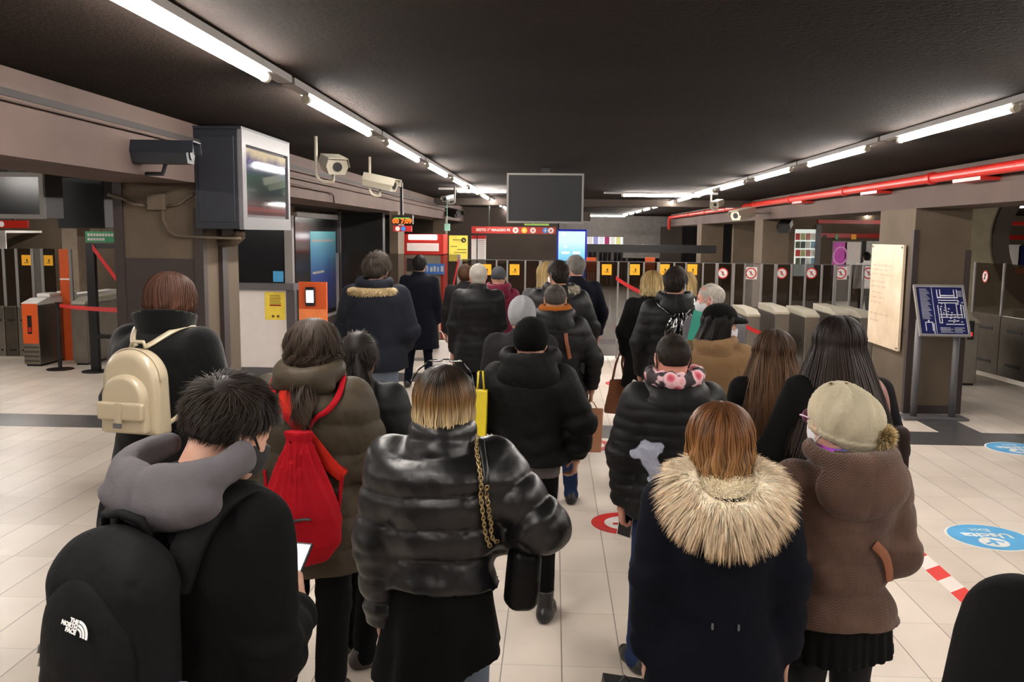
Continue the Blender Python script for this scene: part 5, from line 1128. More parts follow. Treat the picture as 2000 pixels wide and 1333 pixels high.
    def legs(s, m, r=(.088, .062, .052), name='trousers', wr=.005, cut=.03, ftop=None):
        H = s.H; h = .011 if s.near else .016; xs = [p[0] for p in s.feet]; ys = [p[1] for p in s.feet]
        f = Fld((min(xs+[-.2])-.1, min(ys+[-.15])-.1, 0.0), (max(xs+[.2])+.1, max(ys+[.15])+.1, .56*H), h); W_ = wob(f.X, f.Y, f.Z, 1.2, H*5)
        f.u(f.ell((0, -.01, .50*H), (.095*H, .072*H, .075*H)), .01)
        for i in (0, 1):
            sd = -1 if i == 0 else 1; hp = np.array([sd*.05*H, 0, .49*H]); kn, ank = s.knee(i); c1, t1 = f.cone(hp, kn, r[0], r[1]); c2, t2 = f.cone(kn, ank-[0, 0, .03], r[1], r[2])
            c = smin(c1, c2, .03)+wr*.9*np.sin(f.Z*70+2*W_)*(np.exp(-((f.Z-kn[2])/.06)**2)+1.3*np.exp(-((f.Z-.09)/.06)**2)); f.u(c, .02)
        f.F = f.F+wr*W_; f.cut(cut-f.Z); f.cut(f.Z-.55*H); V, Q = f.mesh(); return s.ob(name, V, Q, m)
    def shoes(s, m, boot=0.0, sole=None, name='shoe'):
        for i, (fx, fy, an) in enumerate(s.feet):
            a = math.radians(an); d = np.array([-math.sin(a), math.cos(a), 0]); c = np.array([fx, fy-.03, 0]); f = Fld((fx-.2, fy-.24, -.01), (fx+.2, fy+.24, max(.13, boot+.03)), .007 if s.near else .012)
            f.u(f.cone(c-d*.035+[0, 0, .040], c+d*.10+[0, 0, .032], .040, .040)[0], .01); f.u(f.cone(c+d*.10+[0, 0, .03], c+d*.165+[0, 0, .028], .041, .030)[0], .02); f.u(f.cone(c+[0, 0, .04], c+[0, 0, max(.085, boot)], .044, .046)[0], .03)
            f.cut(.004-f.Z); f.cut(f.Z-max(.10, boot)); V, Q = f.mesh(); o = s.ob(name, V, Q, m)
            if sole:
                g = Fld((fx-.2, fy-.24, -.01), (fx+.2, fy+.24, .04), .007); g.u(g.cone(c-d*.035+[0, 0, .012], c+d*.10+[0, 0, .012], .046, .045)[0], .01); g.u(g.cone(c+d*.1+[0, 0, .012], c+d*.165+[0, 0, .012], .045, .034)[0], .01); g.cut(.001-g.Z); g.cut(g.Z-.018); V, Q = g.mesh(); s.ob('sole', V, Q, sole, parent=o)
    def skirt(s, m, z0, z1, w0, w1, pleat=0, name='skirt', d=.75, slope=0, nf=5, fa=.008):
        H = s.H; f = Fld((-w1-.06, -w1-.05, z0-.02), (w1+.06, w1+.05, z1+.02), .010 if s.near else .016); t = np.clip((z1-f.Z)/(z1-z0), 0, 1); a = w0+(w1-w0)*t; th = np.arctan2(f.Y, f.X)
        g = np.sqrt((f.X/a)**2+(f.Y/(a*d))**2); f.F = (g-1)*a*d+(pleat*np.sin(th*26)*t if pleat else 0)+.006*wob(f.X, f.Y, f.Z, 1, 1)+fa*np.sin(th*nf+1)*t; f.cut(z0+slope*f.X-f.Z); f.cut(f.Z-z1); V, Q = f.mesh(); return s.ob(name, V, Q, m)
    def beanie(s, m, r=(.092, .112, .108), c=(0, -.016, .042), low=-.02, slouch=None, tilt=.35, rim=.006, name='knit_hat', folds=0, puffm=None, label=None):
        f = Fld((-.2, -.27, -.16), (.2, .16, .24), .006 if s.near else .01); f.u(f.ell(c, r), .01)
        if slouch: f.u(f.ell(slouch[0], slouch[1]), .05)
        th = np.arctan2(f.X, f.Y+.02)
        if folds: f.F = f.F+folds*np.sin(th*9+f.Z*30)*np.clip(-(f.Y)*6, 0, 1)*np.clip((f.Z+.05)*9, 0, 1)
        f.F = f.F+.0015*np.sin(th*60)
        pl = f.Z-low-tilt*f.Y; f.F = np.where(np.abs(pl-.02) < .022, f.F-rim, f.F); f.cut(-pl); f.cut(-f.ell((0, -.01, -.06), (.075, .095, .11))*1.0); V, Q = f.mesh(); return s.ob(name, s.hw(V), Q, m, label=label)
    def mask(s, m, loops=True, big=1.0):
        f = Fld((-.09, -.02, -.14), (.09, .15, .03), .005); e = smin(f.ell((0, .022, -.045), (.068*big, .082*big, .074)), f.cone((0, .08, -.02), (0, .082, -.07), .028, .024)[0], .03)-.003; f.F = np.maximum(e, np.maximum(.035-f.Y-.3*np.abs(f.X), f.Z+.018-.1*np.abs(f.Y-.1))); f.cut(-.11-f.Z); V, Q = f.mesh(); o = s.ob('face_mask', s.hw(V), Q, m)
        if loops:
            b = MB()
            for sd in (-1, 1): b.tube([(sd*.062, .055, -.030), (sd*.080, .01, .012), (sd*.086, -.018, .026), (sd*.088, -.032, .0), (sd*.080, -.022, -.04), (sd*.060, .035, -.085)], .0032, 6)
            s.ob('ear_loop', s.hw(np.array(b.V)), b.F, m, parent=o)
def strap_mesh(pts, width, th, nrm, n=30, taper=None):
    """flat band through pts (k,3) with outward normals (k,3)"""
    P = np.array(pts, float); k = len(P); u = np.linspace(0, 1, k); U = np.linspace(0, 1, n)
    def cr(A):
        A = np.asarray(A, float); out = np.zeros((n, A.shape[1])); x = U*(k-1); i = np.clip(x.astype(int), 0, k-2); t = (x-i)[:, None]; p0 = A[np.maximum(i-1, 0)]; p1 = A[i]; p2 = A[i+1]; p3 = A[np.minimum(i+2, k-1)]
        return .5*((2*p1)+(-p0+p2)*t+(2*p0-5*p1+4*p2-p3)*t*t+(-p0+3*p1-3*p2+p3)*t**3)
    C = cr(P); N = cr(nrm); N /= np.linalg.norm(N, axis=1, keepdims=True)+1e-9; T = np.gradient(C, axis=0); T /= np.linalg.norm(T, axis=1, keepdims=True)+1e-9; S = np.cross(T, N); S /= np.linalg.norm(S, axis=1, keepdims=True)+1e-9
    w = width/2*(np.ones(n) if taper is None else np.interp(U, np.linspace(0, 1, len(taper)), taper)); w = w[:, None]
    V = np.stack([C-S*w, C-S*w*.8+N*th, C+S*w*.8+N*th, C+S*w], 1).reshape(-1, 3); F = [(4*i+a, 4*i+(a+1) % 4, 4*i+4+(a+1) % 4, 4*i+4+a) for i in range(n-1) for a in range(4)]+[(0, 3, 2, 1), (4*n-4, 4*n-3, 4*n-2, 4*n-1)]
    return V, F
def snapped(p, pts, off=.004, n=14):
    """densify pts (person frame) and drop them on the coat; returns points and normals"""
    P = np.array(pts, float); x = np.linspace(0, len(P)-1, n); i = np.clip(x.astype(int), 0, len(P)-2); t = (x-i)[:, None]; C = P[i]*(1-t)+P[i+1]*t; C = p.cf.snap(C, off+.004)
    for _ in range(5): C[1:-1] = .25*C[:-2]+.5*C[1:-1]+.25*C[2:]
    N = p.cf.grad(C)
    for _ in range(5): N[1:-1] = .25*N[:-2]+.5*N[1:-1]+.25*N[2:]
    v = p.cf.val(C); C = C+N*np.maximum(0, off-v)[:, None]; return C, N
def pstrap(p, name, pts, width, th, m, parent, off=.003, n=36, k=14, free=False, taper=None, label=None):
    if free: C = np.array(pts, float); N = np.array([[0, -1.0, .1]]*len(C))
    else: C, N = snapped(p, pts, off, k)
    V, F = strap_mesh(C, width, th, N, n, taper); o = mesh_obj(name, p.w(V), F, m, parent, True); return tag(o, label)
def pfld(p, name, f, m, parent, label=None, smooth=True, **k):
    V, Q = f.mesh(); return tag(mesh_obj(name, p.w(V), Q, m, parent, smooth, **k), label)
def pempty(p, name, c, label, cat, group=None): return empty(name, p.w(np.array([c]))[0], label, cat, group)
def phone(p, c, R, label, m=None, lit=False, sz=(.072, .008, .148)):
    c = np.array(c, float); e = pempty(p, 'phone', c, label, 'phone'); b = MB().cbox(c, sz, 0, R); mesh_obj('case', p.w(np.array(b.V)), b.F, m or M_blk, e)
    q = c+R @ np.array([0, -sz[1]/2-.0008, 0]); b = MB().cbox(q, (sz[0]*.9, .0012, sz[2]*.92), 0, R); mesh_obj('screen', p.w(np.array(b.V)), b.F, emit('phone_glow', (210, 216, 226), .8) if lit else M_scr, e); return e
RM = lambda *a: np.array(Euler([math.radians(v) for v in a]).to_matrix())
HEADTOP = {}
# ================================================================== THE QUEUE
def cap(V, **k): return join(cap_as_hair(**k), V)
IN = ((.04, .02, -.27), (-.05, .16, -.10))       # forearm raised to the front
HOLD = ((.05, -.03, -.27), (-.09, .20, -.02))
HANG = ((.055, -.02, -.27), (.01, .045, -.245))
POCK = ((.10, -.07, -.24), (-.07, .13, -.13))
def ms(seq): return [tuple(map(float, q)) for q in seq]
# ---- A  young man with the black backpack
A = Person('young man in a black coat with grey hood and black backpack, looking down', 416, 704, 2.08, head=-19, hyaw=-24, hpitch=22, hroll=2, lean=.06, arms={'L': ((.05, -.01, -.28), (-.03, .20, -.12)), 'R': ((.045, -.02, -.29), (-.09, .22, .0))}, top=.03)
A.coat(C_black, hem=.42, bulk=.035, wr=.006, sleeve=(.066, .058, .046), h=.0085)
A.hood(C_grey, w=.166, d=.078, hgt=.066, drop=-.066, wr=.012, open_=1.0, rim=.028, back=.016)
A.body(hcurl=(.7, .75), hdir={1: (-.5, .8, .25)}, hthumb={1: (-.2, .2, 1)})
A.legs(C_dkjean); A.shoes(C_shoe, sole=C_sole)
A.hob('hair', join(cap_as_hair(.010, .008, low=-.045), hair_short(8000, .034, .22, 1.35, .011, .0013, .32, swirl=.5, front=.45)), H_dark)
A.mask(C_maskb)
hp = A.hands_at[1]; pc = hp[0]+hp[1] @ np.array([-.03, .01, -.10]); phone(A, pc+[0, .02, .03], RM(-55, 0, 10), 'phone held by the young man with the black backpack', lit=True)
e = pempty(A, 'backpack', (0, -.30, .97), 'big black backpack with a white half-dome logo on the young man in front', 'backpack')
C_pack = cloth('black_backpack_fabric', (36, 36, 38), .7, bscale=160, b=.2, fold=.5)
f = Fld((-.24, -.52, .90), (.24, -.06, 1.60), .009); Wn = wob(f.X, f.Y, f.Z, 1.1, 4)
f.u(f.rbox((0, -.225, 1.16), (.148, .08, .25), .075), .01); f.u(f.ell((0, -.21, 1.38), (.12, .075, .085)), .05); f.F = f.F+.008*Wn+.006*np.exp(-((f.X-.11)/.012)**2)*(f.Z < 1.38); body_ = pfld(A, 'main_compartment', f, C_pack, e); A.bagF = f
f2 = Fld((-.2, -.52, .92), (.2, -.2, 1.45), .008); Wn = wob(f2.X, f2.Y, f2.Z, 1.4, 1); f2.u(f2.ell((-.01, -.285, 1.20), (.125, .058, .185)), .01); f2.u(f2.rbox((0, -.285, 1.04), (.13, .055, .09), .05), .06); f2.F += .006*Wn; pfld(A, 'front_pocket', f2, C_pack, e)
f3 = Fld((-.17, -.52, .90), (.17, -.2, 1.2), .009); f3.u(f3.rbox((0, -.30, 1.0), (.135, .055, .075), .045), .01); f3.F += .006*wob(f3.X, f3.Y, f3.Z, 2, 3); pfld(A, 'lower_pouch', f3, C_pack, e)
for sd in (-1, 1):
    pstrap(A, 'shoulder_strap', [(sd*.10, -.17, 1.32), (sd*.125, -.15, 1.42), (sd*.115, -.04, 1.49), (sd*.12, .08, 1.43), (sd*.13, .12, 1.30)], .075, .016, C_pack, e, off=.006, n=40)
b = MB().tube([(-.06, -.18, 1.44), (-.05, -.19, 1.475), (0, -.195, 1.485), (.05, -.19, 1.475), (.06, -.18, 1.44)], .010, 8); mesh_obj('top_handle', A.w(np.array(b.V)), b.F, C_pack, e, True)
b = MB()
bg = [(-.10, -.35, 1.08), (.0, -.362, 1.04), (.10, -.35, 1.09), (.02, -.352, 1.12), (-.09, -.362, 1.00), (.08, -.365, 1.0), (-.11, -.35, 1.09)]
pp, _ = strap_mesh(bg, .004, .004, [(0, -1, 0)]*len(bg), 50); b.tube(pp[::4], .0028, 6)
for q in bg[:3]: b.cbox(q, (.016, .012, .022))
mesh_obj('bungee_cord', A.w(np.array(b.V)), b.F, C_dgrey, e)
b = MB()
for z in (1.14, 1.17, 1.2): b.tube([(-.165, -.25, z), (-.18, -.26, z-.012), (-.185, -.26, z-.03)], .003, 6)
b.tube([(-.15, -.32, 1.10), (-.185, -.33, 1.085), (-.19, -.33, 1.07), (-.17, -.32, 1.08)], .0035, 6); mesh_obj('zip_pulls', A.w(np.array(b.V)), b.F, M_lgrey, e)
# logo: quarter dome with three words
Wl = mat('white_embroidery', (232, 232, 232), .7)
LM = Matrix(A.Mn.tolist()) @ TR(.030, -.3445, 1.30) @ RX(-16) @ RY(8) @ Matrix.Scale(.5, 4)
b = MB()
for r0, r1 in ((.022, .029), (.034, .044), (.049, .060)):
    pl = [(r1*math.sin(a), r1*math.cos(a)) for a in np.linspace(0, math.pi/2, 12)]+[(r0*math.sin(a), r0*math.cos(a)) for a in np.linspace(math.pi/2, 0, 12)]; b.prism([(x+.0, z-.030) for x, z in pl], .002, LM)
b.build('logo_dome', Wl, e)
for i, wd in enumerate(('THE', 'NORTH', 'FACE')): text_part('logo_lettering', wd, .024, LM @ TR(-.004, -.001, .018-i*.020), Wl, e, align='RIGHT', bold=.0012)
e = pempty(A, 'water_bottle', (.165, -.22, .95), 'pale blue topped bottle in the side pocket of the big black backpack', 'bottle'); b = MB().tube([(.165, -.22, .94), (.165, -.22, 1.10), (.165, -.22, 1.12)], [.032, .032, .022], 16); mesh_obj('bottle_body', A.w(np.array(b.V)), b.F, mat('clear_blue_plastic', (120, 130, 170), .2), e, True); b = MB().cyl((.165, -.22, 1.12), (.165, -.22, 1.145), .022, 16); mesh_obj('cap', A.w(np.array(b.V)), b.F, mat('lilac_cap', (150, 160, 216), .4), e)
# ---- B  blonde in shiny black puffer
B = Person('blonde bobbed woman in a short shiny black puffer jacket with sunglasses on her head', 868, 710, 2.9, head=-3, arms={'L': ((.045, -.01, -.28), (-.01, .02, -.28)), 'R': ((.175, -.04, -.20), (-.13, .12, -.07))}, top=.014)
B.coat(C_leather, hem=.565, bulk=.036, puff=(.112, .019), wr=.006, sleeve=(.078, .070, .055), collar=(.846, .080, .036, 2), waist=.03, ph=2.0, top=.86)
B.body(hcurl=(.5, .5)); B.skirt(C_black, .60, .97, .160, .225, name='long_black_shirt', slope=.5, nf=7, fa=.016); B.legs(C_ljean); B.shoes(C_shoe)
B.hob('hair', join(cap_as_hair(.014, .008, low=-.06), hair_long(2600, .105, .020, 1.1, .003, 16, curl_in=.035, span=138, back=.01, jit=.10, w=.0024, k=18)), H_ombre)
b = MB()
for sd in (-1, 1):
    b.add(*(lambda q: (q.V, q.F))(MB().disc((sd*.034, .030, .139-.004), .023, 16, .003, 'z'))); b.tube([(sd*.057, .03, .134), (sd*.090, .0, .108), (sd*.108, -.05, .07)], .003, 6)
b.tube([(-.012, .035, .141), (.012, .035, .141)], .0025, 6); B.ob('sunglasses', B.hw(np.array(b.V)), b.F, mat('black_gloss_plastic', (14, 12, 12), .15))
e = pempty(B, 'handbag', (.25, -.02, .78), 'black handbag on a gold chain under the arm of the blonde in the shiny puffer', 'handbag')
f = Fld((.12, -.16, .70), (.38, .14, 1.10), .007); f.u(f.rbox((.27, -.01, .955), (.052, .05, .105), .035, RM(0, 5, 25)), .01); f.F += .004*wob(f.X, f.Y, f.Z, 2, 1); pfld(B, 'bag_body', f, cloth('quilted_black_leather', (30, 29, 30), .4, bscale=50, b=.4, fold=.5), e)
M_gold = mat('gold_metal', (168, 146, 104), .3, .85)
def chain(p, pts, e, r=.0022, L=.016):
    C, N = snapped(p, pts, .008, 40); sg = np.linalg.norm(np.diff(C, axis=0), axis=1); cum = np.concatenate([[0], np.cumsum(sg)]); b = MB(); k = 0; s = 0
    while s < cum[-1]:
        c = np.array([np.interp(s, cum, C[:, i]) for i in range(3)]); c2 = np.array([np.interp(s+.005, cum, C[:, i]) for i in range(3)]); t = c2-c; t /= np.linalg.norm(t)+1e-9; nn = np.array([np.interp(s, cum, N[:, i]) for i in range(3)]); sd = np.cross(t, nn); sd /= np.linalg.norm(sd)+1e-9
        if k % 2: sd = (sd+nn)/1.41
        b.tube([c+L*.62*math.cos(a)*t+L*.40*math.sin(a)*sd for a in np.linspace(0, 2*math.pi, 11)], r, 5, caps=False); s += L*.82; k += 1
    mesh_obj('chain', p.w(np.array(b.V)), b.F, M_gold, e, True)
chain(B, [(.115, -.04, 1.43), (.135, -.13, 1.33), (.15, -.15, 1.22), (.20, -.14, 1.06)], e); chain(B, [(.155, -.13, 1.30), (.175, -.14, 1.20), (.215, -.13, 1.07)], e)
pstrap(B, 'leather_tab', [(.135, -.05, 1.42), (.155, -.12, 1.34), (.16, -.15, 1.27)], .022, .004, C_leather, e, off=.006)
# ---- C  navy coat with fur hood
C = Person('woman with light brown hair in a dark navy coat with a big cream fur hood', 1408, 780, 2.72, head=2, arms={'L': ((.03, -.01, -.26), (.010, .03, -.25)), 'R': ((.05, -.01, -.26), (.01, .03, -.25))}, top=.016)
C.coat(C_navy, hem=.36, bulk=.022, wr=.005, flare=.05, sleeve=(.072, .066, .058), ph=1)
C.hood(C_navy, w=.12, d=.06, hgt=.07, drop=.02, wr=.003, seam=False, rim=.015)
C.body(hcurl=(.6, .8)); C.legs(C_blackt); C.shoes(C_shoe)
C.hob('hair', join(cap_as_hair(.012, .008, low=-.06), hair_long(2600, .115, .022, 1.1, .008, 13, curl_in=.01, span=140, back=.015, w=.0024, k=18)), H_auburn)
M_fur = hair_mat('cream_fur', (226, 214, 190), (250, 242, 222), (196, 168, 134), dk=1.0, streak=.35, rough=.8, stops=(0, .5, 1)); M_furb = hair_mat('cream_plush', (236, 226, 204), (244, 236, 216), (244, 236, 216), dk=1.0, streak=.12, rough=.8)
def fur_ring(p, ring, rad, n, L, m, cone_=(-1, .2), w=.0016, droop=.45, name='fur_trim'):
    """ring of centre points; hair grows from a tube of radius rad around it"""
    R_ = np.array(ring); k = len(R_); u = rng.random(n)*(k-1); i = np.clip(u.astype(int), 0, k-2); t = (u-i)[:, None]; c = R_[i]*(1-t)+R_[i+1]*t; T = R_[i+1]-R_[i]; T /= np.linalg.norm(T, axis=1, keepdims=True)
    cen = R_.mean(0); o = c-cen; o -= T*(o*T).sum(1, keepdims=True); o /= np.linalg.norm(o, axis=1, keepdims=True)+1e-9; up = np.cross(T, o); up *= np.sign(up[:, 2:3]+1e-9); a = rng.random(n)*2*math.pi; nr = o*np.cos(a)[:, None]+up*np.sin(a)[:, None]
    flow = o*.9+np.array([0, 0, -.5]); return c+nr*rad, nr, flow
H = C.H; yb = -.062*H-.015; t = np.linspace(-.80*math.pi, .80*math.pi, 26)
ring = np.stack([np.sin(t)*.116, yb+.045-np.cos(t)*.090, .815*H+.040+.030*(1-np.cos(t))*.9-.045*np.clip(np.cos(t), 0, 1)], 1)
f = Fld((-.27, yb-.25, .70*H), (.27, yb+.32, .95*H), .01)
for i in range(25): f.u(f.cone(ring[i], ring[i+1], .036, .036)[0], .02)
V0, Q0 = f.mesh(); rt, nr, fl = fur_ring(C, ring, .032, 14000, .085, M_fur)
hd = join((V0, Q0, np.full(len(V0), .3), np.full(len(V0), .5)), fur(rt, nr, fl, np.full(len(rt), .058), .0019, 5, .6, .75)); C.hob if 0 else None
V, F_, a_, r_ = hd; C.ob('fur_trim', V, F_, M_fur, attrs={'along': a_, 'rnd': r_})
f = Fld((-.14, yb-.10, .74*H), (.14, yb+.18, .92*H), .009); f.u(f.ell((0, yb+.045, .815*H+.040), (.095, .075, .065)), .01); f.F += .006*wob(f.X, f.Y, f.Z, 2, 3); V0, Q0 = f.mesh()
dd = HDIR(5000); dd = dd[(dd[:, 2] > -.2)]; rt = np.array([0, yb+.045, .815*H+.040])+dd*[.095, .075, .065]; hd = join((V0, Q0, np.full(len(V0), .3), np.full(len(V0), .5)), fur(rt, dd, dd*0+[0, -.3, .1], np.full(len(rt), .018), .0014, 4, .3, .3)); C.ob('plush_lining', hd[0], hd[1], M_furb, attrs={'along': hd[2], 'rnd': hd[3]})
b = MB()
for x in (-.045, .045): q = C.cf.snap(np.array([x, -.2, .60*H+.0]), .004); b.cbox(q, (.006, .006, .018))
C.ob('back_buckle', np.array(b.V), b.F, M_grey, smooth=False)
hp = C.hands_at[1]; phone(C, hp[0]+hp[1] @ np.array([-.022, -.012, -.085]), RM(8, 0, 80), 'phone in the right hand of the woman with the fur hood')
hp = C.hands_at[-1]; q = hp[0]+hp[1] @ np.array([-.02, .0, -.07]); e = pempty(C, 'shopping_bag', (q[0]-.05, q[1], q[2]-.42), 'black paper bag held at the bottom edge by the woman with the fur hood', 'bag')
b = MB().cbox((q[0]-.03, q[1]-.02, q[2]-.20), (.22, .10, .34), 0, RM(0, 8, 0)); mesh_obj('bag_body', C.w(np.array(b.V)), b.F, mat('black_paper', (18, 17, 18), .5), e); b = MB().tube([(q[0]-.12, q[1]-.03, q[2]-.08), (q[0]-.05, q[1]-.01, q[2]-.005), (q[0]+.01, q[1]-.03, q[2]-.07)], .004, 6); mesh_obj('handle', C.w(np.array(b.V)), b.F, M_blk, e)
# ---- D  brown jacket, beige pompom hat
t = NT('brown_herringbone'); v = t.coord('Object', scale=(1, 1, 1)); sp = t.n('ShaderNodeSeparateXYZ'); t.l(v, sp.inputs[0])
zig = t.math('PINGPONG', t.math('MULTIPLY', sp.outputs[0], 1.0), .010); dgl = t.math('FRACT', t.math('MULTIPLY', t.math('ADD', sp.outputs[2], zig), 120)); nz = t.noise(9, 4, v)
base = t.ramp(t.math('ADD', t.math('MULTIPLY', dgl, .5), t.math('MULTIPLY', nz.outputs['Fac'], .5)), [(.25, srgb((50, 35, 30))), (.75, srgb((100, 76, 64)))]); t.l(base, t.b.inputs['Base Color']); t.set(rough=.9, sheen=.1, spec=.2); t.bump(dgl, .25, .001, t.bump(nz.outputs['Fac'], .4, .02)); C_herr = t.m
D = Person('woman in a brown herringbone jacket and a slouchy beige hat with a pompom', 1640, 740, 2.95, head=12, hyaw=12, hpitch=2, arms={'L': ((.05, .0, -.27), (-.06, .16, -.12)), 'R': ((.035, -.04, -.26), (-.08, .17, -.08))}, top=.03)
D.coat(C_herr, hem=.525, bulk=.014, puff=(.105, .011), wr=.005, sleeve=(.070, .064, .052), collar=(.85, .075, .03, 1), ph=3, flare=.03)
D.hood(C_herr, w=.155, d=.07, hgt=.115, drop=-.005, wr=.004, rim=.022, back=.035)
D.body(hcurl=(.5, .6)); D.skirt(C_blackt, .70, .90, .19, .20, pleat=.006, name='pleated_skirt'); D.legs(cloth('dark_grey_tights', (52, 52, 56), .8), name='tights', r=(.08, .058, .042)); D.shoes(C_shoe, boot=.2)
C_beig = cloth('beige_knit', (226, 214, 184), .95, bscale=90, b=.7, fold=.4)
D.beanie(C_beig, r=(.096, .115, .112), c=(0, -.018, .032), low=-.06, slouch=((.03, -.080, -.005), (.086, .085, .10)), tilt=.25, folds=.011)
pcn = np.array([.075, -.145, -.035]); f = Fld(pcn-.05, pcn+.05, .01); f.u(f.ell(pcn, (.026, .026, .026)), .01); V0, Q0 = f.mesh(); dd = HDIR(1500); hd = join((V0, Q0, np.full(len(V0), .2), np.full(len(V0), .5)), fur(pcn+dd*.024, dd, dd*0, np.full(len(dd), .028), .0016, 4, .2, .5)); D.ob('pompom', D.hw(hd[0]), hd[1], hair_mat('tan_fur', (150, 124, 84), (176, 152, 106), (204, 186, 146), dk=.9, streak=.4), attrs={'along': hd[2], 'rnd': hd[3]})
b = MB()
for x, y, z in ((-.04, -.02, .135), (.0, -.05, .14), (-.07, -.05, .095)): q = np.array((x, y, z)); b.cyl(q, q*1.03, .006, 8)
D.ob('hat_studs', D.hw(np.array(b.V)), b.F, M_gold, smooth=False); D.mask(C_mask)
f = Fld((-.12, -.10, .82*D.H), (.12, .14, .90*D.H), .009); q = np.sqrt(f.X**2+(f.Y-.01)**2); f.F = np.sqrt((q-.068)**2+((f.Z-.868*D.H)*.8)**2)-.022+.004*wob(f.X, f.Y, f.Z, 2, 2); t = NT('purple_print_scarf'); v = t.coord('Object'); vo = t.noise(28, 2, v); t.l(t.ramp(vo.outputs['Fac'], [(.35, srgb((190, 60, 190))), (.5, srgb((120, 60, 170))), (.65, srgb((60, 110, 190)))]), t.b.inputs['Base Color']); t.set(rough=.8); pfld(D, 'scarf', f, t.m, D.root)
b = MB(); b.tube([(-.088, .0, .012), (-.08, .085, .015)], .0035, 6); b.disc((-.036, .098, .008), .026, 16, .003, 'y'); D.ob('glasses', D.hw(np.array(b.V)), b.F, mat('mauve_plastic', (120, 70, 100), .3), smooth=False)
e = pempty(D, 'shoulder_strap', (.1, -.16, 1.0), 'tan leather bag strap across the back of the brown herringbone jacket', 'bag strap')
pstrap(D, 'leather_band', [(.055, -.22, .705*D.H), (.09, -.22, .685*D.H), (.115, -.20, .655*D.H), (.125, -.17, .62*D.H)], .034, .004, mat('tan_leather', (124, 70, 44), .5), e, off=.006)
# ---- E  black coat at the right edge
E_ = Person('person in a black coat at the bottom right corner, only shoulder in view', 2225, 600, 1.62, head=-5, H=1.70, arms={'L': ((.06, .0, -.27), (-.05, .15, -.15))})
E_.coat(C_black, hem=.45, bulk=.05, wr=.005, sleeve=(.075, .068, .055)); E_.body(); E_.legs(C_blackt); E_.shoes(C_shoe); E_.hob('hair', cap(hair_short(1200, .03)), H_dark)
# ---- F  olive puffer and red drawstring bag
F = Person('woman in an olive padded coat with curly grey-brown hair and a red drawstring bag', 612, 620, 3.75, head=-4, arms={'L': ((.10, .0, -.27), (-.02, .12, -.18)), 'R': ((.08, .0, -.27), (-.03, .10, -.20))}, top=.02, feet=[(-.14, -.05, 6), (.07, .0, -6)])
F.coat(C_olive, hem=.385, bulk=.060, puff=(.13, .017), wr=.007, sleeve=(.078, .072, .058), collar=(.85, .088, .040, 1), flare=.02, ph=.4)
F.hood(C_olive, w=.140, d=.05, hgt=.05, drop=-.062, wr=.006, rim=.034, back=.01, seam=False)
F.body(); F.legs(C_blackt, r=(.095, .072, .066)); F.shoes(C_shoe2)
F.hob('hair', join(cap_as_hair(.020, .009, low=-.07, r=.5), hair_long(2400, .075, .036, 1.0, .018, 24, curl_in=.03, span=140, back=.0, w=.0017, k=18, jit=.3), tail_hair(700, (.01, -.11, -.07), (.05, -.235, -.30), .03, .05, .020, 14, .0018, sway=(0, -.05, 0))), H_curl)
b = MB(); b.tube([(.092*math.sin(a)*1.05, .045-.02*abs(math.sin(a)), .028+.098*math.cos(a)) for a in np.linspace(-1.9, 1.9, 24)], .005, 8); F.ob('hair_band', F.hw(np.array(b.V)), b.F, mat('amber_plastic', (220, 160, 40), .3))
C_redc = cloth('red_bag_cotton', (200, 22, 38), .85, bscale=180, b=.4, fold=.4); C_redw = cloth('red_orange_webbing', (232, 50, 34), .8, bscale=200, b=.5, fold=.05)
H = F.H; zn, zb3 = 1.28, .735; e = pempty(F, 'drawstring_bag', (.04, -.30, zb3), 'red cotton drawstring bag on the back of the olive padded coat', 'bag')
f = Fld((-.30, -.52, zb3-.05), (.26, -.12, zn+.08), .008); cx_ = .035; tz = np.clip((f.z-zb3)/(zn-zb3), 0, 1); a_ = np.interp(tz, [0, .06, .2, .38, .6, .82, .95, 1], [.03, .11, .165, .168, .128, .078, .045, .05]); b_ = np.interp(tz, [0, .06, .2, .4, .7, .95, 1], [.02, .06, .085, .085, .06, .03, .035])
th = np.arctan2(f.X-cx_, f.Y+.27); g = np.sqrt(((f.X-cx_)/a_[None, None])**2+((f.Y+.26)/b_[None, None])**2); f.F = (g-1)*np.minimum(a_, b_)[None, None]*.9+(.008*np.sin(th*16+1.5*wob(f.X, f.Y, f.Z, 1, 1)))*(np.clip((tz-.3)*1.6, 0, 1))[None, None]+.006*wob(f.X, f.Y, f.Z, 1.3, 2)*(1-tz)[None, None]; f.F = np.maximum(f.F, np.maximum(zb3-f.Z, f.Z-zn-.015)); pfld(F, 'bag_body', f, C_redc, e)
b = MB(); zz = zb3+.40*(zn-zb3); pp = [(cx_+x, -.26-.085*math.sqrt(max(.02, 1-(x/.17)**2))-.013, zz+.008*math.sin(x*30)+x*.05) for x in np.linspace(-.085, .075, 12)]; b.tube(pp, .006, 6); mesh_obj('zipper', F.w(np.array(b.V)), b.F, M_blk, e)
for sd, pts in ((-1, [(.015, -.27, zn-.01), (-.03, -.27, zn+.07), (-.10, -.24, .795*H), (-.125, -.16, .84*H), (-.13, -.06, .86*H)]), (1, [(.055, -.27, zn-.01), (.09, -.26, zn+.06), (.135, -.22, .795*H), (.165, -.13, .835*H), (.16, -.03, .85*H)])): pstrap(F, 'shoulder_cord', pts, .045 if sd < 0 else .026, .008, C_redc, e, off=.004, taper=(.5, .7, 1, 1, 1))
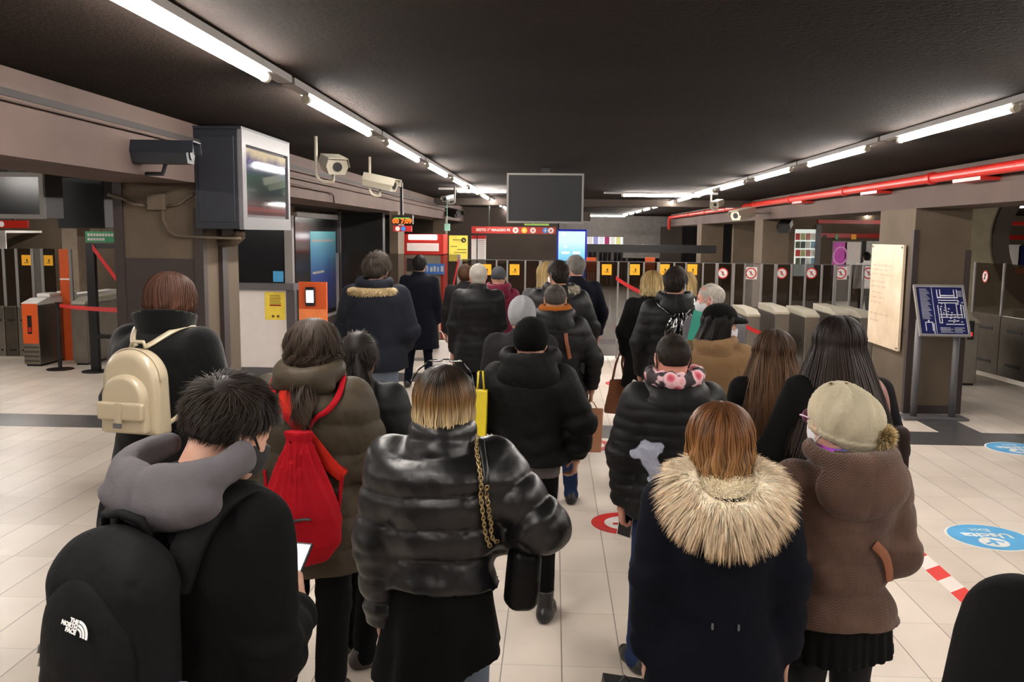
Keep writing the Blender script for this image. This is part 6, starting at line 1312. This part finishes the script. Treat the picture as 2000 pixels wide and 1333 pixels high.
for sd, pts in ((1, [(.175, -.24, zb3+.14), (.21, -.22, zb3+.28), (.215, -.20, zb3+.40)]), (-1, [(-.12, -.24, zb3+.10), (-.15, -.22, zb3+.25), (-.17, -.2, zb3+.36)])): pstrap(F, 'side_cord', pts, .018, .006, C_redc, e, off=.004)
e = pempty(F, 'cross_body_strap', (0, -.2, 1.2), 'broad red-orange strap slung across the olive padded coat', 'bag strap')
pstrap(F, 'webbing_band', [(-.09, -.08, .875*H), (-.07, -.18, .85*H), (-.03, -.24, .81*H), (.05, -.25, .745*H), (.14, -.23, .68*H), (.20, -.18, .635*H)], .058, .005, C_redw, e, off=.005, n=44, k=20)
e = pempty(F, 'carrier_bag', (-.30, .10, .92), 'black and yellow bag held at the left side of the olive padded coat', 'bag'); f = Fld((-.42, -.05, .80), (-.16, .30, 1.25), .009); f.u(f.rbox((-.29, .12, 1.06), (.08, .10, .13), .04), .01); f.F += .01*wob(f.X, f.Y, f.Z, 2, 3); f.cut(.98-f.Z); pfld(F, 'bag_body', f, C_blackp, e); f = Fld((-.42, -.05, .80), (-.16, .30, 1.05), .009); f.u(f.rbox((-.285, .12, .96), (.075, .095, .08), .04), .01); f.cut(f.Z-.985); pfld(F, 'yellow_base', f, mat('bright_yellow_plastic', (206, 182, 18), .5), e)
# ---- G  ponytail
G = Person('dark-haired woman with a ponytail and black coat, beside the olive padded coat', 704, 646, 4.2, head=-10, hyaw=18, arms={'L': HANG, 'R': ((.09, -.02, -.26), (-.05, .10, -.17))}, top=.014, feet=[(-.10, 0.05, 8), (.05, -.06, -40)], xtra=.0)
G.coat(C_blackp, hem=.47, bulk=.04, puff=(.10, .006), wr=.006, sleeve=(.07, .062, .05), collar=(.845, .078, .028, 1)); G.body(); G.legs(C_blackt, r=(.09, .066, .058)); G.shoes(C_shoe2)
G.hob('hair', join(cap_as_hair(.012, .009, low=-.05, r=.3), hair_short(2600, .06, .05, 1.0, .010, .0015, .15), tail_hair(900, (0, -.115, .03), (.05, -.235, -.30), .030, .045, .014, 14, .0018, sway=(0, -.05, 0))), H_dark)
b = MB(); b.tube([(.028*math.cos(a), -.112+.01*math.sin(a), .03+.028*math.sin(a)) for a in np.linspace(0, 2*math.pi, 16)], .010, 8); G.ob('hair_tie', G.hw(np.array(b.V)), b.F, cloth('dark_blue_velvet', (34, 34, 48), .8))
# ---- H  cream backpack
Hh = Person('woman with a red-brown bob and high-collared black coat, wearing the cream backpack', 330, 527, 4.35, head=-11, hyaw=-8, hpitch=4, arms={'L': ((.08, .0, -.26), (-.02, .10, -.18)), 'R': ((.085, .0, -.26), (-.03, .12, -.17))}, top=.02)
C_fluff = cloth('fluffy_black_wool', (17, 16, 18), .95, bscale=120, b=.6, sheen=.15)
Hh.coat(C_fluff, hem=.40, bulk=.065, wr=.006, sleeve=(.078, .07, .06), flare=.03, h=.012)
f = Fld((-.2, -.2, .80*Hh.H), (.22, .2, .93*Hh.H), .010); q = np.sqrt(f.X**2+(f.Y+.0)**2); f.F = np.maximum(np.abs(q-.115-.22*(f.Z-.85*Hh.H))-.020, np.maximum(.81*Hh.H-f.Z, f.Z-.895*Hh.H-.25*(f.Y+.02)*-1-.12*f.X))+.004*wob(f.X, f.Y, f.Z, 1.5, 1); pfld(Hh, 'high_collar', f, C_fluff, Hh.root)
Hh.body(); Hh.legs(C_blackt); Hh.shoes(C_shoe)
Hh.hob('hair', join(cap_as_hair(.014, .009, low=-.06), hair_long(2000, .075, .026, 1.0, .003, 15, curl_in=.04, span=140, back=.0, w=.0026, k=16)), H_redbr)
e = pempty(Hh, 'backpack', (0, -.27, 1.03), 'small cream leather backpack on the fluffy black coat', 'backpack'); C_cr = mat('cream_leather', (176, 163, 138), .32, var=.03, bump=.1, bscale=90, coat=.2)
def arch(f, c, w, d, z0, z1, r):
    zc = z1-w; q = np.where(f.Z > zc, np.sqrt((f.X-c[0])**2+(f.Z-zc)**2)-w, np.abs(f.X-c[0])-w*(1+.06*(zc-f.Z)/(zc-z0))); q = np.maximum(q, z0-f.Z); dy = np.abs(f.Y-c[1])-d; a = q+r; b = dy+r; return np.sqrt(np.maximum(a, 0)**2+np.maximum(b, 0)**2)+np.minimum(np.maximum(a, b), 0)-r
zb4 = 1.13; f = Fld((-.22, -.44, zb4-.04), (.22, -.10, zb4+.47), .008); f.F = arch(f, (0, -.245), .145, .065, zb4, zb4+.40, .035); pfld(Hh, 'bag_body', f, C_cr, e)
f = Fld((-.2, -.46, zb4-.04), (.2, -.2, zb4+.42), .008); f.F = arch(f, (0, -.325), .112, .032, zb4+.02, zb4+.29, .02); pfld(Hh, 'front_pocket', f, C_cr, e)
f = Fld((-.2, -.46, zb4+.05), (.2, -.2, zb4+.2), .006); f.u(f.rbox((0, -.362, zb4+.125), (.120, .016, .042), .012), .01); pfld(Hh, 'flap', f, C_cr, e)
b = MB().cbox((0, -.384, zb4+.118), (.032, .008, .10)); mesh_obj('closing_tab', Hh.w(np.array(b.V)), b.F, C_cr, e); b = MB().cbox((0, -.39, zb4+.062), (.04, .008, .022)); mesh_obj('clasp', Hh.w(np.array(b.V)), b.F, M_grey, e)
b = MB(); b.tube([(.150*math.cos(a), -.27, zb4+.255+.150*math.sin(a)) for a in np.linspace(0, math.pi, 20)], .004, 6); mesh_obj('piping', Hh.w(np.array(b.V)), b.F, C_cr, e, True)
b = MB(); b.tube([(-.04, -.22, zb4+.40), (-.03, -.22, zb4+.43), (.03, -.22, zb4+.43), (.04, -.22, zb4+.40)], .009, 8); mesh_obj('top_handle', Hh.w(np.array(b.V)), b.F, C_cr, e, True)
for sd in (-1, 1): pstrap(Hh, 'shoulder_strap', [(sd*.025, -.20, zb4+.40), (sd*.06, -.2, 1.57), (sd*.10, -.14, 1.61), (sd*.125, -.04, 1.63), (sd*.13, .08, 1.55)], .030, .007, C_cr, e, off=.006)
pstrap(Hh, 'lower_strap', [(.13, -.20, zb4+.04), (.20, -.17, zb4+.10), (.26, -.08, zb4+.2)], .022, .006, C_cr, e, free=True, n=16); 
# ---- I  navy parka with fur collar
I = Person('tall man in a blue-grey parka with tan fur trimmed hood, light jeans', 735, 494, 7.6, head=-3, hyaw=-18, arms={'L': ((.07, .0, -.27), (.0, .04, -.22)), 'R': ((.085, .0, -.26), (-.06, .13, -.12))}, top=.014, feet=[(-.06, 0, 5), (.16, .02, -5)], near=False)
I.coat(C_dnavy, hem=.485, bulk=.075, wr=.007, sleeve=(.082, .076, .062)); I.hood(C_dnavy, w=.15, d=.07, hgt=.09, rim=.034, drop=-.035); I.body(); I.legs(C_ljean, r=(.1, .075, .068)); I.shoes(C_shoe)
I.hob('hair', cap(hair_short(2600, .045, .3, 1.3, .014, .0022, .3)), hair_mat('hair_greying_brown', (62, 54, 48), (70, 60, 54), (96, 86, 78)))
H = I.H; t = np.linspace(-.66*math.pi, .66*math.pi, 18); ring = np.stack([np.sin(t)*.175, -.075-np.cos(t)*.11, .845*H+0*t-.01], 1); rt, nr, fl = fur_ring(I, ring, .02, 4500, .03, None)
f = Fld((-.24, -.25, .80*H), (.24, .1, .89*H), .014)
for i in range(17): f.u(f.cone(ring[i], ring[i+1], .026, .026)[0], .02)
V0, Q0 = f.mesh(); hd = join((V0, Q0, np.full(len(V0), .3), np.full(len(V0), .5)), fur(rt, nr, fl, np.full(len(rt), .026), .0026, 4, .3, .4)); I.ob('fur_trim', hd[0], hd[1], hair_mat('tan_coat_fur', (170, 146, 104), (206, 184, 140), (220, 200, 160), dk=.85, streak=.3), attrs={'along': hd[2], 'rnd': hd[3]})
# ---- J  dark overcoat far left
def simple(label, px, yt, Y, coatm, hem, hairT, hairm, pants=C_blackt, bulk=.03, puff=None, hat=None, hoodm=None, **k):
    ck = k.pop('coat', {}); p = Person(label, px, yt, Y, near=k.pop('near', False), **k); p.coat(coatm, hem=hem, bulk=bulk, puff=puff, **ck)
    if hoodm: p.hood(hoodm)
    p.body(); p.legs(pants); p.shoes(C_shoe)
    if hairT is not None: p.hob('hair', hairT, hairm)
    if hat: p.beanie(**hat)
    return p
SH = lambda n=1500, L=.03, **k: cap(hair_short(n, L, .3, 1.2, .008, .0026, .25, **k))
J = simple('man in a long dark overcoat with short black hair before the red ticket machine', 820, 498, 12.0, C_navy, .30, SH(1400, .035), H_black, C_dkjean, .045, coat=dict(flare=.04, collar=(.868, .066, .028, 1)), feet=[(-.16, .0, 5), (.14, 0, -5)], head=-4, top=.016)
K = simple('white-haired man in a long dark quilted coat, back to the camera', 935, 513, 9.0, C_blackp, .40, cap(hair_short(1800, .022, .25, 1, .004, .0026, .15, crown=.8), thick=.003), H_white, C_dkjean, .05, (.075, .005), coat=dict(collar=(.872, .068, .028, 1)), skin=S_pink, hyaw=8, arms={'L': HANG, 'R': IN})
L_ = simple('brown-haired person half hidden behind the white-haired man', 909, 517, 11.2, C_dgrey, .45, SH(1300, .04), H_brown, skin=S_light)
M_ = simple('person in a burgundy hooded coat and a dark grey knit hat', 974, 519, 10.6, C_burg, .45, None, None, C_blackt, .045, (.1, .006), hat=dict(m=cloth('dark_grey_knit', (92, 94, 98), .95, bscale=60, b=.6), r=(.09, .108, .10), low=-.05), hoodm=C_burg, top=.03)
# ---- N O P  middle of the queue
N = simple('person in a light grey knit hat and a dark grey coat', 1020, 578, 6.1, C_dgrey, .45, None, None, C_blackt, .05, (.11, .007), hat=dict(m=cloth('pale_grey_knit', (176, 176, 180), .95, bscale=50, b=.8, fold=.4), r=(.100, .118, .125), c=(0, -.02, .03), low=-.085, folds=.004), top=.03, near=True, xtra=0)
O = Person('woman in black knit hat and black hooded jacket over a grey sweater', 1038, 617, 4.75, head=-5, arms={'L': ((.07, .0, -.26), (-.03, .13, -.15)), 'R': ((.115, -.03, -.23), (-.02, .05, -.18))}, top=.03, feet=[(-.07, .25, 4), (.105, -.02, -6)])
O.coat(cloth('black_softshell', (33, 32, 34), .7, fold=.5), hem=.545, bulk=.05, wr=.009, sleeve=(.074, .066, .056)); O.hood(cloth('black_softshell', (33, 32, 34)), w=.165, d=.085, hgt=.12, drop=-.022, open_=.82); O.body(); O.skirt(cloth('grey_sweater', (132, 126, 128), .95, bscale=90, b=.5), .80, .90, .175, .178, name='sweater_hem'); O.legs(C_blackt, r=(.082, .058, .042), name='leggings'); O.shoes(C_shoe, boot=.17)
O.beanie(cloth('black_knit', (20, 19, 20), .95, bscale=60, b=.8), r=(.099, .115, .112), c=(0, -.018, .035), low=-.115, rim=.004)
P = simple('man with faded short hair in a black padded jacket over an ochre hood', 1085, 554, 6.9, C_blackp, .50, cap(hair_short(2200, .014, .35, 1.8, .003, .0018, .2), thick=.0025, low=.0), H_salt, C_jean, .055, (.12, .007), hoodm=C_blackp, skin=S_tan, near=True, feet=[(-.1, .1, 5), (.15, -.02, -6)], arms={'L': HANG, 'R': ((.13, -.02, -.24), (-.01, .05, -.22))})
f = Fld((-.17, -.19, .82*P.H), (.17, .15, .94*P.H), .009); q = np.sqrt(f.X**2+((f.Y+.01)/.95)**2); f.F = np.sqrt((q-.098)**2+((f.Z-.892*P.H-.10*(f.Y))*.8)**2)-.032+.004*wob(f.X, f.Y, f.Z, 2, 2); pfld(P, 'ochre_hood', f, C_orange, P.root)
e = pempty(P, 'shoulder_strap', (.05, -.2, 1.2), 'tan leather strap over the shoulder of the black padded jacket in the middle', 'bag strap'); pstrap(P, 'leather_band', [(.09, -.25, .80*P.H), (.10, -.24, .75*P.H), (.13, -.22, .68*P.H)], .03, .006, mat('tan_leather', (124, 70, 44), .5), e, off=.008)
Q = simple('dark-haired man with a white mask, black parka with a grey fur edge', 1093, 508, 8.3, C_blackp, .42, SH(1500, .03), H_dark, C_blackt, .07, (.14, .006), hoodm=C_blackp, hyaw=32, skin=S_tan, arms={'L': IN, 'R': ((.11, -.03, -.25), (-.04, .08, -.18))}); Q.mask(C_mask)
H = Q.H; t = np.linspace(.15*math.pi, .72*math.pi, 10); ring = np.stack([np.sin(t)*.14, -.05-np.cos(t)*.11, .865*H+0*t], 1); rt, nr, fl = fur_ring(Q, ring, .015, 1200, .02, None); hd = fur(rt, nr, fl, np.full(len(rt), .035), .0035, 4, .2, .3); Q.ob('fur_trim', hd[0], hd[1], hair_mat('grey_fur', (150, 142, 128), (176, 168, 152), (190, 184, 170), dk=.9), attrs={'along': hd[2], 'rnd': hd[3]})
R_ = simple('grey-haired man with a mask turning left, in a dark navy coat', 1127, 498, 9.9, C_navy, .42, SH(1500, .03), H_grey, C_blackt, .04, hyaw=35, skin=S_pink, coat=dict(collar=(.84, .07, .026, 1)), arms={'L': IN, 'R': ((.09, -.02, -.25), (-.03, .06, -.2))}); R_.mask(C_mask)
S = simple('woman with long straight blonde hair in a light grey coat', 1070, 510, 9.2, C_gcoat, .45, cap(hair_long(900, .26, .02, 1.0, .004, 10, span=140, back=.05, w=.004, k=14)), H_blond, bulk=.035, hyaw=12, head=8)
e = pempty(S, 'shoulder_strap', (-.1, -.1, 1.3), 'thin black bag strap on the light grey coat', 'bag strap'); pstrap(S, 'strap_band', [(-.10, -.02, .83*S.H), (-.13, -.13, .77*S.H), (-.12, -.17, .68*S.H)], .022, .005, M_blk, e, off=.008)
# ---- T U V W X right side
T = simple('blonde woman in a long black coat carrying a brown leather bag', 1273, 528, 8.7, C_black, .36, cap(hair_long(1100, .10, .025, 1.2, .006, 14, span=140, back=.02, w=.0036, k=14)), H_blond, bulk=.045, coat=dict(flare=.05), arms={'L': ((.09, .0, -.25), (-.03, .06, -.20)), 'R': HANG}, head=8, hyaw=-10)
C_cog = mat('cognac_leather', (112, 62, 28), .5, var=.2, bump=.3)
w_ = T.arm(-1)[2]; q = w_+np.array([-.05, .02, -.10]); e = pempty(T, 'handbag', (q[0], q[1], q[2]-.50), 'brown leather shoulder bag held by the blonde in the long black coat', 'handbag')
f = Fld((q[0]-.2, q[1]-.2, q[2]-.56), (q[0]+.2, q[1]+.2, q[2]), .009); tz = np.clip((f.Z-(q[2]-.5))/.33, 0, 1); f.F = (np.sqrt(((f.X-q[0])/(.135-.05*tz))**2+((f.Y-q[1])/(.08-.05*tz))**2)-1)*.06+.006*wob(f.X, f.Y, f.Z, 2, 1); f.cut(q[2]-.5-f.Z); f.cut(f.Z-q[2]+.17); pfld(T, 'bag_body', f, C_cog, e)
for dx in (-.02, .02): b = MB().tube([(q[0]-.06, q[1]+dx, q[2]-.18), (q[0]-.03, q[1]+dx, q[2]-.02), (w_[0]-.01, w_[1]+dx, w_[2]+.10), (q[0]+.03, q[1]+dx, q[2]-.02), (q[0]+.06, q[1]+dx, q[2]-.18)], .007, 6); mesh_obj('handle', T.w(np.array(b.V)), b.F, C_cog, e, True)
U = simple('man in a black padded jacket with a glossy black leather backpack', 1318, 521, 7.5, C_blackp, .47, SH(2200, .035), H_dark, C_blackt, .05, (.085, .006), hoodm=C_blackp, hyaw=-26, skin=S_tan, near=True, arms={'L': ((.09, -.01, -.26), (-.02, .05, -.24)), 'R': IN}); U.mask(C_maskl)
e = pempty(U, 'backpack', (.03, -.28, 1.0), 'glossy black leather backpack with sagging folds on the black padded jacket', 'backpack'); f = Fld((-.2, -.45, 1.0), (.24, -.10, 1.54), .009); f.u(f.ell((.03, -.255, 1.29), (.145, .10, .185)), .01); f.F += .009*np.sin(np.arctan2(f.X-.02, f.Z-1.56)*22)*np.clip((f.Z-1.08)*4, 0, 1)+.007*wob(f.X, f.Y, f.Z, 2, 1); C_gl = cloth('glossy_black_leather', (20, 19, 20), .16, bscale=30, b=.2, fold=.8, spec=.8); pfld(U, 'bag_body', f, C_gl, e)
for sd in (-1, 1): pstrap(U, 'shoulder_strap', [(.02+sd*.02, -.24, 1.42), (sd*.08, -.2, 1.47), (sd*.12, -.1, 1.49), (sd*.13, .0, 1.5)], .03, .008, C_gl, e, off=.006)
hp = U.hands_at[-1]; q = hp[0]+hp[1] @ np.array([0, .0, -.15]); b = MB().cbox(U.w(q[None])[0], (.20, .03, .13), 0, RM(20, 25, -20)); tag(b.build('paper_sheet', M_white), 'crumpled white paper in the left hand of the man with the leather backpack', 'paper')
V_ = simple('long-haired blonde seen behind the man with the leather backpack', 1340, 530, 9.2, C_dgrey, .45, cap(hair_long(900, .2, .02, 1.0, .004, 10, span=140, back=.04, w=.004, k=14)), H_blond, head=-4, hyaw=-10)
Wm = simple('old man with thin white hair and a mask turning left, grey coat', 1392, 551, 7.0, C_gcoat, .42, cap(hair_short(2400, .022, .3, .8, .003, .002, .25, crown=.55, front=.8), thick=.001, low=.015, r=.8), H_white, C_dgrey, .06, near=True, skin=S_pink, head=25, hyaw=48, hpitch=4, arms={'L': HOLD, 'R': IN}); Wm.mask(C_mask)
e = empty('folder', at(1352, 690, 6.75), 'bright teal folder held upright beside the old man in grey', 'folder'); pa, pb = at(1370, 612, 6.75), at(1358, 690, 6.7)
R9 = RM(0, 12, -35); MB().cbox((pa+pb)/2, (.15, .012, .32), 0, R9).build('cover', mat('teal_card', (20, 128, 110), .5), e); MB().cbox((pa+pb)/2+R9 @ np.array([.0, .009, .0]), (.13, .008, .31), 0, R9).build('sheets', M_white, e)
X = Person('woman in a black brimmed cap, camel coat and white mask, long black hair', 1403, 588, 5.7, head=-22, hyaw=-52, hpitch=2, arms={'L': IN, 'R': ((.07, .0, -.26), (-.07, .15, -.06))}, top=.035)
X.coat(C_camel, hem=.38, bulk=.045, wr=.006, flare=.04, sleeve=(.072, .064, .055)); X.hood(C_camel, w=.13, d=.06, hgt=.09); X.body(); X.legs(C_blackt); X.shoes(C_shoe); X.mask(C_mask)
X.hob('hair', join(cap_as_hair(.010, .009, low=-.06), hair_long(1900, .34, .018, 1.0, .012, 11, span=104, back=.075, w=.003, k=18)), H_black)
f = Fld((-.16, -.18, -.04), (.16, .22, .2), .007); f.u(f.ell((0, -.015, .055), (.100, .118, .088)), .01); f.cut(-(f.Z-.015)); f.u(np.maximum(f.ell((0, .05, .025), (.092, .135, .035)), -f.ell((0, .05, .004), (.088, .13, .03))), .01); f.cut(-f.ell((0, -.01, -.03), (.078, .098, .09))); f.F = f.F+.001*np.sin(f.Z*400); V, Qf = f.mesh(); X.ob('brimmed_cap', X.hw(V), Qf, cloth('black_felt', (18, 17, 18), .95, bscale=100, b=.5))
# ---- Y  short hair, floral hood
Y_ = Person('person with cropped dark hair, black quilted jacket with floral hood lining, jeans', 1315, 650, 4.25, head=6, arms={'L': ((.075, -.01, -.27), (-.01, .03, -.25)), 'R': ((.07, .0, -.27), (-.04, .12, -.18))}, top=.008, feet=[(-.15, -.05, 12), (.10, .08, -6)], skin=S_pink)
Y_.coat(C_blackp, hem=.462, bulk=.045, puff=(.060, .010), wr=.005, sleeve=(.070, .062, .050)); Y_.hood(C_blackp, w=.16, d=.075, hgt=.085, drop=.025, puff=.004, open_=.9, rim=.024)
Y_.body(hcurl=(.8, .5)); Y_.legs(C_jean, r=(.092, .068, .060)); Y_.shoes(C_shoe)
Y_.hob('hair', cap(hair_short(6500, .009, .5, 1.2, .002, .0011, .2), thick=.002, low=-.03), H_dark); Y_.mask(C_maskb)
t = NT('floral_lining'); v = t.coord('Object'); vo = t.n('ShaderNodeTexVoronoi'); vo.inputs['Scale'].default_value = 17; t.l(v, vo.inputs['Vector']); nz = t.noise(26, 3, v); dd_ = t.math('ADD', vo.outputs['Distance'], t.math('MULTIPLY', t.math('SUBTRACT', nz.outputs['Fac'], .5), .5))
t.l(t.ramp(dd_, [(.12, srgb((160, 40, 60))), (.30, srgb((196, 92, 108))), (.48, srgb((206, 166, 170))), (.60, srgb((196, 160, 166))), (.66, srgb((40, 30, 34)))], 'LINEAR'), t.b.inputs['Base Color']); t.set(rough=.75); f = Fld((-.2, -.2, .81*Y_.H), (.2, .14, .95*Y_.H), .008); q = np.sqrt((f.X/1.1)**2+((f.Y+.01)/.95)**2); f.F = np.sqrt((q-.098)**2+((f.Z-.880*Y_.H-.10*f.Y-.18*np.maximum(0, np.abs(f.X)-.09))*.72)**2)-.030+.006*wob(f.X, f.Y, f.Z, 2.2, 2)+.003*np.sin(np.arctan2(f.X, f.Y)*14); pfld(Y_, 'floral_hood_lining', f, t.m, Y_.root)
for sd in (-1, 1): b = MB().tube([(sd*.086, -.006, -.035), (sd*.088, -.006, -.055), (sd*.088, -.004, -.065)], .003, 6); Y_.ob('earring', Y_.hw(np.array(b.V)), b.F, M_gold)
hp = Y_.hands_at[-1]; phone(Y_, hp[0]+hp[1] @ np.array([.02, .01, -.10]), RM(10, 10, -30), 'white phone in the left hand of the person with the floral hood', m=M_white)
e = pempty(Y_, 'plastic_bag', (-.12, -.24, 1.0), 'crumpled clear plastic bag hanging on the back of the black quilted jacket', 'bag'); f = Fld((-.30, -.36, .91), (.02, -.10, 1.25), .006); f.u(f.cone((-.215, -.20, 1.10), (-.11, -.21, 1.13), .022, .030)[0], .01); f.u(f.cone((-.16, -.21, 1.11), (-.12, -.21, .99), .045, .032)[0], .02); f.F += .012*wob(f.X*2.6, f.Y*2, f.Z*2.4, 2.4, 5)+.007*np.abs(np.sin(f.X*90+60*f.Z))*np.sin(f.Z*70-30*f.Y+f.X*40); t = NT('clear_plastic'); t.set(color=srgb((190, 194, 214)), rough=.12, alpha=.34, spec=.9); pfld(Y_, 'film', f, t.m, e, smooth=False)
# ---- Z, AA long hair
Z_ = Person('woman with long wavy brown hair, black coat, left of the darker long hair', 1512, 642, 4.7, head=-2, top=.014); Z_.coat(C_black, hem=.45, bulk=.018, sleeve=(.056, .052, .045)); Z_.body(); Z_.legs(C_blackt); Z_.shoes(C_shoe)
Z_.hob('hair', join(cap_as_hair(.012, .009, low=-.06), hair_long(3000, .40, .026, 1.9, .012, 12, span=140, back=.085, w=.0026, k=22, jit=.1)), H_longbr)
AA = Person('woman with very long straight dark hair and black coat, before the marble plaque', 1640, 615, 4.05, head=2, hyaw=4, top=.014, arms={'L': ((.09, .02, -.26), (-.04, .16, -.10)), 'R': ((.075, .0, -.26), (-.02, .10, -.18))}); AA.coat(C_black, hem=.45, bulk=.025, sleeve=(.060, .058, .048)); AA.body(); AA.legs(C_blackt); AA.shoes(C_shoe)
AA.hob('hair', join(cap_as_hair(.012, .009, low=-.06), hair_long(3200, .43, .024, 2.0, .004, 8, span=140, back=.095, w=.0027, k=22, jit=.08)), H_longdk)
e = pempty(AA, 'handbag', (.20, -.10, 1.05), 'dark brown bag at the right shoulder of the woman with very long dark hair', 'handbag'); f = Fld((.08, -.2, .95), (.36, .18, 1.45), .010); f.u(f.rbox((.235, -.02, 1.13), (.06, .10, .13), .04), .01); pfld(AA, 'bag_body', f, C_brown, e); pstrap(AA, 'strap', [(.10, -.02, .83*AA.H), (.15, -.10, .80*AA.H), (.20, -.12, 1.22)], .03, .006, mat('rose_brown_leather', (120, 78, 70), .5), e, off=.008)
BBp = simple('dark-haired person sitting far off at the right under the glass door', 1693, 494, 22.0, M_white, .5, SH(500, .04), H_black, H=1.74)
# ---- bags standing or hanging between people
def bag(px, py0, px1, py1, Y, th, m, label, handle=True, name='shopping_bag', yaw=0):
    a = at(px, py0, Y); b_ = at(px1, py1, Y); c = (a+b_)/2; w = abs(b_[0]-a[0]); h = abs(a[2]-b_[2]); e = empty(name, (c[0], Y, min(a[2], b_[2])), label, 'bag'); R = RM(0, 0, yaw)
    f = MB(); t = .85; V = [np.array(v) for v in ((-w/2*t, -th/2, -h/2), (w/2*t, -th/2, -h/2), (w/2*t, th/2, -h/2), (-w/2*t, th/2, -h/2), (-w/2, -th/4, h/2), (w/2, -th/4, h/2), (w/2, th/4, h/2), (-w/2, th/4, h/2))]
    f.add([c+R @ v for v in V], [(0, 3, 2, 1), (4, 5, 6, 7), (0, 1, 5, 4), (1, 2, 6, 5), (2, 3, 7, 6), (3, 0, 4, 7)]); f.build('bag_body', m, e, bevel=.006)
    if handle: MB().tube([c+R @ np.array([-w*.25, 0, h/2-.01]), c+R @ np.array([-w*.15, 0, h/2+.10]), c+R @ np.array([w*.15, 0, h/2+.10]), c+R @ np.array([w*.25, 0, h/2-.01])], .005, 6).build('handle', m, e, smooth=True)
    return e
def hang_bag(p, sd, w, h, th, m, label, drop=.10, yaw=0, px=None):
    hp = p.hands_at[sd]; q = hp[0]+hp[1] @ np.array([0, 0, -.10]); c = p.w(q[None])[0]; e = empty('shopping_bag', (c[0], c[1], c[2]-drop-h), label, 'bag'); R = RM(0, 0, yaw); cc = c-[0, 0, drop+h/2]; t = .88
    V = [np.array(v) for v in ((-w/2*t, -th/2, -h/2), (w/2*t, -th/2, -h/2), (w/2*t, th/2, -h/2), (-w/2*t, th/2, -h/2), (-w/2, -th/4, h/2), (w/2, -th/4, h/2), (w/2, th/4, h/2), (-w/2, th/4, h/2))]
    MB().add([cc+R @ v for v in V], [(0, 3, 2, 1), (4, 5, 6, 7), (0, 1, 5, 4), (1, 2, 6, 5), (2, 3, 7, 6), (3, 0, 4, 7)]).build('bag_body', m, e, bevel=.006)
    MB().tube([cc+R @ np.array([-w*.28, 0, h/2-.01]), cc+R @ np.array([-w*.12, 0, h/2+drop*.8]), cc+[0, 0, h/2+drop], cc+R @ np.array([w*.12, 0, h/2+drop*.8]), cc+R @ np.array([w*.28, 0, h/2-.01])], .005, 6).build('handle', m, e, smooth=True); return e
hang_bag(P, 1, .20, .34, .10, mat('kraft_paper', (170, 120, 90), .8), 'brown kraft paper bag hanging beside the black sleeve in the middle', .06)
hang_bag(J, 1, .30, .40, .12, M_white, 'white carrier bag held by the man in the long dark overcoat', .14)
hang_bag(K, 1, .16, .24, .08, M_lgrey, 'pale grey paper bag beside the white-haired man', .05)
e = bag(925, 762, 952, 850, 4.60, .12, mat('bright_yellow_plastic', (206, 182, 18), .5), 'bright yellow bag with a black foot, tucked beside the black hooded jacket', handle=True)
a_ = at(930, 842, 4.66); b__ = at(972, 900, 4.66); MB().box((a_[0], 4.62, b__[2]), (b__[0], 4.76, a_[2])).build('black_foot', C_blackp, e, bevel=.01); text_part('lettering', 'OM', .05, TR(*at(957, 855, 4.615)), M_white, e, bold=.001)
